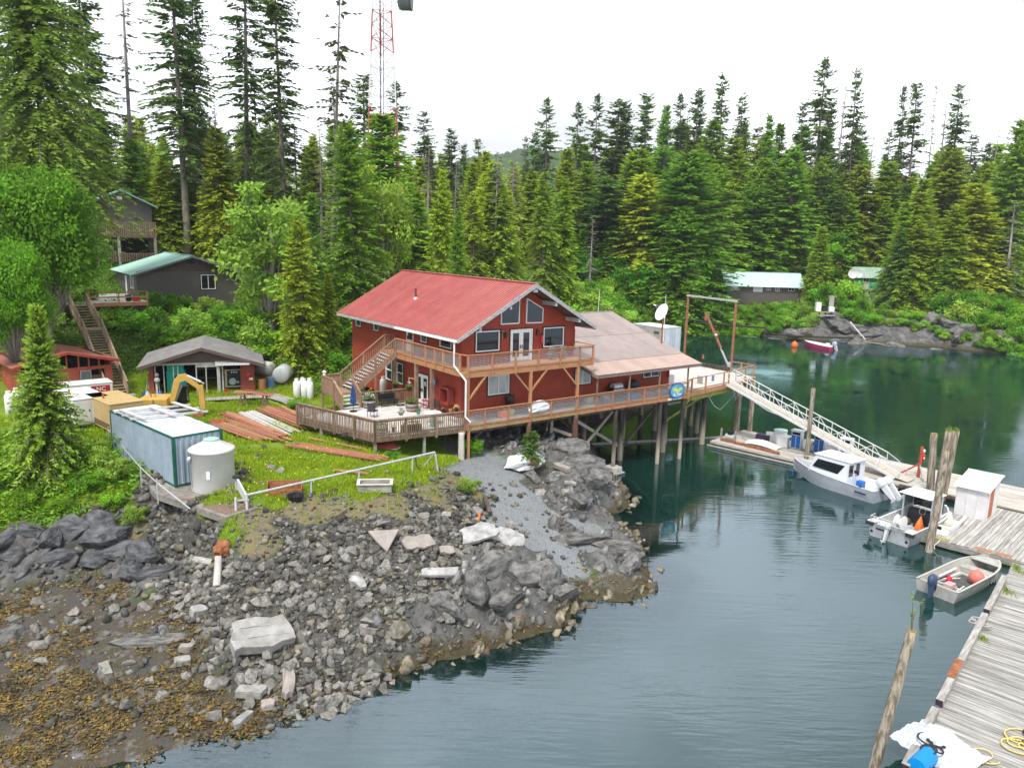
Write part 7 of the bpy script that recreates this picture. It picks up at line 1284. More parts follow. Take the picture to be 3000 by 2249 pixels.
sack('earth_mound','brown earth mound in the white liner below the wharf','mound',UV(28.75,36.6,2.75),TH,.5,.45,.5,M('peaty_soil',(.16,.10,.05),(.26,.18,.09),5,.95),3,.4)
mint=M('mint_metal_roof',(.26,.44,.37),(.33,.50,.43),.7,.5,c3=(.36,.31,.23),s3=.35,t3=.60)
def grey_house():
 T=Thing('grey_house','grey-brown bungalow with mint green metal roof on the bank','house',(15.9,86.2,8.6),frame='uv');u0,u1,v0,v1,zb,ze=15.9,26.7,86.2,97.5,8.2,12.35;um,za=21.3,14.2;sl=(za-12.25)/(um-15.3)
 Ff,Fs=Face('v',v0,-1),Face('u',u0,-1);ww=(22.2,23.7,10.65,12.2);w2=(87.6,89.4,10.7,12.1);w3=(91.4,92.6,9.75,11.9)
 mb=T.b();wall_cells(mb,Ff,u0,u1,zb,12.55,[ww]);T.p('front_wall',mb,greywall);T.p('gable',Ff.poly(T.b(),[(u0+.05,12.552),(u1-.05,12.552),(um,za-.12)],0,-.15),M('purple_brown_clapboard',(.075,.05,.048),(.095,.066,.062),2,.8));mb=T.b();wall_cells(mb,Fs,v0+.16,v1,zb,12.4,[w2,w3]);T.p('side_wall',mb,greywall);T.p('side_wall',T.b().box((u1-.15,v0+.16,zb),(u1,v1,12.4)),greywall);T.p('back_wall',T.b().box((u0+.16,v1-.15,zb),(u1-.16,v1,12.5)),greywall)
 window(T,Ff,*ww,mull=(.5,),trim=darktrim);window(T,Fs,*w2,mull=(.5,));mb=T.b();Fs.box(mb,*w3,-.1,-.05);T.p('door',mb,white);T.p('vent',Ff.box(T.b(),um-.3,um+.3,13.35,13.7,.002,.03),blackp);T.p('interior',T.b().box((u0+.6,v0+.6,zb+.2),(u1-.6,v1-.6,12.3)),interior)
 root=T.p('roof',T.b().beam((um,v0-.62,za+.03),(um,v1+.4,za+.03),.3,.05),mint);n=13;w=(v1+.4-v0+.6)/n
 for e in(15.3,27.3):
  me=roof_panel((0,0,0),(e-um,0,12.25-za),(0,1,0),w,3,mint,'roof_sheet',.025)
  for k in range(n):T.inst('roof_sheet',me,(um,v0-.6+k*w,za),parent=root)
  T.p('rake_board',T.b().slab([(um,v0-.62,za),(e,v0-.62,12.25),(e,v0-.62,12.05),(um,v0-.62,za-.2)],(0,.04,0)),M('rake_grey',(.14,.15,.15),rough=.7),root)
 D=Thing('porch_deck','small brown porch deck with railing at the top of the long stairs','deck',(12.8,83.5,9.6),frame='uv');D.p('floor',D.b().box((8.5,81.0,9.75),(15.85,92,9.95)),palewood);D.p('fascia',D.b().box((10.7,80.9,9.6),(15.85,80.98,9.95)),cedar)
 for u in(10.8,13.3,15.8):D.p('post',D.b().beam((u,81.05,9.95),(u,81.05,10.95),.12,.12,(0,1,0)),cedar)
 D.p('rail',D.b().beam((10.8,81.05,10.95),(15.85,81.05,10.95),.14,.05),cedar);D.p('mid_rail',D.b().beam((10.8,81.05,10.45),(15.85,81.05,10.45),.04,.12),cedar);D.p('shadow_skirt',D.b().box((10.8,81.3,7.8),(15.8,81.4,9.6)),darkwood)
 single('red_cooler','red and white cooler on the porch deck','cooler',MB().box((-.3,-.2,0),(.3,.2,.45)),redp,UV(15.0,81.8,9.95),TH);single('black_bin','dark bin on the porch deck by the grey wall','bin',MB().lathe((0,0,0),[(.2,0),(.26,.6),(.24,.62)],12),blackp,UV(14.3,82.0,9.95),TH)
 U_=Thing('upper_house','taller grey house with green roof and balcony half hidden by trees','house',(17.5,104,12),frame='uv');a0,a1,b0=14.6,21.4,104.0;Fu=Face('v',b0,-1)
 U_.p('front_wall',Fu.box(U_.b(),a0,a1,11.5,19.6,-.15,0),greywall);U_.p('gable',Fu.poly(U_.b(),[(a0,19.602),(a1,19.602),(18.0,21.15)],0,-.15),greywall);U_.p('side_wall',U_.b().box((a0,b0+.16,11.5),(a0+.15,114,19.6)),greywall);U_.p('side_wall',U_.b().box((a1-.15,b0+.16,11.5),(a1,114,19.6)),greywall)
 for e in(14.0,22.0):U_.p('roof_slope',U_.b().slab([(18.0,b0-.7,21.3),(e,b0-.7,19.42),(e,114.3,19.42),(18.0,114.3,21.3)],(0,0,.08)),mint);U_.p('rake_board',U_.b().slab([(18,b0-.74,21.36),(e,b0-.74,19.48),(e,b0-.74,19.3),(18,b0-.74,21.18)],(0,.035,0)),M('rake_teal',(.16,.30,.27),rough=.6))
 U_.p('gable_vent',Fu.box(U_.b(),17.6,18.2,20.15,20.6,.002,.03),white);U_.p('balcony_floor',U_.b().box((a0-.5,b0-2,15.85),(a1,b0-.01,16.1)),oldwood);U_.p('balcony_rail',U_.b().beam((a0-.5,b0-2,17.6),(a1,b0-2,17.6),.12,.08),oldwood)
 baluster_run(U_,(a0-.5,b0-2.05,16.05),(a1,b0-2.05,16.05),1.5,.22,.1,oldwood,.3)
 for u in(a0+.2,17.2,a1-.2):U_.p('balcony_post',U_.b().beam((u,b0-1.9,11.6),(u,b0-1.9,15.85),.28,.28,(0,1,0)),greywood)
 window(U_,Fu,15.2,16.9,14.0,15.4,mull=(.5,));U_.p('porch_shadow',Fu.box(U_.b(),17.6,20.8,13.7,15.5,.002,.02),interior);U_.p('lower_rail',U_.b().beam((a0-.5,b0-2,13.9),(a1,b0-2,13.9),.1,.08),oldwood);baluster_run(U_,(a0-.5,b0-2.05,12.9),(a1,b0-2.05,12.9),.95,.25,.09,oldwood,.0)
grey_house()
def tower():
 D=125.0;p=aty(1122,700,D);T=Thing('radio_tower','red and white lattice radio tower with a large drum antenna','tower',(p.x,D,14));o=Vector((p.x,D,14));tr=M('tower_red',(.33,.06,.045),(.40,.09,.07),2,.6);tw_=M('tower_white',(.60,.60,.60),(.68,.68,.68),2,.5)
 def bw(z):return(2.5-(z-33.5)*.052)/.82
 cor=lambda z:[Vector((p.x+math.cos(a)*bw(z)*.82,D+math.sin(a)*bw(z)*.82,z))for a in(math.pi*7/6+.25,math.pi*11/6+.25,math.pi/2+.25)]
 band=lambda z:tr if(z<34.5 or 43.0<=z<49.0)else tw_
 zs=list(np.arange(14,62,2.0))
 for z0,z1 in zip(zs,zs[1:]):
  a,b_=cor(z0),cor(z1);mt=band(z0)
  for i in range(3):
   j=(i+1)%3;T.p('leg',MB(o).tube(a[i],b_[i],.12,n=6),mt,fix=False);T.p('brace',MB(o).tube(a[i],b_[j],.045,n=5),mt,fix=False);T.p('brace',MB(o).tube(a[j],b_[i],.045,n=5),mt,fix=False)
   if int(z0/2)%2==0:T.p('ring_bar',MB(o).tube(b_[i],b_[j],.05,n=5),mt,fix=False)
 T.p('cable_run',MB(o).beam((p.x-.2,D-.3,14),(p.x-.2,D-.3,60),.18,.1),blackp);T.p('cable_run',MB(o).beam((p.x+.3,D-.2,14),(p.x+.3,D-.2,60),.1,.1),blackp)
 c=aty(1192,-12,D-2);dr=T.p('drum_antenna',MB(o).lathe(c,[(.05,-1.3),(1.75,-1.25),(2.05,-.9),(2.05,.65),(1.9,.75),(.05,.8)],28,'x'),M('drum_grey',(.17,.20,.21),(.22,.25,.26),2,.6),smooth=False);dr.rotation_euler=(0,0,0)
 T.p('drum_rim',MB(o).lathe(c,[(2.06,.55),(2.14,.56),(2.14,.72),(2.06,.73)],28,'x'),M('drum_rim',(.12,.13,.13)),dr);T.p('mount_arm',MB(o).tube(c+Vector((-2.3,0,-.9)),c+Vector((-.9,0,-.9)),.1,n=6),galv);T.p('mount_arm',MB(o).tube(c+Vector((-2.3,0,-1.9)),c+Vector((.4,0,-1.95)),.06,n=6),galv)
tower()
def far_bank():
 T=Thing('long_cabin','long grey cabin with pale mint roof on the far bank','cabin',(50.3,156,5),R(-1));x0,x1=-7.4,7.6;yr=3.0
 Fc=Face('v',0,-1);ws=[(-6.6,-4.9,2.55,3.3),(-2.1,-.25,2.3,3.3),(.55,1.45,2.65,3.25),(2.3,3.2,2.5,3.3),(4.9,6.2,2.6,3.25)]
 mb=T.b();wall_cells(mb,Fc,x0,x1,-1.2,3.6,ws,.15);T.p('front_wall',mb,greywall);T.p('end_wall',T.b().slab([(x1,.16,-1.2),(x1,6,-1.2),(x1,6,3.6),(x1,3,5.9),(x1,.16,3.6)],(-.15,0,0)),greywall);T.p('end_wall',T.b().slab([(x0,.16,-1.2),(x0,6,-1.2),(x0,6,3.6),(x0,3,5.9),(x0,.16,3.6)],(.15,0,0)),greywall)
 for k,w in enumerate(ws):window(T,Fc,*w,gm=(glass,M('white_curtain',(.6,.62,.65)),glass,glass,glass)[k],mull=(.5,)if k not in(0,1)else())
 T.p('curtain',T.b().slab([(-6.55,-.04,3.25),(-4.95,-.04,3.25),(-5.75,-.04,2.7)],(0,.01,0)),white)
 mr_=M('pale_mint_roof',(.42,.60,.58),(.48,.66,.63),.6,.45);root=T.p('roof',T.b().beam((x0-.6,3,6.1),(x1+.5,3,6.1),.3,.06),mr_);n=16;w=(x1-x0+1.1)/n
 me=roof_panel((0,0,0),(0,-3.7,-2.75),(1,0,0),w,3,mr_,'roof_sheet',.03);me2=roof_panel((0,0,0),(0,3.7,-2.75),(1,0,0),w,3,mr_,'roof_sheet',.03)
 for k in range(n):T.inst('roof_sheet',me,(x0-.6+k*w,3,6.08),parent=root);T.inst('roof_sheet',me2,(x0-.6+k*w,3,6.08),parent=root)
 T.p('rake_board',T.b().slab([(x1+.5,-.7,3.3),(x1+.5,3,6.05),(x1+.5,3,5.85),(x1+.5,-.7,3.1)],(.05,0,0)),greywood)
 S=Thing('shack','patched two-storey shack with rusty green roof on the far bank','shack',(73.2,160.5,5),R(-14));a0,a1=-2.6,3.6;pat=M('patchwork_boards',(.30,.25,.22),(.5,.46,.43),1.2,.85,c3=(.22,.10,.07),s3=.8,t3=.56);grn=M('sea_green_panel',(.03,.33,.22),(.04,.38,.26),2,.6);gro=M('rusty_green_roof',(.20,.36,.28),(.34,.42,.35),.8,.6,c3=(.30,.22,.15),s3=.9,t3=.58)
 S.p('front_wall',S.b().box((a0,0,.4),(a1,.15,5.6)),pat);S.p('end_wall',S.b().slab([(a0,.16,.4),(a0,5,.4),(a0,5,5.4),(a0,2.5,7.3),(a0,.16,5.6)],(.15,0,0)),pat);S.p('end_wall',S.b().slab([(a1,.16,.4),(a1,5,.4),(a1,5,5.4),(a1,2.5,7.3),(a1,.16,5.6)],(-.15,0,0)),pat);S.p('back_wall',S.b().box((a0+.16,4.85,.4),(a1-.16,5,5.4)),pat)
 me=roof_panel((0,0,0),(0,-3.1,-2.15),(1,0,0),.8,3,gro,'roof_sheet',.03);me2=roof_panel((0,0,0),(0,3.1,-2.15),(1,0,0),.8,3,gro,'roof_sheet',.03)
 for k in range(9):S.inst('roof_sheet',me,(a0-.5+.8*k,2.5,7.55));S.inst('roof_sheet',me2,(a0-.5+.8*k,2.5,7.55))
 S.p('green_panel',S.b().box((-2.3,-.05,3.3),(-1.1,-.002,5.4)),grn);S.p('green_panel',S.b().box((.2,-.05,3.4),(2.6,-.002,5.3)),grn);Fq=Face('v',-.06,-1)
 for q in((-1.0,.1,4.5,5.4),(-1.5,-.3,1.9,2.9),(.1,1.2,1.7,2.8),(1.7,2.6,1.9,2.8)):window(S,Fq,*q,mull=(.5,))
 S.p('porch_post',S.b().beam((-2.2,-.5,.2),(-2.2,-.4,3.2),.3,.3,(0,1,0)),palewood);S.p('ledge',S.b().box((a0-.1,-.35,3.0),(a1,-.07,3.2)),greywood);S.p('dark_door',S.b().box((-2.9+.6,-.01,.5),(-1.7,-.002,2.9)),interior)
 for k,(x,z,l)in enumerate(((69.4,11.3,'larger round white dish on the shack gable'),(70.5,11.3,'second round white dish on the shack gable'))):
  mb=MB();vs=[];n=18
  for r,h in((.02,0),(.5,.06),(.95,.22)):
   for i in range(n):a=2*math.pi*i/n;vs.append((r*math.cos(a),-h,r*math.sin(a)*1.05))
  mb.add(vs,[(i*n+j,i*n+(j+1)%n,(i+1)*n+(j+1)%n,(i+1)*n+j)for i in range(2)for j in range(n)]);mb.tube((0,.02,0),(.3,.9,-.3),.06,n=6);single('round_dish',l,'dish',mb,white,(x,159.4-.2*k,z),-.3,scale=(1-.15*k,)*3)
 P=Thing('timber_stage','small timber stage with pump gear on the far rocks','platform',(58.0,143.2,3));P.e.scale=(.75,.75,.75)
 for x in(-1.5,0,1.6):P.p('leg',P.b().tube((x,0,-2),(x,0,2.2),.16,n=7),darkwood);
 P.p('deck',P.b().box((-2.2,-.8,2.2),(2.4,1.2,2.4)),greywood);P.p('beam',P.b().box((-2.1,-.9,1.3),(2.1,-.7,1.6)),greywood);P.p('white_box',P.b().box((-2.6,-.6,2.42),(-1.4,.4,4.6)),white);P.p('pump',P.b().box((-.9,-.4,2.42),(.4,.4,3.4)),blackp);P.p('tote',P.b().box((.7,-.4,2.42),(2.0,.5,3.5)),white);P.p('board',P.b().box((.9,.5,2.42),(2.1,.6,6.0)),greywood);P.p('board_cap',P.b().box((.7,.4,6.0),(2.6,.7,6.15)),palewood);P.p('drum',P.b().lathe((-1.2,.8,2.4),[(.35,0),(.35,1.2)],10),rust)
 single('stranded_boat','upturned brown boat on the far bank beside the stage','boat',MB().lathe((0,0,0),[(.9,0),(.8,.35),(.3,.65),(.05,.7)],14),M('brown_hull',(.2,.09,.05)),(62.7,147.5,4.6),.1,scale=(1.8,.7,1),smooth=True)
 S2=Thing('moored_skiff','small magenta-red and white skiff moored off the far bank','boat',(52.6,125.2,0),R(116));hull(S2,6.2,2.0,.55,.85,.2,M('magenta_hull',(.38,.02,.09),(.42,.03,.11),2,.4),white,2.2,.05,.25,white,.1);outboard(S2,-.1,0,.5,M('far_outboard',(.35,.4,.45)),.5,1.3);S2 .p('thwart',S2 .b().box((1.5,-.8,.3),(1.9,.8,.55)),white);S2 .p('console',S2 .b().box((1.0,-.3,.26),(1.4,.3,1.0)),white)
 single('mooring_buoy','orange ball buoy floating ahead of the magenta skiff','buoy',MB().lathe((0,0,.3),[(.05,-.6),(.4,-.45),(.58,0),(.4,.45),(.1,.62),(.06,.75)],16),M('orange_buoy',(.62,.14,.03),rough=.5),(47.3,128.2,0),smooth=True)
 pts=[at(2004,935,3.5),at(2120,950,3.0),at(2240,960,2.6),at(2262,978,1.2),at(2330,985,1.0),at(2500,990,.9),at(2560,985,1.1),at(2620,975,1.6),at(2760,978,1.6)]
 single('shore_pipe','long black pipe running along the far shore rocks','pipe',MB().path(pts,.16,6),rubber,smooth=True);a,b_=at(2490,943,3.5),at(2535,995,.6);single('drift_log','pale drift log leaning down the far shore','log',MB().tube((0,0,0),b_-a,.16,.13,7),palewood,a)
 for nm,l,px,py,D,w,mt in(('hidden_cabin','teal-roofed cabin glimpsed among trees behind the lodge',1555,722,190,7.5,mint),('white_roof_cabin','white-roofed cabin glimpsed among trees above the far bank',1690,712,192,4.5,white)):
  p=aty(px,py,D);T=Thing(nm,l,'cabin',(p.x,p.y,p.z-4));T.p('wall',T.b().box((-w+.5,.5,-1),(w-.5,5,3)),greywall)
  for s in(-1,1):T.p('roof_slope',T.b().slab([(-w,2.7,5.2),(w,2.7,5.2),(w,2.7+s*3.4,2.9),(-w,2.7+s*3.4,2.9)],(0,0,.12)),mt)
far_bank()
def cards(P,D,N,Ln,Wd):
 """kite-shaped leaf or spray faces: base P, direction D, face side vector from N"""
 D=D/np.linalg.norm(D,axis=1)[:,None];S=np.cross(D,N);S/=(np.linalg.norm(S,axis=1)[:,None]+1e-9)
 Ln=np.asarray(Ln)[:,None];Wd=np.asarray(Wd)[:,None]
 V=np.stack([P,P+D*Ln*.45+S*Wd*.5,P+D*Ln,P+D*Ln*.45-S*Wd*.5],1).reshape(-1,3)
 return V,np.arange(len(V)).reshape(-1,4)
def tubes(segs,n=5):
 """segs: list of (p, q, r0, r1)"""
 mb=MB()
 for p,q,a,b_ in segs:mb.tube(p,q,a,b_,n,caps=False)
 return mb
def foliage_mat(name,c,c2,trans=.42,rnd=.2,rough=.65):return M(name,c,c2,.35,rough,rnd=rnd,trans=trans,attr='tint',lo=.3,hi=.7,spec=.2)
bark=M('conifer_bark',(.14,.115,.095),(.23,.20,.17),2,.9,.4,8,.15,stretch=(2,2,.4));barkpale=M('grey_bark',(.22,.20,.185),(.33,.31,.29),2,.9,.4,8,.1,stretch=(2,2,.4));lichen=foliage_mat('lichen_grey_foliage',(.16,.15,.12),(.23,.21,.17),.1)
sprm=foliage_mat('spruce_foliage',(.130,.265,.020),(.200,.335,.032));hemm=foliage_mat('hemlock_foliage',(.215,.325,.020),(.285,.385,.034));yelm=foliage_mat('yellow_cedar_foliage',(.240,.325,.018),(.310,.375,.030));drkm=foliage_mat('dark_spruce_foliage',(.060,.120,.020),(.105,.175,.030),.2);aldm=foliage_mat('alder_leaves',(.115,.320,.014),(.185,.410,.024),.35);limm=foliage_mat('lime_leaves',(.240,.410,.040),(.320,.480,.070),.35);shrm=foliage_mat('shrub_leaves',(.140,.330,.016),(.200,.400,.028),.35);youngm=foliage_mat('young_spruce_foliage',(.120,.215,.018),(.210,.300,.034))
def conifer(seed,H=20.,Rb=3.2,c0=.06,nb=230,ns=7,droop=.25,pw=.85,spray=.95,lean=0,clump=0.,up=.45,wid=.36,dead=0,topw=0.0,tipl=.35):
 rs=np.random.RandomState(seed);P=[];D=[];N=[];Ln=[];Wd=[];T_=[];br=[]
 zs=c0+(1-c0)*np.sort(rs.rand(nb))**.92
 for z in zs:
  t=(z-c0)/(1-c0);L_=(Rb*(1-t)**pw*(.62+.55*rs.rand())+.25)*(min(1,.35+t*4)if c0>.2 else 1)+topw*math.sin(math.pi*t)
  az=rs.rand()*2*math.pi
  if clump and float(pnoise(np.array([[math.cos(az)*.9+seed,math.sin(az)*.9,z*7]]))[0])<clump*.25-.12:
   if rs.rand()<.75:
    if rs.rand()<.5:br.append((az,z*H,L_*.8,-.1,droop,.03));
    continue
  e=up*t**1.5-.18*(1-t)+rs.normal()*.08;dr=droop*(1-t*.7)
  br.append((az,z*H,L_,e,dr,.045*(1-t)+.012))
  h=np.array([math.cos(az),math.sin(az),0]);side=np.array([-h[1],h[0],0]);bt=rs.uniform(.7,1.25)
  n=max(3,int(ns*(.4+.6*L_/Rb)))
  for s in np.linspace(.12,1,n):
   p=h*(L_*s)+np.array([0,0,z*H+L_*(e*s-dr*s*s)])
   for sd in(-1,1):
    d=h*rs.uniform(.35,.9)+side*sd*rs.uniform(.45,1.0)+np.array([0,0,-rs.uniform(.0,.55)]);P.append(p);D.append(d);l=spray*(1.12-.55*s)*rs.uniform(.7,1.25)*(.55+.45*min(1,L_/Rb*1.6));Ln.append(l);Wd.append(l*wid*rs.uniform(.8,1.3));N.append(np.array([rs.normal()*.9,rs.normal()*.9,.8]));T_.append(bt*rs.uniform(.92,1.08)*(1+tipl*(s>.72)))
  p=h*(L_*.93)+np.array([0,0,z*H+L_*(e*.93-dr*.86)]);P.append(p);D.append(h+np.array([0,0,e-dr]));Ln.append(spray*.8);Wd.append(spray*.3);N.append(np.array([rs.normal()*.5,rs.normal()*.5,1.]));T_.append(bt*(1+tipl))
 P=np.array(P);V,F=cards(P,np.array(D),np.array(N),Ln,Wd);V[:,0]+=lean*V[:,2];tint=np.repeat(np.array(T_),4)[:,None]*np.array([[1,1,1.]])
 segs=[];n=7
 for i in range(n):a,b_=i/n,(i+1)/n;segs.append((Vector((lean*a*H,0,a*H)),Vector((lean*b_*H,0,b_*H)),H*.0095*(1-a)**.8+.03,H*.0095*(1-b_)**.8+.02))
 mb=MB()
 pts=[s[0]for s in segs]+[segs[-1][1]];mb.path([Vector((p.x,p.y,p.z-.8 if i==0 else p.z))for i,p in enumerate(pts)],[s[2]for s in segs]+[.02],8)
 for k,(az,z,L_,e,dr,r)in enumerate(br):
  if k%(1 if dead or clump else 3):continue
  q=[Vector((lean*z+math.cos(az)*L_*s,math.sin(az)*L_*s,z+L_*(e*s-dr*s*s)))for s in(0,.35,.7,.98)];mb.path(q,[r*1.3,r,r*.7,.008],4)
 return V,F,tint,mb
def broadleaf(seed,H=9.,Rx=4.,lobes=26,per=230,leaf=.30,z0=.18,trunk=True,flat=1.0,leafw=.55):
 rs=np.random.RandomState(seed);V=[];F=[];T_=[];k=0;mb=MB();C=[]
 for i in range(lobes):
  for _ in range(30):
   d=rs.normal(size=3);d/=np.linalg.norm(d);r=rs.rand()**.45;c=np.array([d[0]*Rx*r*.78,d[1]*Rx*r*.78,H*(z0+.5*(1-z0))+d[2]*H*(1-z0)*.44*r])
   if not C or min(np.linalg.norm(c-q)for q in C)>Rx*.22:break
  C.append(c);lr=Rx*rs.uniform(.17,.36)*(1-.25*max(0,(c[2]/H-.6)))
  m_=int(per*rs.uniform(.7,1.2));dd=rs.normal(size=(m_,3));dd/=np.linalg.norm(dd,axis=1)[:,None];rr=rs.rand(m_)**.22;P=c+dd*rr[:,None]*np.array([lr,lr,lr*.8*flat])*(1+.25*rs.normal(size=(m_,1))*.5)
  D=dd*.5+rs.normal(size=(m_,3))*.7+np.array([0,0,-.25]);N=dd+np.array([0,0,.25])+rs.normal(size=(m_,3))*.38;l=leaf*rs.uniform(.6,1.3,m_);v,f=cards(P,D,N,l,l*leafw);V.append(v);F.append(f+k);k+=len(v);T_.append(np.repeat(rs.uniform(.6,1.3)*rs.uniform(.88,1.12,m_),4))
 V=np.concatenate(V);V[:,2]=np.maximum(V[:,2],.03)
 if trunk:mb.path([(0,0,-.6),(.05*H*.2,0,H*.25),(-.02*H,.02*H,H*.55),(0,0,H*.85)],[H*.022,H*.018,H*.012,.02],8)
 for c in C:mb.path([(0,0,H*z0*.6 if trunk else-.1),tuple(c*np.array([.45,.45,.62])),tuple(c)],[.06 if trunk else .03,.035,.01],4)
 return V,np.concatenate(F),np.concatenate(T_)[:,None]*np.ones((1,3)),mb
PROTO={}
def proto(kind,gen,mt,bk):V,F,t,mb=gen;PROTO.setdefault(kind,[]).append((fast_mesh(kind+'_crown',V,F,mt,False,t),mb.mesh(kind+'_trunk',bk,True),float(V[:,2].max())))
for s in range(6):proto('spruce',conifer(10+s,20,3.7,.04,620,10,.22,.66+.06*s,.74,wid=.42,clump=(0,.25,0,.35,0,.2)[s]),sprm,bark)
for s in range(6):proto('hemlock',conifer(20+s,20,3.6,.04,620,10,.42,.66+.06*s,.80,wid=.40,clump=(0,.2,.35,0,.25,0)[s]),hemm,bark)
for s in range(3):proto('cedar',conifer(30+s,20,3.7,.03,600,10,.5,.70+.06*s,.80,wid=.42),yelm,bark)
for s in range(4):proto('dark_spruce',conifer(40+s,24,2.9,(.22,.3,.16,.25)[s],(330,240,380,280)[s],9,.3,.6,.78,clump=(.5,.72,.38,.6)[s],wid=.42,lean=(0,.02,-.015,.01)[s]),drkm,bark)
for s in range(3):proto('tall_spruce',conifer(50+s,42,3.9,.28,420,10,.34,.30,.95,clump=(.8,.7,.85)[s],wid=.4,lean=(-.01,.012,0)[s]),drkm,bark)
for s in range(2):proto('gnarled_spruce',conifer(60+s,36,4.2,.30,90,6,.12,.3,1.1,clump=.95,lean=.05,up=.2),foliage_mat('olive_spruce_foliage',(.06,.085,.014),(.10,.12,.02)),bark)
for s in range(2):proto('mossy_snag',conifer(70+s,30,2.2,.12,120,4,.35,.5,.7,clump=.6),lichen,barkpale)
for s in range(2):proto('bare_snag',conifer(80+s,22,.9,.35,26,3,.1,.5,.35,clump=.9),lichen,barkpale)
for s in range(2):proto('alder',broadleaf(90+s,10,4.2,30,250,.42),aldm,barkpale)
for s in range(2):proto('lime_alder',broadleaf(94+s,12,3.6,34,260,.36),limm,barkpale)
for s in range(3):proto('shrub',broadleaf(100+s,3.2,2.3,16,170,.30,.0,False),shrm,bark)
for s in range(2):proto('lime_shrub',broadleaf(104+s,3.0,2.2,15,160,.26,.0,False),limm,bark)
proto('lush_hemlock',conifer(110,40,9.0,.22,1500,16,.5,.62,.95,wid=.30),foliage_mat('olive_hemlock_foliage',(.110,.195,.020),(.170,.245,.030)),bark)
proto('near_alder',broadleaf(112,16,6.0,85,520,.36,.34),aldm,barkpale)
proto('lush_spruce',conifer(113,26,5.6,.05,560,11,.25,.72,1.0,wid=.34),sprm,bark)
proto('young_spruce',conifer(114,9.5,3.6,.03,950,13,.15,1.35,.46,up=.6,wid=.42,tipl=.7),youngm,bark)
proto('young_spruce',conifer(115,3.0,1.1,.02,130,7,.1,.8,.32,up=.5,wid=.5,tipl=.4),foliage_mat('bright_spruce_foliage',(.06,.17,.02),(.10,.22,.03)),bark)
proto('front_cedar',conifer(116,18,4.0,.03,420,10,.38,.8,.95,wid=.33),yelm,bark)
proto('front_hemlock',conifer(117,22,5.0,.03,460,10,.42,.8,1.1,wid=.32),hemm,bark)
rv=random.Random(77)
CAT={'spruce':('spruce_tree','tree'),'hemlock':('hemlock_tree','tree'),'cedar':('cedar_tree','tree'),'dark_spruce':('dark_spruce_tree','tree'),'tall_spruce':('tall_spruce_tree','tree'),'gnarled_spruce':('gnarled_spruce_tree','tree'),'mossy_snag':('lichen_covered_tree','tree'),'bare_snag':('dead_tree','tree'),'alder':('alder_tree','tree'),'lime_alder':('alder_tree','tree'),'shrub':('shrub','shrub'),'lime_shrub':('shrub','shrub'),'lush_hemlock':('hemlock_tree','tree'),'near_alder':('alder_tree','tree'),'lush_spruce':('spruce_tree','tree'),'young_spruce':('young_spruce_tree','tree'),'front_cedar':('cedar_tree','tree'),'front_hemlock':('hemlock_tree','tree')}
def plant(kind,x,y,h,label,group=None,wid=1.0,var=None,dz=0):
 v=PROTO[kind];cm,tm,h0=v[rv.randrange(len(v))if var is None else var];nm,cat=CAT[kind];s=h/h0;sw=s**(.75)*wid if s>1 else s**.85*wid
 e=obj(nm,None,None,(x,y,g1(x,y)+dz),rz=rv.uniform(0,6.28)if var is None or kind in('shrub','lime_shrub')else .4);e.scale=(sw*rv.uniform(.88,1.14),sw*rv.uniform(.88,1.14),s);e.rotation_euler.x=rv.uniform(-.03,.03);e.rotation_euler.y=rv.uniform(-.03,.03);tag(e,label,cat,group)
 obj('crown',cm,e);obj('trunk' if 'shrub' not in kind else 'stems',tm,e);return e
def tree(kind,px,pyt,dist,label,group=None,wid=1.0,var=None):
 p=aty(px,pyt,dist);h=p.z-g1(p.x,dist);return plant(kind,p.x,dist,max(1.0,h),label,group,wid,var)
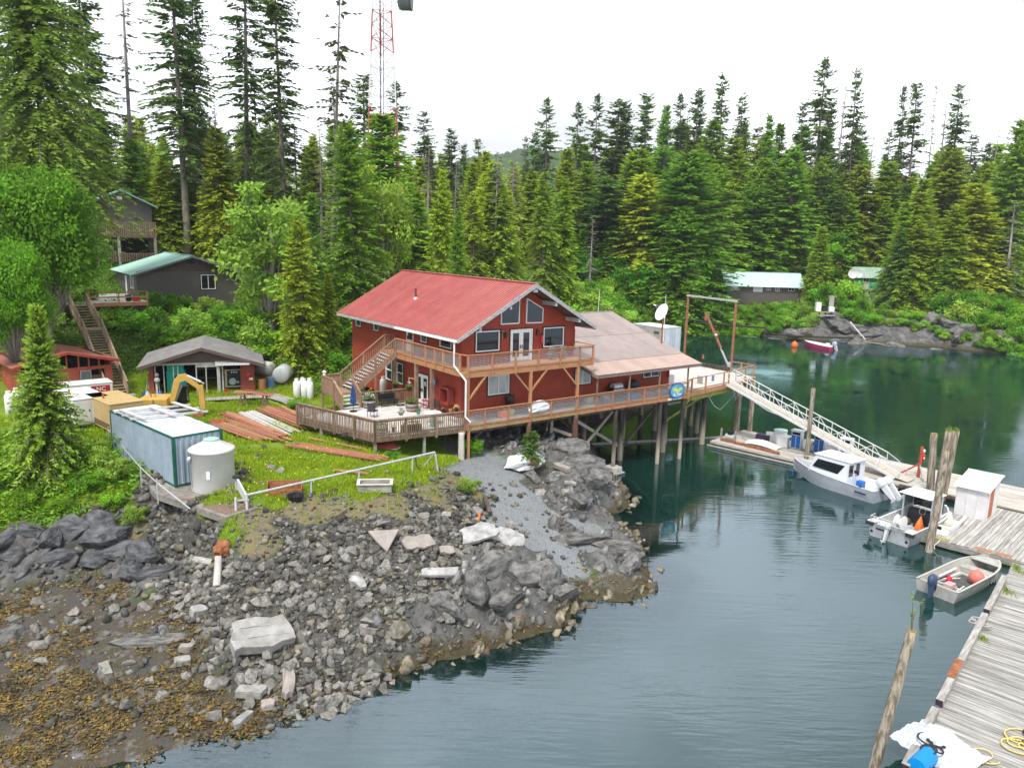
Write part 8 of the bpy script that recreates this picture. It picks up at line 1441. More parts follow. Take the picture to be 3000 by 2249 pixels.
KEY=[('lush_hemlock',70,-430,70,'huge feathery hemlock filling the upper left corner',.78),('near_alder',95,470,61,'big bright green alder leaning over the hill stairs',.8),('near_alder',10,690,55,'lower bright green alder at the left edge',.62),('dark_spruce',250,-90,96,'dark spruce with bare lower trunk behind the huge hemlock',1.1),('mossy_snag',342,-120,101,'tall grey lichen-hung snag above the upper house',1.15),('spruce',405,410,108,'dark green spruce right of the lichen-hung snag',1.2),('tall_spruce',503,-170,98,'tall thin spruce with bare trunk, left of a close pair',1.25),('tall_spruce',541,-60,102,'slimmer tall spruce, right of the close pair',.7),('tall_spruce',688,-190,98,'tall dark ragged spruce above the lime alder',1.0),('tall_spruce',815,-90,95,'dense tall dark spruce nearest the gnarled one',1.15),('gnarled_spruce',955,-70,92,'gnarled open spruce with long bare limbs beside the tower',1.0),('mossy_snag',985,190,95,'thin lichen-grey spruce just left of the tower',.8),('bare_snag',745,180,105,'slender dead trunk between the two tall dark spruces',1.0),('dark_spruce',1070,215,132,'dark spruce standing behind the tower legs',1.3),('dark_spruce',1160,240,136,'second dark spruce showing right of the tower',1.1),('mossy_snag',590,330,108,'lichen-grey thin spruce behind the tall pair',.9),('mossy_snag',640,280,112,'lichen-draped thin spruce left of the ragged tall spruce',.8),('bare_snag',866,330,100,'bare grey trunk behind the lime alder top',.9),('spruce',300,330,112,'dim green spruce behind the grey snag',1.1),('front_hemlock',500,480,101,'broad yellow-green hemlock right of the upper house',2.0),('hemlock',660,430,101,'tall soft hemlock behind the bungalow roof',1.25),('hemlock',590,600,100,'small hemlock peeking over the bungalow ridge',1.0),('lime_alder',785,530,71,'pale lime-green alder right of the bungalow',1.05),('front_cedar',872,640,66,'golden-green cedar in front of the lime alder',1.0),('lush_spruce',1035,345,75,'large bright spruce left of the lodge roof',.85),('lime_alder',1120,480,80,'bright alder growing against the large spruce',.95),('spruce',1118,330,92,'spruce covering the foot of the radio tower',1.9),('front_hemlock',1290,490,86,'broad hemlock above the lodge ridge',.75),('hemlock',1235,560,92,'hemlock between the large spruce and the broad hemlock',1.2),('lush_spruce',1345,615,79,'full green spruce right behind the lodge ridge',.55),('cedar',1450,475,104,'pointed yellow-green cedar above the right lodge gable',1.35),('hemlock',1390,560,98,'hemlock left of the pointed cedar',1.2),('hemlock',960,800,69,'drooping hemlock touching the lodge eave corner',.85),('spruce',905,560,84,'dark spruce between lime alder and large spruce',1.2),('hemlock',1600,500,101,'bare-trunked hemlock, left of two behind the lodge gable',1.0),('hemlock',1655,520,103,'bare-trunked hemlock, right of two behind the lodge gable',.95),('young_spruce',100,885,40,'young spruce with pale new tips in front of the generators',.88),('lime_shrub',1690,820,118,'pale lime shrub above the lodge right eave',1.0)]
for k,px,py,d,lab,w in KEY:
 var=0 if k in('young_spruce',)else None;tree(k,px,py,d,lab,None,w,var)
_p=UV(28.75,36.6);e=plant('young_spruce',_p.x,_p.y,1.9,'small bright spruce on the mound below the wharf',None,1.1,1);e.location.z=3.35
SKY=[(1245,322,150,'dark_spruce',1.5),(1325,372,152,'dark_spruce',1.4),(1357,418,160,'dark_spruce',1.2),(1410,405,165,'dark_spruce',1.3),(1545,398,165,'dark_spruce',1.0),(1612,288,168,'dark_spruce',1.4),(1572,380,172,'dark_spruce',1.1),(1690,298,170,'dark_spruce',1.3),(1752,278,172,'dark_spruce',1.5),(1800,284,176,'dark_spruce',2.0),(1842,290,178,'dark_spruce',1.4),(1905,266,174,'dark_spruce',1.5),(1942,300,184,'spruce',1.0),(2012,272,182,'dark_spruce',1.1),(2045,250,180,'dark_spruce',1.3),(2132,205,186,'dark_spruce',1.1),(2182,266,186,'dark_spruce',1.2),(2265,330,176,'spruce',1.3),(2345,300,182,'dark_spruce',1.2),(2420,165,178,'dark_spruce',1.5),(2450,285,180,'dark_spruce',1.2),(2474,232,179,'bare_snag',1.2),(2530,198,178,'dark_spruce',1.25),(2565,355,180,'bare_snag',1),(2602,380,182,'dark_spruce',1.2),(2660,246,182,'dark_spruce',1.0),(2706,236,180,'dark_spruce',1.5),(2758,246,181,'mossy_snag',.8),(2786,276,182,'bare_snag',1.3),(2830,240,180,'dark_spruce',1.4),(2880,415,184,'dark_spruce',1.3),(2925,340,184,'bare_snag',.9),(2290,400,184,'bare_snag',1.0),(2990,345,152,'spruce',1.5),(1990,330,186,'mossy_snag',.9),(2390,310,184,'mossy_snag',.9),(2228,370,182,'bare_snag',.9)]
NM={'dark_spruce':'dark ragged spruce','spruce':'green spruce','bare_snag':'bare dead trunk','mossy_snag':'grey lichen-hung spruce','hemlock':'yellow-green hemlock','cedar':'golden-green cedar','alder':'bright green alder','lime_alder':'pale lime alder','shrub':'bright green shrub','lime_shrub':'pale green shrub'}
def zone_name(px):return 'behind the lodge roof' if px<1500 else 'above the annex' if px<1950 else 'above the rusty gantry' if px<2250 else 'above the shack' if px<2560 else 'near the right edge'
ORD='first second third fourth fifth sixth seventh eighth ninth tenth eleventh twelfth thirteenth fourteenth fifteenth sixteenth seventeenth eighteenth nineteenth twentieth twenty-first twenty-second twenty-third twenty-fourth twenty-fifth twenty-sixth'.split()
def ordinals(objs,key,where='from the left'):
 g={}
 for o in objs:g.setdefault(o['label'],[]).append(o)
 for l,q in g.items():
  if 1<len(q)<=len(ORD):
   for i,o in enumerate(sorted(q,key=key)):o['label']=ORD[i]+' '+where+', '+l
def px_of(o):d=o.location;return d.x/d.y
NEW=[]
for px,py,d,k,w in SKY:NEW.append(tree(k,px,py,d,NM[k]+' on the far skyline '+zone_name(px),'skyline trees across the inlet',w*.74))
MID=[(1660,432,160,'hemlock',1.2),(1720,470,162,'hemlock',1.3),(1560,500,158,'cedar',1.1),(1640,560,150,'spruce',1.2),(1795,520,156,'dark_spruce',2.4),(1780,530,157,'spruce',1.5),(1900,505,152,'cedar',1.5),(1860,430,164,'hemlock',1.4),(2035,440,152,'spruce',1.9),(2115,478,167,'spruce',1.5),(2215,535,168,'spruce',1.6),(2160,400,174,'hemlock',1.3),(2250,460,172,'hemlock',1.3),(2435,500,172,'dark_spruce',2.0),(2340,420,168,'spruce',1.5),(2440,525,170,'spruce',1.3),(2540,480,172,'cedar',1.5),(2600,470,174,'hemlock',1.5),(2720,520,158,'hemlock',1.4),(2790,430,166,'hemlock',1.5),(2875,535,150,'cedar',1.8),(2700,560,154,'cedar',1.4),(2660,590,153,'hemlock',1.1),(2985,590,146,'mossy_snag',1.4),(2340,600,168,'hemlock',1.2),(2690,630,150,'cedar',1.3),(2800,600,148,'hemlock',1.4),(2940,480,156,'spruce',1.5),(2000,600,146,'spruce',1.2),(1960,420,168,'spruce',1.4),(2090,350,174,'spruce',1.3),(2500,560,168,'hemlock',1.2),(1500,470,150,'hemlock',1.2),(1470,520,140,'spruce',1.2),(1580,620,140,'cedar',1.0),(2385,690,166,'lime_alder',.9),(2440,670,168,'alder',1.1),(1735,640,146,'mossy_snag',1.0)]
for px,py,d,k,w in MID:NEW.append(tree(k,px,py,d,NM[k]+' in the forest '+zone_name(px).replace('above','behind')+' across the inlet','forest trees across the inlet',w*1.2))
ordinals(NEW,px_of);NEW=[]
def skyline(px):
 xs=[1180,1260,1330,1450,1520,1600,1700,1800,1900,2050,2200,2420,2600,2800,2900,3100];ys=[520,470,440,480,500,420,400,370,360,350,370,360,420,400,430,400];return float(np.interp(px,xs,ys))
for row,(d0,off,n)in enumerate(((190,15,30),(180,55,30),(170,120,30),(161,190,28),(153,270,24),(149,350,18))):
 for i in range(n):
  px=1180+(1900/n)*(i+rv.uniform(.1,.9));
  if row>2 and(2040<px<2400 or 2415<px<2640):continue
  if row==2 and 2430<px<2590:continue
  if row>2 and px<1500:continue
  py=skyline(px)+off+rv.uniform(-40,60);k=rv.choice(['spruce','hemlock','hemlock','spruce','cedar','hemlock']if row<5 else['hemlock','spruce','alder','shrub']);k='spruce' if k=='shrub' else k
  if row==0:k=rv.choice(['dark_spruce','spruce','hemlock'])
  tree(k,px,py,d0+rv.uniform(-4,4),NM[k]+' among the massed trees of the far hillside','massed trees of the far hillside',rv.uniform(1.2,1.75))
for i in range(130):
 px=rv.uniform(-80,1500);d=rv.uniform(96,165);lo=np.interp(px,[-80,250,600,1000,1200,1500],[260,380,400,400,480,480]);k=rv.choice(['spruce','hemlock','hemlock','cedar','mossy_snag'])
 tree(k,px,lo+rv.uniform(-60,90),d,NM[k]+' among the trees behind the near houses','background trees behind the near houses',rv.uniform(1.0,1.4))
rr=random.Random(5)
for row in range(3):
 for i in range(56):
  px=1740+1300*(i+rr.random())/56;p=at(px,np.interp(px,[1740,2070,2450,2700,2950,3050],[930,934,944,958,984,1000])-3,3.4);d=p.y+2.8+row*3.2+rr.uniform(-.6,1.2);x=p.x*d/p.y
  if 55.3<x<60.7 and d<147.5:continue
  if 41.5<x<59 and d>152:continue
  k=rr.choice(['shrub','shrub','lime_shrub','shrub','alder']if row else['shrub','shrub','lime_shrub']);h=rr.uniform(2.0,3.2)*(1+.45*row)
  if 41<x<59.5:h=min(h,2.5);k='shrub' if k=='alder' else k
  if 66<x<79:h=1.5
  if 66<x<79 and row>1:continue;k='shrub' if k=='alder' else k
  plant(k,x,d,h,NM[k]+' along the far shore rocks','shrubs along the far shore',rr.uniform(.85,1.2))
ordinals([plant('shrub',rr.uniform(60,67),rr.uniform(148,160),rr.uniform(1.6,2.6),'bright green shrub between the two far cabins','shrubs between the far cabins',1.2)for i in range(12)],px_of)
BANK=[(365,975,75,2.2),(420,985,72,2.8),(440,940,78,2.2),(480,1000,70,2.6),(520,905,80,2.0),(560,960,74,2.6),(600,1000,70,2.8),(610,900,80,2.0),(660,950,76,2.4),(690,1010,70,3.0),(720,940,75,2.8),(760,990,70,3.4),(800,960,72,3.6),(820,1040,67,3.0),(870,1000,69,3.4),(900,1050,66.5,3.0),(940,1010,70,3.6),(960,1075,66,2.4),(760,1060,66,2.4),(850,1085,64.5,1.8),(990,1000,73,3.4),(330,1010,72,2.2),(250,985,74,2.6),(200,1000,72,2.8),(280,1010,70,2.2),(120,1000,66,3.0),(60,960,66,3.4),(10,1000,62,3.2),(150,940,72,3.2),(40,1060,58,2.4)]
for px,py,d,h in BANK:
 p=aty(px,py,d);k=rv.choice(['shrub','shrub','lime_shrub']);NEW.append(plant(k,p.x,d,h*.95,NM[k]+' on the bank between garage and grey house','shrubs on the near bank',1.15))
ordinals(NEW,px_of)
for px,py,z,h,l,k in((1378,1328,3.2,1.1,'leafy shrub below the wharf corner post','shrub'),(1375,1432,3.1,.8,'yellow-green bush at the edge of the yard above the gravel','lime_shrub'),(870,1200,4.5,1.0,'leafy weeds at the patio rail end','shrub'),(360,1440,3.2,1.3,'yellow-green bush above the stone retaining wall','lime_shrub'),(400,1330,4.2,1.5,'tall weedy bush beside the container end','shrub'),(300,1380,3.9,1.3,'bush right of the young spruce','lime_shrub'),(250,1450,3.2,1.0,'low bush at the foot of the young spruce','shrub'),(90,1480,2.9,1.0,'low leafy bush at the bank edge on the left','shrub'),(20,1440,3.2,1.2,'leafy bush at the left edge of the bank','shrub'),(400,1520,2.7,.8,'small bush hanging over the dark rocks by the wall','lime_shrub'),(180,1500,2.7,.8,'low green bush above the dark rocks','shrub'),(330,1500,2.8,.9,'low bush at the corner of the stone wall','shrub'),(1150,1350,3.9,.6,'leafy weeds under the patio corner','shrub')):
 p=at(px,py,z);plant(k,p.x,p.y,h,l,None,1.1)
for px,py,d,h in((1665,850,82,2.6),(1700,845,88,3.0),(1735,850,92,3.0),(1770,862,96,2.8),(1690,870,78,2.2),(1720,835,102,3.4),(1760,845,108,3.2),(1800,870,104,2.6),(1650,820,92,3.0),(1790,850,116,3.4),(1830,880,112,2.6),(1680,815,104,3.2),(1745,870,84,2.0)):
 p=aty(px,py,d);k=rv.choice(['shrub','lime_shrub','shrub']);NEW.append(plant(k,p.x,d,h,NM[k]+' on the slope right behind the lodge and annex','shrubs behind the annex',1.4))
ordinals(NEW[len(BANK):],px_of)
def grass():
 rs=np.random.RandomState(3);n=60000;X=np.c_[rs.uniform(-34,0,n),rs.uniform(32,66,n)];Zn=zones(X);keep=(Zn[:,0]+.45*Zn[:,1]*(rs.rand(n)<.6)>.38+.3*rs.rand(n))&(fbm(np.c_[X*.33,np.zeros(n)],3)>-.28);X=X[keep];m_=len(X)
 b0,b1=Vector((-16.85,37.0)),None
 cx,cy=X[:,0]+16.85,X[:,1]-37.0;a=R(47.5);lx,ly=cx*math.cos(a)+cy*math.sin(a),-cx*math.sin(a)+cy*math.cos(a);ok=~((lx>-.4)&(lx<3)&(ly>-.3)&(ly<8.4));ok&=np.hypot(X[:,0]+14.98,X[:,1]-37.15)>1.2
 u,v=X@BV[:2],X@AV[:2];ok&=~((u>20)&(v>39.4)&(v<48));ok&=u<27
 X=X[ok];m_=len(X);per=5;P=np.repeat(X,per,0)+rs.normal(size=(m_*per,2))*.07;z=gz(P[:,0],P[:,1])-.02;P=np.c_[P,z]
 pn=.55+1.1*np.clip(pnoise(np.c_[P[:,:2]*.55,np.zeros(len(P))])+.35,0,1);D=np.c_[rs.normal(size=(len(P),2))*.42,np.ones(len(P))];h=rs.uniform(.12,.34,len(P))*pn
 V,F=cards(P,D,rs.normal(size=(len(P),3)),h,np.full(len(P),.035));t=np.repeat(rs.uniform(.75,1.25,len(P))*(.8+.4*(pn-.55)),4)[:,None]*np.array([[1,1,1.]]);br_=np.repeat(rs.rand(len(P))<.22,4);t[br_]*=np.array([1.5,1.0,1.2])
 me=fast_mesh('yard_grass',V,F,M('grass_blades',(.240,.385,.014),(.310,.450,.026),.5,.7,trans=.3,attr='tint',spec=.15),False,t);tag(obj('yard_grass',me),'rough yellow-green grass growing over the yard','grass',kind='stuff')
 n=620;X=np.c_[rs.uniform(-20,-3,n),rs.uniform(34,53,n)];Zn=zones(X);X=X[(Zn[:,0]>.6)];u,v=X@BV[:2],X@AV[:2];X=X[~((u>20)&(v>39.4))];P=np.c_[X,gz(X[:,0],X[:,1])+.26];V,F=cards(np.repeat(P,2,0),rs.normal(size=(len(P)*2,3)),rs.normal(size=(len(P)*2,3)),np.full(len(P)*2,.065),np.full(len(P)*2,.06))
 tag(obj('yard_flowers',fast_mesh('yard_flowers',V,F,M('buttercup_yellow',(.75,.62,.05),rough=.6))),'scattered yellow buttercups in the yard grass','flowers',kind='stuff')
 n=16000;X=np.c_[rs.uniform(-60,4,n),rs.uniform(50,100,n)];Zn=zones(X);X=X[Zn[:,6]>.4];u,v=X@BV[:2],X@AV[:2];X=X[~((u>26)&(u<48)&(v<59))];Z2=np.c_[rs.uniform(-48,-19,3500),rs.uniform(33,46,3500)];zz=zones(Z2);Z2=Z2[(zz[:,0]+zz[:,1]>.5)];cx,cy=Z2[:,0]+16.85,Z2[:,1]-37.0;lx=cx*math.cos(a)+cy*math.sin(a);Z2=Z2[lx<-.5];X=np.r_[X,Z2]
 per=9;P=np.repeat(X,per,0)+rs.normal(size=(len(X)*per,2))*.28;P=np.c_[P,gz(P[:,0],P[:,1])+rs.uniform(0,.45,len(P))];D=np.c_[rs.normal(size=(len(P),2)),rs.uniform(-.1,.9,len(P))];V,F=cards(P,D,rs.normal(size=(len(P),3))*.5+np.array([0,0,1]),rs.uniform(.15,.38,len(P)),rs.uniform(.08,.18,len(P)));t=np.repeat(rs.uniform(.6,1.3,len(P)),4)[:,None]*np.ones((1,3))
 tag(obj('undergrowth',fast_mesh('undergrowth',V,F,foliage_mat('undergrowth_leaves',(.11,.25,.016),(.17,.32,.026),.3),False,t)),'low green ferns and brush covering the banks','undergrowth',kind='stuff')
grass()
def hills():
 n=90;ax=np.linspace(-220,260,n*3);ay=np.linspace(0,120,30);X,Y=np.meshgrid(ax,ay);P=np.c_[X.ravel(),Y.ravel(),np.zeros(X.size)];Z=70*np.exp(-((X-20)/150)**2)*np.sin(np.clip(Y/120,0,1)*math.pi*.5)+18+6*pnoise(P*.03).reshape(X.shape)+7*np.abs(pnoise(P*.35)).reshape(X.shape)+6*np.abs(pnoise(P*.9)).reshape(X.shape);k=np.arange(X.size).reshape(30,-1);F=np.c_[k[:-1,:-1].ravel(),k[:-1,1:].ravel(),k[1:,1:].ravel(),k[1:,:-1].ravel()]
 me=fast_mesh('hills',np.c_[X.ravel(),Y.ravel()+560,Z.ravel()],F,M('distant_forest',(.03,.06,.022),(.05,.085,.03),.08,.9),False);tag(obj('hills',me),'distant forested hill','hills',kind='structure')
hills()
import bmesh as _bm
def hull_stone(seed,sq=.7,n=13):
 rs=np.random.RandomState(seed);b=_bm.new()
 for i in range(n):
  d=rs.normal(size=3);d/=np.linalg.norm(d);d*=rs.uniform(.75,1.0)*np.array([1,rs.uniform(.65,1),sq]);b.verts.new(d)
 r=_bm.ops.convex_hull(b,input=b.verts);_bm.ops.delete(b,geom=[g for g in r['geom_interior']if isinstance(g,_bm.types.BMVert)],context='VERTS');_bm.ops.recalc_face_normals(b,faces=b.faces);_bm.ops.triangulate(b,faces=b.faces);me=bpy.data.meshes.new('stone');b.to_mesh(me);b.free();return me
stonem=M('rubble_stone',(.115,.108,.096),(.235,.222,.198),3.5,.9,.35,12,.42,attr='tint',c3=(.25,.20,.15),s3=.5,t3=.62)
ST=[]
for s in range(14):
 me=hull_stone(200+s,(.55,.7,.85)[s%3],12+s%5);me.materials.append(stonem);c=me.color_attributes.new('tint','FLOAT_COLOR','POINT');c.data.foreach_set('color',np.ones(len(me.vertices)*4,np.float32));ST.append(me)
def st_arrays(me):V=np.array([v.co[:]for v in me.vertices]);F=np.array([p.vertices[:]for p in me.polygons]);return V,F
SA=[st_arrays(m_)for m_ in ST]
def rotm(rs):
 a,b_,c=rs.uniform(0,6.28),rs.normal()*.45,rs.normal()*.45
 return np.array(Matrix.Rotation(a,3,'Z')@Matrix.Rotation(b_,3,'X')@Matrix.Rotation(c,3,'Y')),(b_,c,a)
def rubble():
 rs=np.random.RandomState(9);n=38000;X=np.c_[rs.uniform(-22,4,n),rs.uniform(23,44,n)];Zn=zones(X);z=gz(X[:,0],X[:,1]);pr=Zn[:,2]*1.0+Zn[:,1]*.22+Zn[:,3]*.10*(z>.2)+Zn[:,4]*.07+Zn[:,5]*.05;k=(rs.rand(n)<pr*.55)&(z>-.25);X=X[k];z=z[k];Zn=Zn[k]
 size=np.clip(np.exp(rs.normal(size=len(X))*.45-1.88),.06,.45)*(1-.35*Zn[:,1])
 wall=(X[:,0]<-12.5)&(Zn[:,2]>.4);size[wall]=np.clip(size[wall]*1.25,.12,.34);low=(z<1.2);size[low]*=1.12
 dist=np.hypot(X[:,0],X[:,1]);order=np.argsort(-size/dist);V=[];F=[];T_=[];kk=0
 for q,i in enumerate(order):
  j=rs.randint(14);s=size[i];m_,e=rotm(rs);zz=z[i]+s*rs.uniform(.0,.3)
  if q<300:
   o=obj('stone',ST[j],GROUND,(X[i,0],X[i,1],zz),rot=(e[0],e[1],e[2]),scale=(s,s*rs.uniform(.75,1.1),s))
  else:
   v,f=SA[j];V.append((v*s)@m_.T+np.array([X[i,0],X[i,1],zz]));F.append(f+kk);kk+=len(v);g=rs.choice([.45,.7,1,1.25,1.7])*rs.uniform(.8,1.2);w=rs.rand();T_.append(np.tile(np.array([g*(1.12 if w<.3 else 1),g,g*(.86 if w<.3 else 1.03)]),(len(v),1)))
 me=fast_mesh('rubble',np.concatenate(V),np.concatenate(F),stonem,False,np.concatenate(T_));tag(obj('rubble',me,GROUND),kind='stuff')
 n=16000;X=np.c_[rs.uniform(-26,9,n),rs.uniform(21,48,n)];Zn=zones(X);z=gz(X[:,0],X[:,1]);k=(rs.rand(n)<Zn[:,5]*.55+Zn[:,4]*.28+Zn[:,2]*.25+Zn[:,1]*.25)&(z>.02);X=X[k];z=z[k];Zk=Zn[k];V=[];F=[];T_=[];kk=0
 v0=np.array([[1,0,0],[-.6,.8,0],[-.5,-.8,0],[.1,.05,.7]]);f0=np.array([[0,1,3],[1,2,3],[2,0,3]])
 for i in range(len(X)):
  m_,_=rotm(rs);s=rs.uniform(.03,.075);V.append((v0*s)@m_.T+np.array([X[i,0],X[i,1],z[i]+.01]));F.append(f0+kk);kk+=4;g=rs.uniform(.7,2.1)if Zk[i,5]<.5 else rs.uniform(1.1,2.2);T_.append(np.tile([g,g,g*1.02],(4,1)))
 tag(obj('gravel',fast_mesh('gravel',np.concatenate(V),np.concatenate(F),stonem,False,np.concatenate(T_)),GROUND),kind='stuff')
rubble()
rockm=M('dark_shore_rock',(.055,.053,.050),(.20,.193,.182),1.6,.88,.8,9,.14,stretch=(1,1,2.2),c3=(.21,.20,.18),s3=1.4,t3=.6)
barn=M('barnacle_rock',(.085,.075,.055),(.21,.19,.155),2.5,.9,.8,8,.1,c3=(.12,.085,.025),s3=1.0,t3=.55)
def crag(seed,sx,sy,sz,mt,sub=4,cuts=20,rough=.05):
 rs=np.random.RandomState(seed);b=_bm.new();_bm.ops.create_icosphere(b,subdivisions=sub,radius=1);V=np.array([v.co[:]for v in b.verts]);base=[np.array([.75,.15,.65]),np.array([-.5,.2,.85]),np.array([.1,1,.2])]
 V*=1+.25*fbm(V*1.3+seed,2)[:,None]
 for k in range(cuts):
  n=base[k%3]*rs.choice([-1,1])+rs.normal(size=3)*.42;n/=np.linalg.norm(n);d=rs.uniform(.42,.86);t=np.maximum(0,V@n-d);V-=t[:,None]*n*.96
 st=np.c_[V[:,0]*.8+V[:,2]*.6,V[:,1],(V[:,2]*.8-V[:,0]*.6)*3.2];V*=(1+rough*fbm(st*2.2+seed,4,True)-rough+.04*np.round(fbm(st*1.4+seed,2)*3)/3)[:,None]
 for v,q in zip(b.verts,V*np.array([sx,sy,sz])*1.35):v.co=q
 me=bpy.data.meshes.new('rock');b.to_mesh(me);b.free();me.materials.append(mt);return me
rockd=M('blue_black_bedrock',(.035,.036,.040),(.125,.126,.132),1.6,.85,.8,9,.14,stretch=(1,1,2.2),c3=(.13,.13,.135),s3=1.4,t3=.62)
CD=[crag(40+s,1.3,.9,.85,rockd,4,26,.09)for s in range(5)]
CR=[crag(s,1.3,.9,.75,rockm)for s in range(7)];CB=[crag(20+s,1.2,.9,.6,barn)for s in range(3)]
OUT=[]
def outcrop(px,py,z,s,label,group=None,meshes=CR,sc=(1,1,1),rz=None,sink=.35):
 p=at(px,py,z);rr=random.Random(px*3+py);o=obj('rock_outcrop',rr.choice(meshes),None,(p.x,p.y,g1(p.x,p.y)-.0+s*.7*sc[2]*(.5-sink)),rz=rr.uniform(0,6.28)if rz is None else rz,scale=(s*sc[0],s*sc[1],s*sc[2]));tag(o,label,'rock',group,None);OUT.append(o);return o
G_='dark bedrock ledges below the left bank'
for px,py,z,s in((20,1600,1.9,1.0),(90,1580,2.0,.9),(150,1600,1.9,.9),(215,1575,2.1,1.0),(275,1565,2.2,1.1),(330,1590,2.0,1.0),(385,1610,1.9,1.1),(430,1640,1.7,1.0),(465,1690,1.5,.9),(50,1650,1.5,.7),(300,1620,1.8,.9),(180,1640,1.6,.7),(400,1680,1.5,.8)):outcrop(px,py,z,s,'dark bedrock ledge at the foot of the grassy bank',G_,CD,(1.15,.8,.72),None,.5)
G2='dark rock ribs on the point'
for px,py,z,s,sc in((1460,1690,1.6,.9,(1,.8,1)),(1540,1700,1.4,.9,(1,.8,1.1)),(1600,1720,1.0,.9,(1,.8,1)),(1380,1750,1.2,.8,(1,.8,1)),(1480,1780,.9,.8,(1.1,.8,1)),(1310,1810,.9,.7,(1,.8,1)),(1650,1750,.6,.7,(1,.8,.9)),(1690,1390,2.0,1.2,(1,.9,.8)),(1740,1430,1.4,1.1,(1,.9,.8)),(1660,1330,2.6,1.2,(1,.9,.9)),(1770,1480,.7,.9,(1,.8,.8)),(1690,1500,1.1,.8,(1.2,.7,.6)),(1720,1590,1.0,.8,(1.4,.7,.6)),(1790,1610,.9,.8,(1.2,.8,.7)),(1840,1650,.6,.8,(1,.8,.7))):outcrop(px,py,z,s,'dark ribbed bedrock on the rocky point',G2,sc=sc)
outcrop(1905,1505,-.05,.95,'small rock islet standing in the water off the point',None,CB,(1.2,.8,.75));outcrop(1170,1880,.7,.62,'pale barnacled boulder low on the rubble slope',None,CB,(.8,.8,1.2));outcrop(415,1885,.75,.9,'long flat dark boulder lying in the beach weed',None,CR,(1.3,.5,.35),.25);outcrop(480,1870,.7,.5,'lower dark boulder at the end of the flat one',None,CR,(1,.7,.5));outcrop(30,1870,.8,.5,'dark boulder at the left edge of the beach',None,CR);outcrop(300,1605,2.0,.4,'rounded grey boulder below the ledges',None,CB)
outcrop(1560,1395,2.4,.5,'dark angular rock beside the gravel path below the wharf',None,CR);outcrop(1620,1410,2.2,.5,'dark angular rock between wharf footing and gravel',None,CR)
def shards():
 rs=np.random.RandomState(23);n=9000;X=np.c_[rs.uniform(-30,10,n),rs.uniform(24,56,n)];Zn=zones(X);z=gz(X[:,0],X[:,1]);k=(rs.rand(n)<Zn[:,3]*.62)&(z>-.35)&(Zn[:,5]<.3);X=X[k];z=z[k];V=[];F=[];T_=[];kk=0
 for i in range(len(X)):
  j=rs.randint(14);v,f=SA[j];s=np.clip(np.exp(rs.normal()*.45-1.15),.12,.7);az=.75+rs.normal()*.35;m_=np.array(Matrix.Rotation(az,3,'Z')@Matrix.Rotation(-.75+rs.normal()*.25,3,'Y')@Matrix.Rotation(rs.normal()*.3,3,'X'));q=(v*np.array([s,s*.8,s*.34]))@m_.T+np.array([X[i,0],X[i,1],z[i]-.02+s*.06]);V.append(q);F.append(f+kk);kk+=len(v);g=rs.uniform(.55,1.7)*(.6 if X[i,0]<-12 else 1)
  lowb=z[i]<.45+.3*rs.rand();T_.append(np.tile([g*1.15,g*.98,g*.72]if lowb else[g,g,g*1.03],(len(v),1)))
 tag(obj('rock_shards',fast_mesh('rock_shards',np.concatenate(V),np.concatenate(F),M('fractured_rock',(.052,.051,.050),(.185,.180,.172),2.2,.85,.6,9,attr='tint',c3=(.16,.155,.145),s3=1.2,t3=.6),False,np.concatenate(T_)),GROUND),kind='stuff')
shards()
ordinals(OUT,px_of)
G4='boulders along the far shore'
for i in range(34):
 px=1960+1060*(i+.5*rv.random())/34;py=np.interp(px,[1960,2450,2750,3020],[945,985,1000,1030])+rv.uniform(-22,2);p=at(px,py,1.5);o=obj('rock_outcrop',rv.choice(CR+CB),None,(p.x,p.y,g1(p.x,p.y)+.2),rz=rv.uniform(0,6),scale=[rv.uniform(1.2,2.4)*k for k in(1.1,.8,.8)]);tag(o,'grey boulder in the far shore rock band','rock',G4)
def slab(px,py,z,L_,W_,t,rz,tilt,label,mt,seed,pts=None,lift=.12):
 p=at(px,py,z);rr=random.Random(seed);poly=pts or[(x*L_/2*rr.uniform(.78,1.08),y*W_/2*rr.uniform(.78,1.08))for x,y in((-1,-.95),(-.6,-1),(-.2,-1),(.3,-1),(.75,-.95),(1,-.7),(1,-.2),(1,.3),(.9,.85),(.4,1),(-.1,1),(-.6,1),(-.95,.8),(-1,.3),(-1,-.3))]
 mb=MB().prism(poly,-t/2,t/2);mb.v=[(x,y,z_+rr.uniform(-.12,.12)*t)for x,y,z_ in mb.v];o=single('concrete_block',label,'concrete',mb,mt,(p.x,p.y,g1(p.x,p.y)+lift),rot=(tilt[0],tilt[1],rz));bevel(o,.03,2);return o
conp=M('pale_broken_concrete',(.22,.21,.195),(.36,.345,.325),1.8,.9,.35,14,c3=(.20,.19,.18),s3=.9,t3=.6);conw=M('white_broken_concrete',(.24,.235,.225),(.42,.41,.40),2.2,.9,.4,12,c3=(.30,.29,.28),s3=1.2,t3=.6);conb=M('pinkish_concrete',(.24,.21,.185),(.33,.29,.26),2,.9,.25,14,c3=(.24,.21,.19),s3=1,t3=.6)
B_=slab(762,1890,1.1,2.5,1.55,.42,.5,(.42,.10),'largest concrete block with grooved face low on the rubble slope',conp,1,lift=.55)
for k,y in enumerate((-.25,.25)):ob=obj('groove_edge',recalc(MB().box((-1.1,y-.015,.21),(1.1,y+.015,.235)).mesh('groove_edge',conw)),B_)
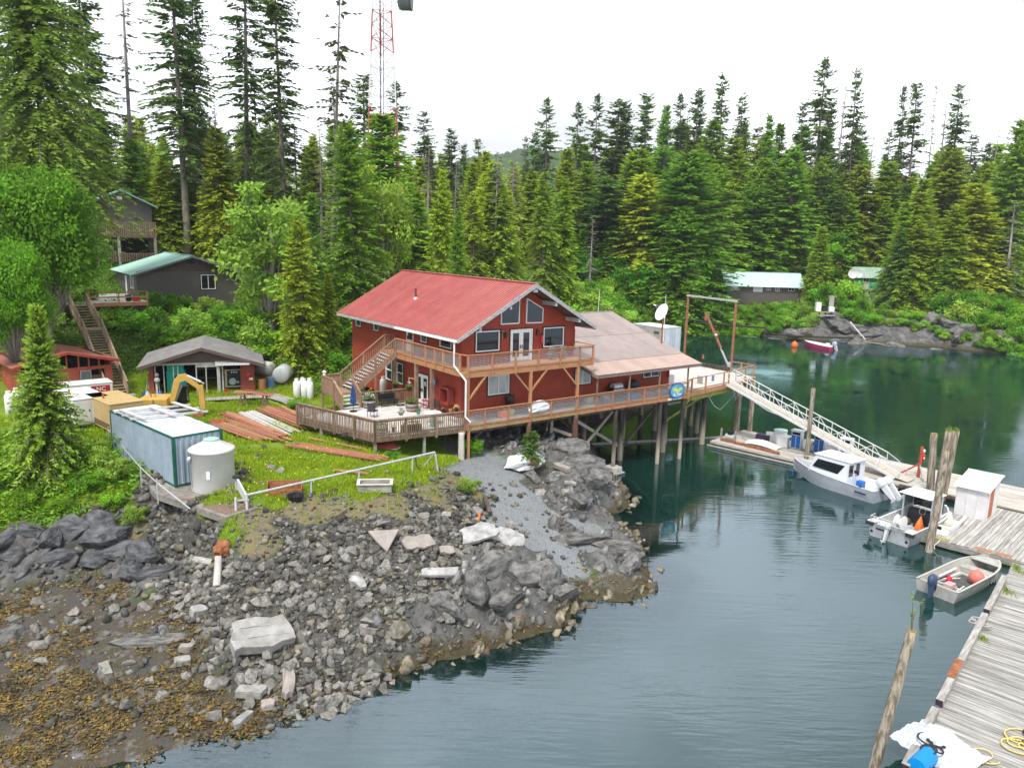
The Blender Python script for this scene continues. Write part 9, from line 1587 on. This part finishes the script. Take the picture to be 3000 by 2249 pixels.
slab(1125,1590,2.9,1.1,1.0,.12,.2,(.45,.1),'smooth buff triangular slab high on the rubble',conb,2,[(-.75,.35),(.7,.55),(.15,-.85),(-.3,-.3)],.3);slab(1225,1590,2.8,1.5,.9,.14,.45,(.4,.05),'buff slab with reddish stains right of the triangular one',conb,3,lift=.28);slab(1310,1615,2.4,.8,.5,.14,.3,(.4,.1),'small buff slab fragment left of the white slabs',conb,4,lift=.2)
slab(1400,1600,2.2,1.9,1.15,.2,.3,(.35,-.15),'white broken slab leaning at the top of the dark rocks',conw,5,lift=.42);slab(1490,1590,2.1,1.7,1.2,.2,-.2,(.35,.25),'grooved white slab tipped over the gravel edge',conw,6,lift=.42);slab(1290,1680,2.0,2.0,.6,.16,.2,(.3,.05),'long ragged white slab above the dark rock face',conw,7,lift=.25);slab(1370,1690,1.9,.6,.4,.14,.6,(.2,.3),'small white slab chip below the leaning white slab',conw,8,lift=.2)
slab(1050,1725,1.9,.95,.4,.25,-.6,(.3,.2),'white rounded concrete chunk in the middle of the rubble',conw,9,lift=.25);slab(845,2010,.5,.45,1.5,.3,.25,(.15,.1),'pale concrete beam standing in the weed near the water',conb,10,lift=.2);slab(735,2040,.4,1.1,.5,.3,.1,(.1,.1),'mottled concrete block in the weed left of the pale beam',conp,11,lift=.2);slab(712,2110,.2,.3,.85,.22,-.5,(.1,.1),'small concrete bar at the waterline',conp,12,lift=.12);slab(785,2070,.3,.5,.42,.25,.3,(.1,0),'rounded pale stone near the concrete bar',conb,13,lift=.15)
slab(1645,1390,2.2,1.3,.4,.32,-.75,(.1,.1),'long buff concrete bar lying by the wharf footing',conb,14,lift=.3);slab(1670,1440,1.9,.8,.35,.2,.3,(.1,.2),'flat grey slab on the dark rocks below the wharf',conp,15,lift=.3);slab(545,1910,.7,.55,.35,.28,.2,(.1,.1),'pale squared stone at the beach edge of the rubble',conb,16,lift=.15);slab(535,1950,.6,.6,.4,.25,.5,(.15,.1),'flat blue-grey stone below the pale squared one',conp,17,lift=.15);slab(580,1795,1.4,.7,.5,.35,.8,(.2,.2),'grey angular block at the toe of the stone wall',conp,18,lift=.2)
p=at(655,1655,2.3);o=sack('rusty_lump','rust-red lump of scrap metal on the rubble','scrap',(p.x,p.y,g1(p.x,p.y)),.3,.32,.28,.3,rust,12,.6);p=at(636,1720,1.9);single('old_log','bleached log stump standing in the rubble below the rust lump','log',MB().tube((0,0,0),(-.1,.55,1.1),.17,.14,10),M('bleached_log',(0,0,0)),(p.x,p.y,g1(p.x,p.y)));p=at(600,1650,2.3);single('old_log','grey log lying left of the rust lump','log',MB().tube((-.5,.1,.2),(.4,-.1,.15),.15,.17,10),greywood,(p.x,p.y,g1(p.x,p.y)))
p=at(1425,1490,2.4);single('edge_timber','dark timber post propping the rubble edge at the gravel path','timber',MB().beam((0,-.7,.1),(.12,.8,.5),.2,.25),darkwood,(p.x,p.y,g1(p.x,p.y)),TH-.3);p=at(1400,1530,2.3);single('rust_stake','orange rusted stake by the edge timber','stake',MB().beam((0,0,-.1),(.1,.25,.5),.1,.1),orange,(p.x,p.y,g1(p.x,p.y)))
def weed():
 rs=np.random.RandomState(14);n=42000;X=np.c_[rs.uniform(-30,8,n),rs.uniform(20,42,n)];Zn=zones(X);z=gz(X[:,0],X[:,1]);nz_=fbm(np.c_[X*.55,np.zeros(n)],4);band=np.exp(-((z-.3)/.35)**2);k=((Zn[:,4]*(nz_>-.14+.20*(z>.7))*np.clip(1.6-z*.85,.08,1)+Zn[:,3]*band*.5*(nz_>.05)+Zn[:,2]*(z<.45)*.35)>rs.rand(n))&(z>-.15);X=X[k];z=z[k];m_=len(X);per=4
 P=np.repeat(np.c_[X,z+.02],per,0)+np.c_[rs.normal(size=(m_*per,2))*.08,rs.uniform(0,.07,m_*per)];D=np.c_[rs.normal(size=(m_*per,2)),rs.uniform(-.25,.35,m_*per)];V,F=cards(P,D,np.c_[rs.normal(size=(m_*per,2))*.6,np.ones(m_*per)],rs.uniform(.10,.24,m_*per),rs.uniform(.04,.09,m_*per));hue=np.repeat(np.repeat(rs.rand(m_),per),4);b_=np.repeat(rs.uniform(.6,1.35,m_*per),4);t=np.c_[b_,b_*(.85+.2*hue),b_*.9]
 tag(obj('rockweed',fast_mesh('rockweed',V,F,M('rockweed_fronds',(.050,.040,.015),(.215,.145,.032),1.2,.6,attr='tint',lo=.35,hi=.62),False,t),GROUND),kind='stuff')
weed()
hz=MB().box((-330,-70,-9),(420,700,130)).mesh('haze');hm=bpy.data.materials.new('thin_haze');hm.use_nodes=True;hn=hm.node_tree;hn.nodes.remove(hn.nodes['Principled BSDF']);pv=hn.nodes.new('ShaderNodeVolumePrincipled');pv.inputs['Density'].default_value=.00018;pv.inputs['Color'].default_value=(.85,.92,1,1);pv.inputs['Anisotropy'].default_value=.2;hn.links.new(pv.outputs[0],hn.nodes['Material Output'].inputs['Volume']);hz.materials.append(hm);tag(obj('haze',hz),'thin pale sea air','haze',kind='stuff')
SC.cycles.volume_bounces=0
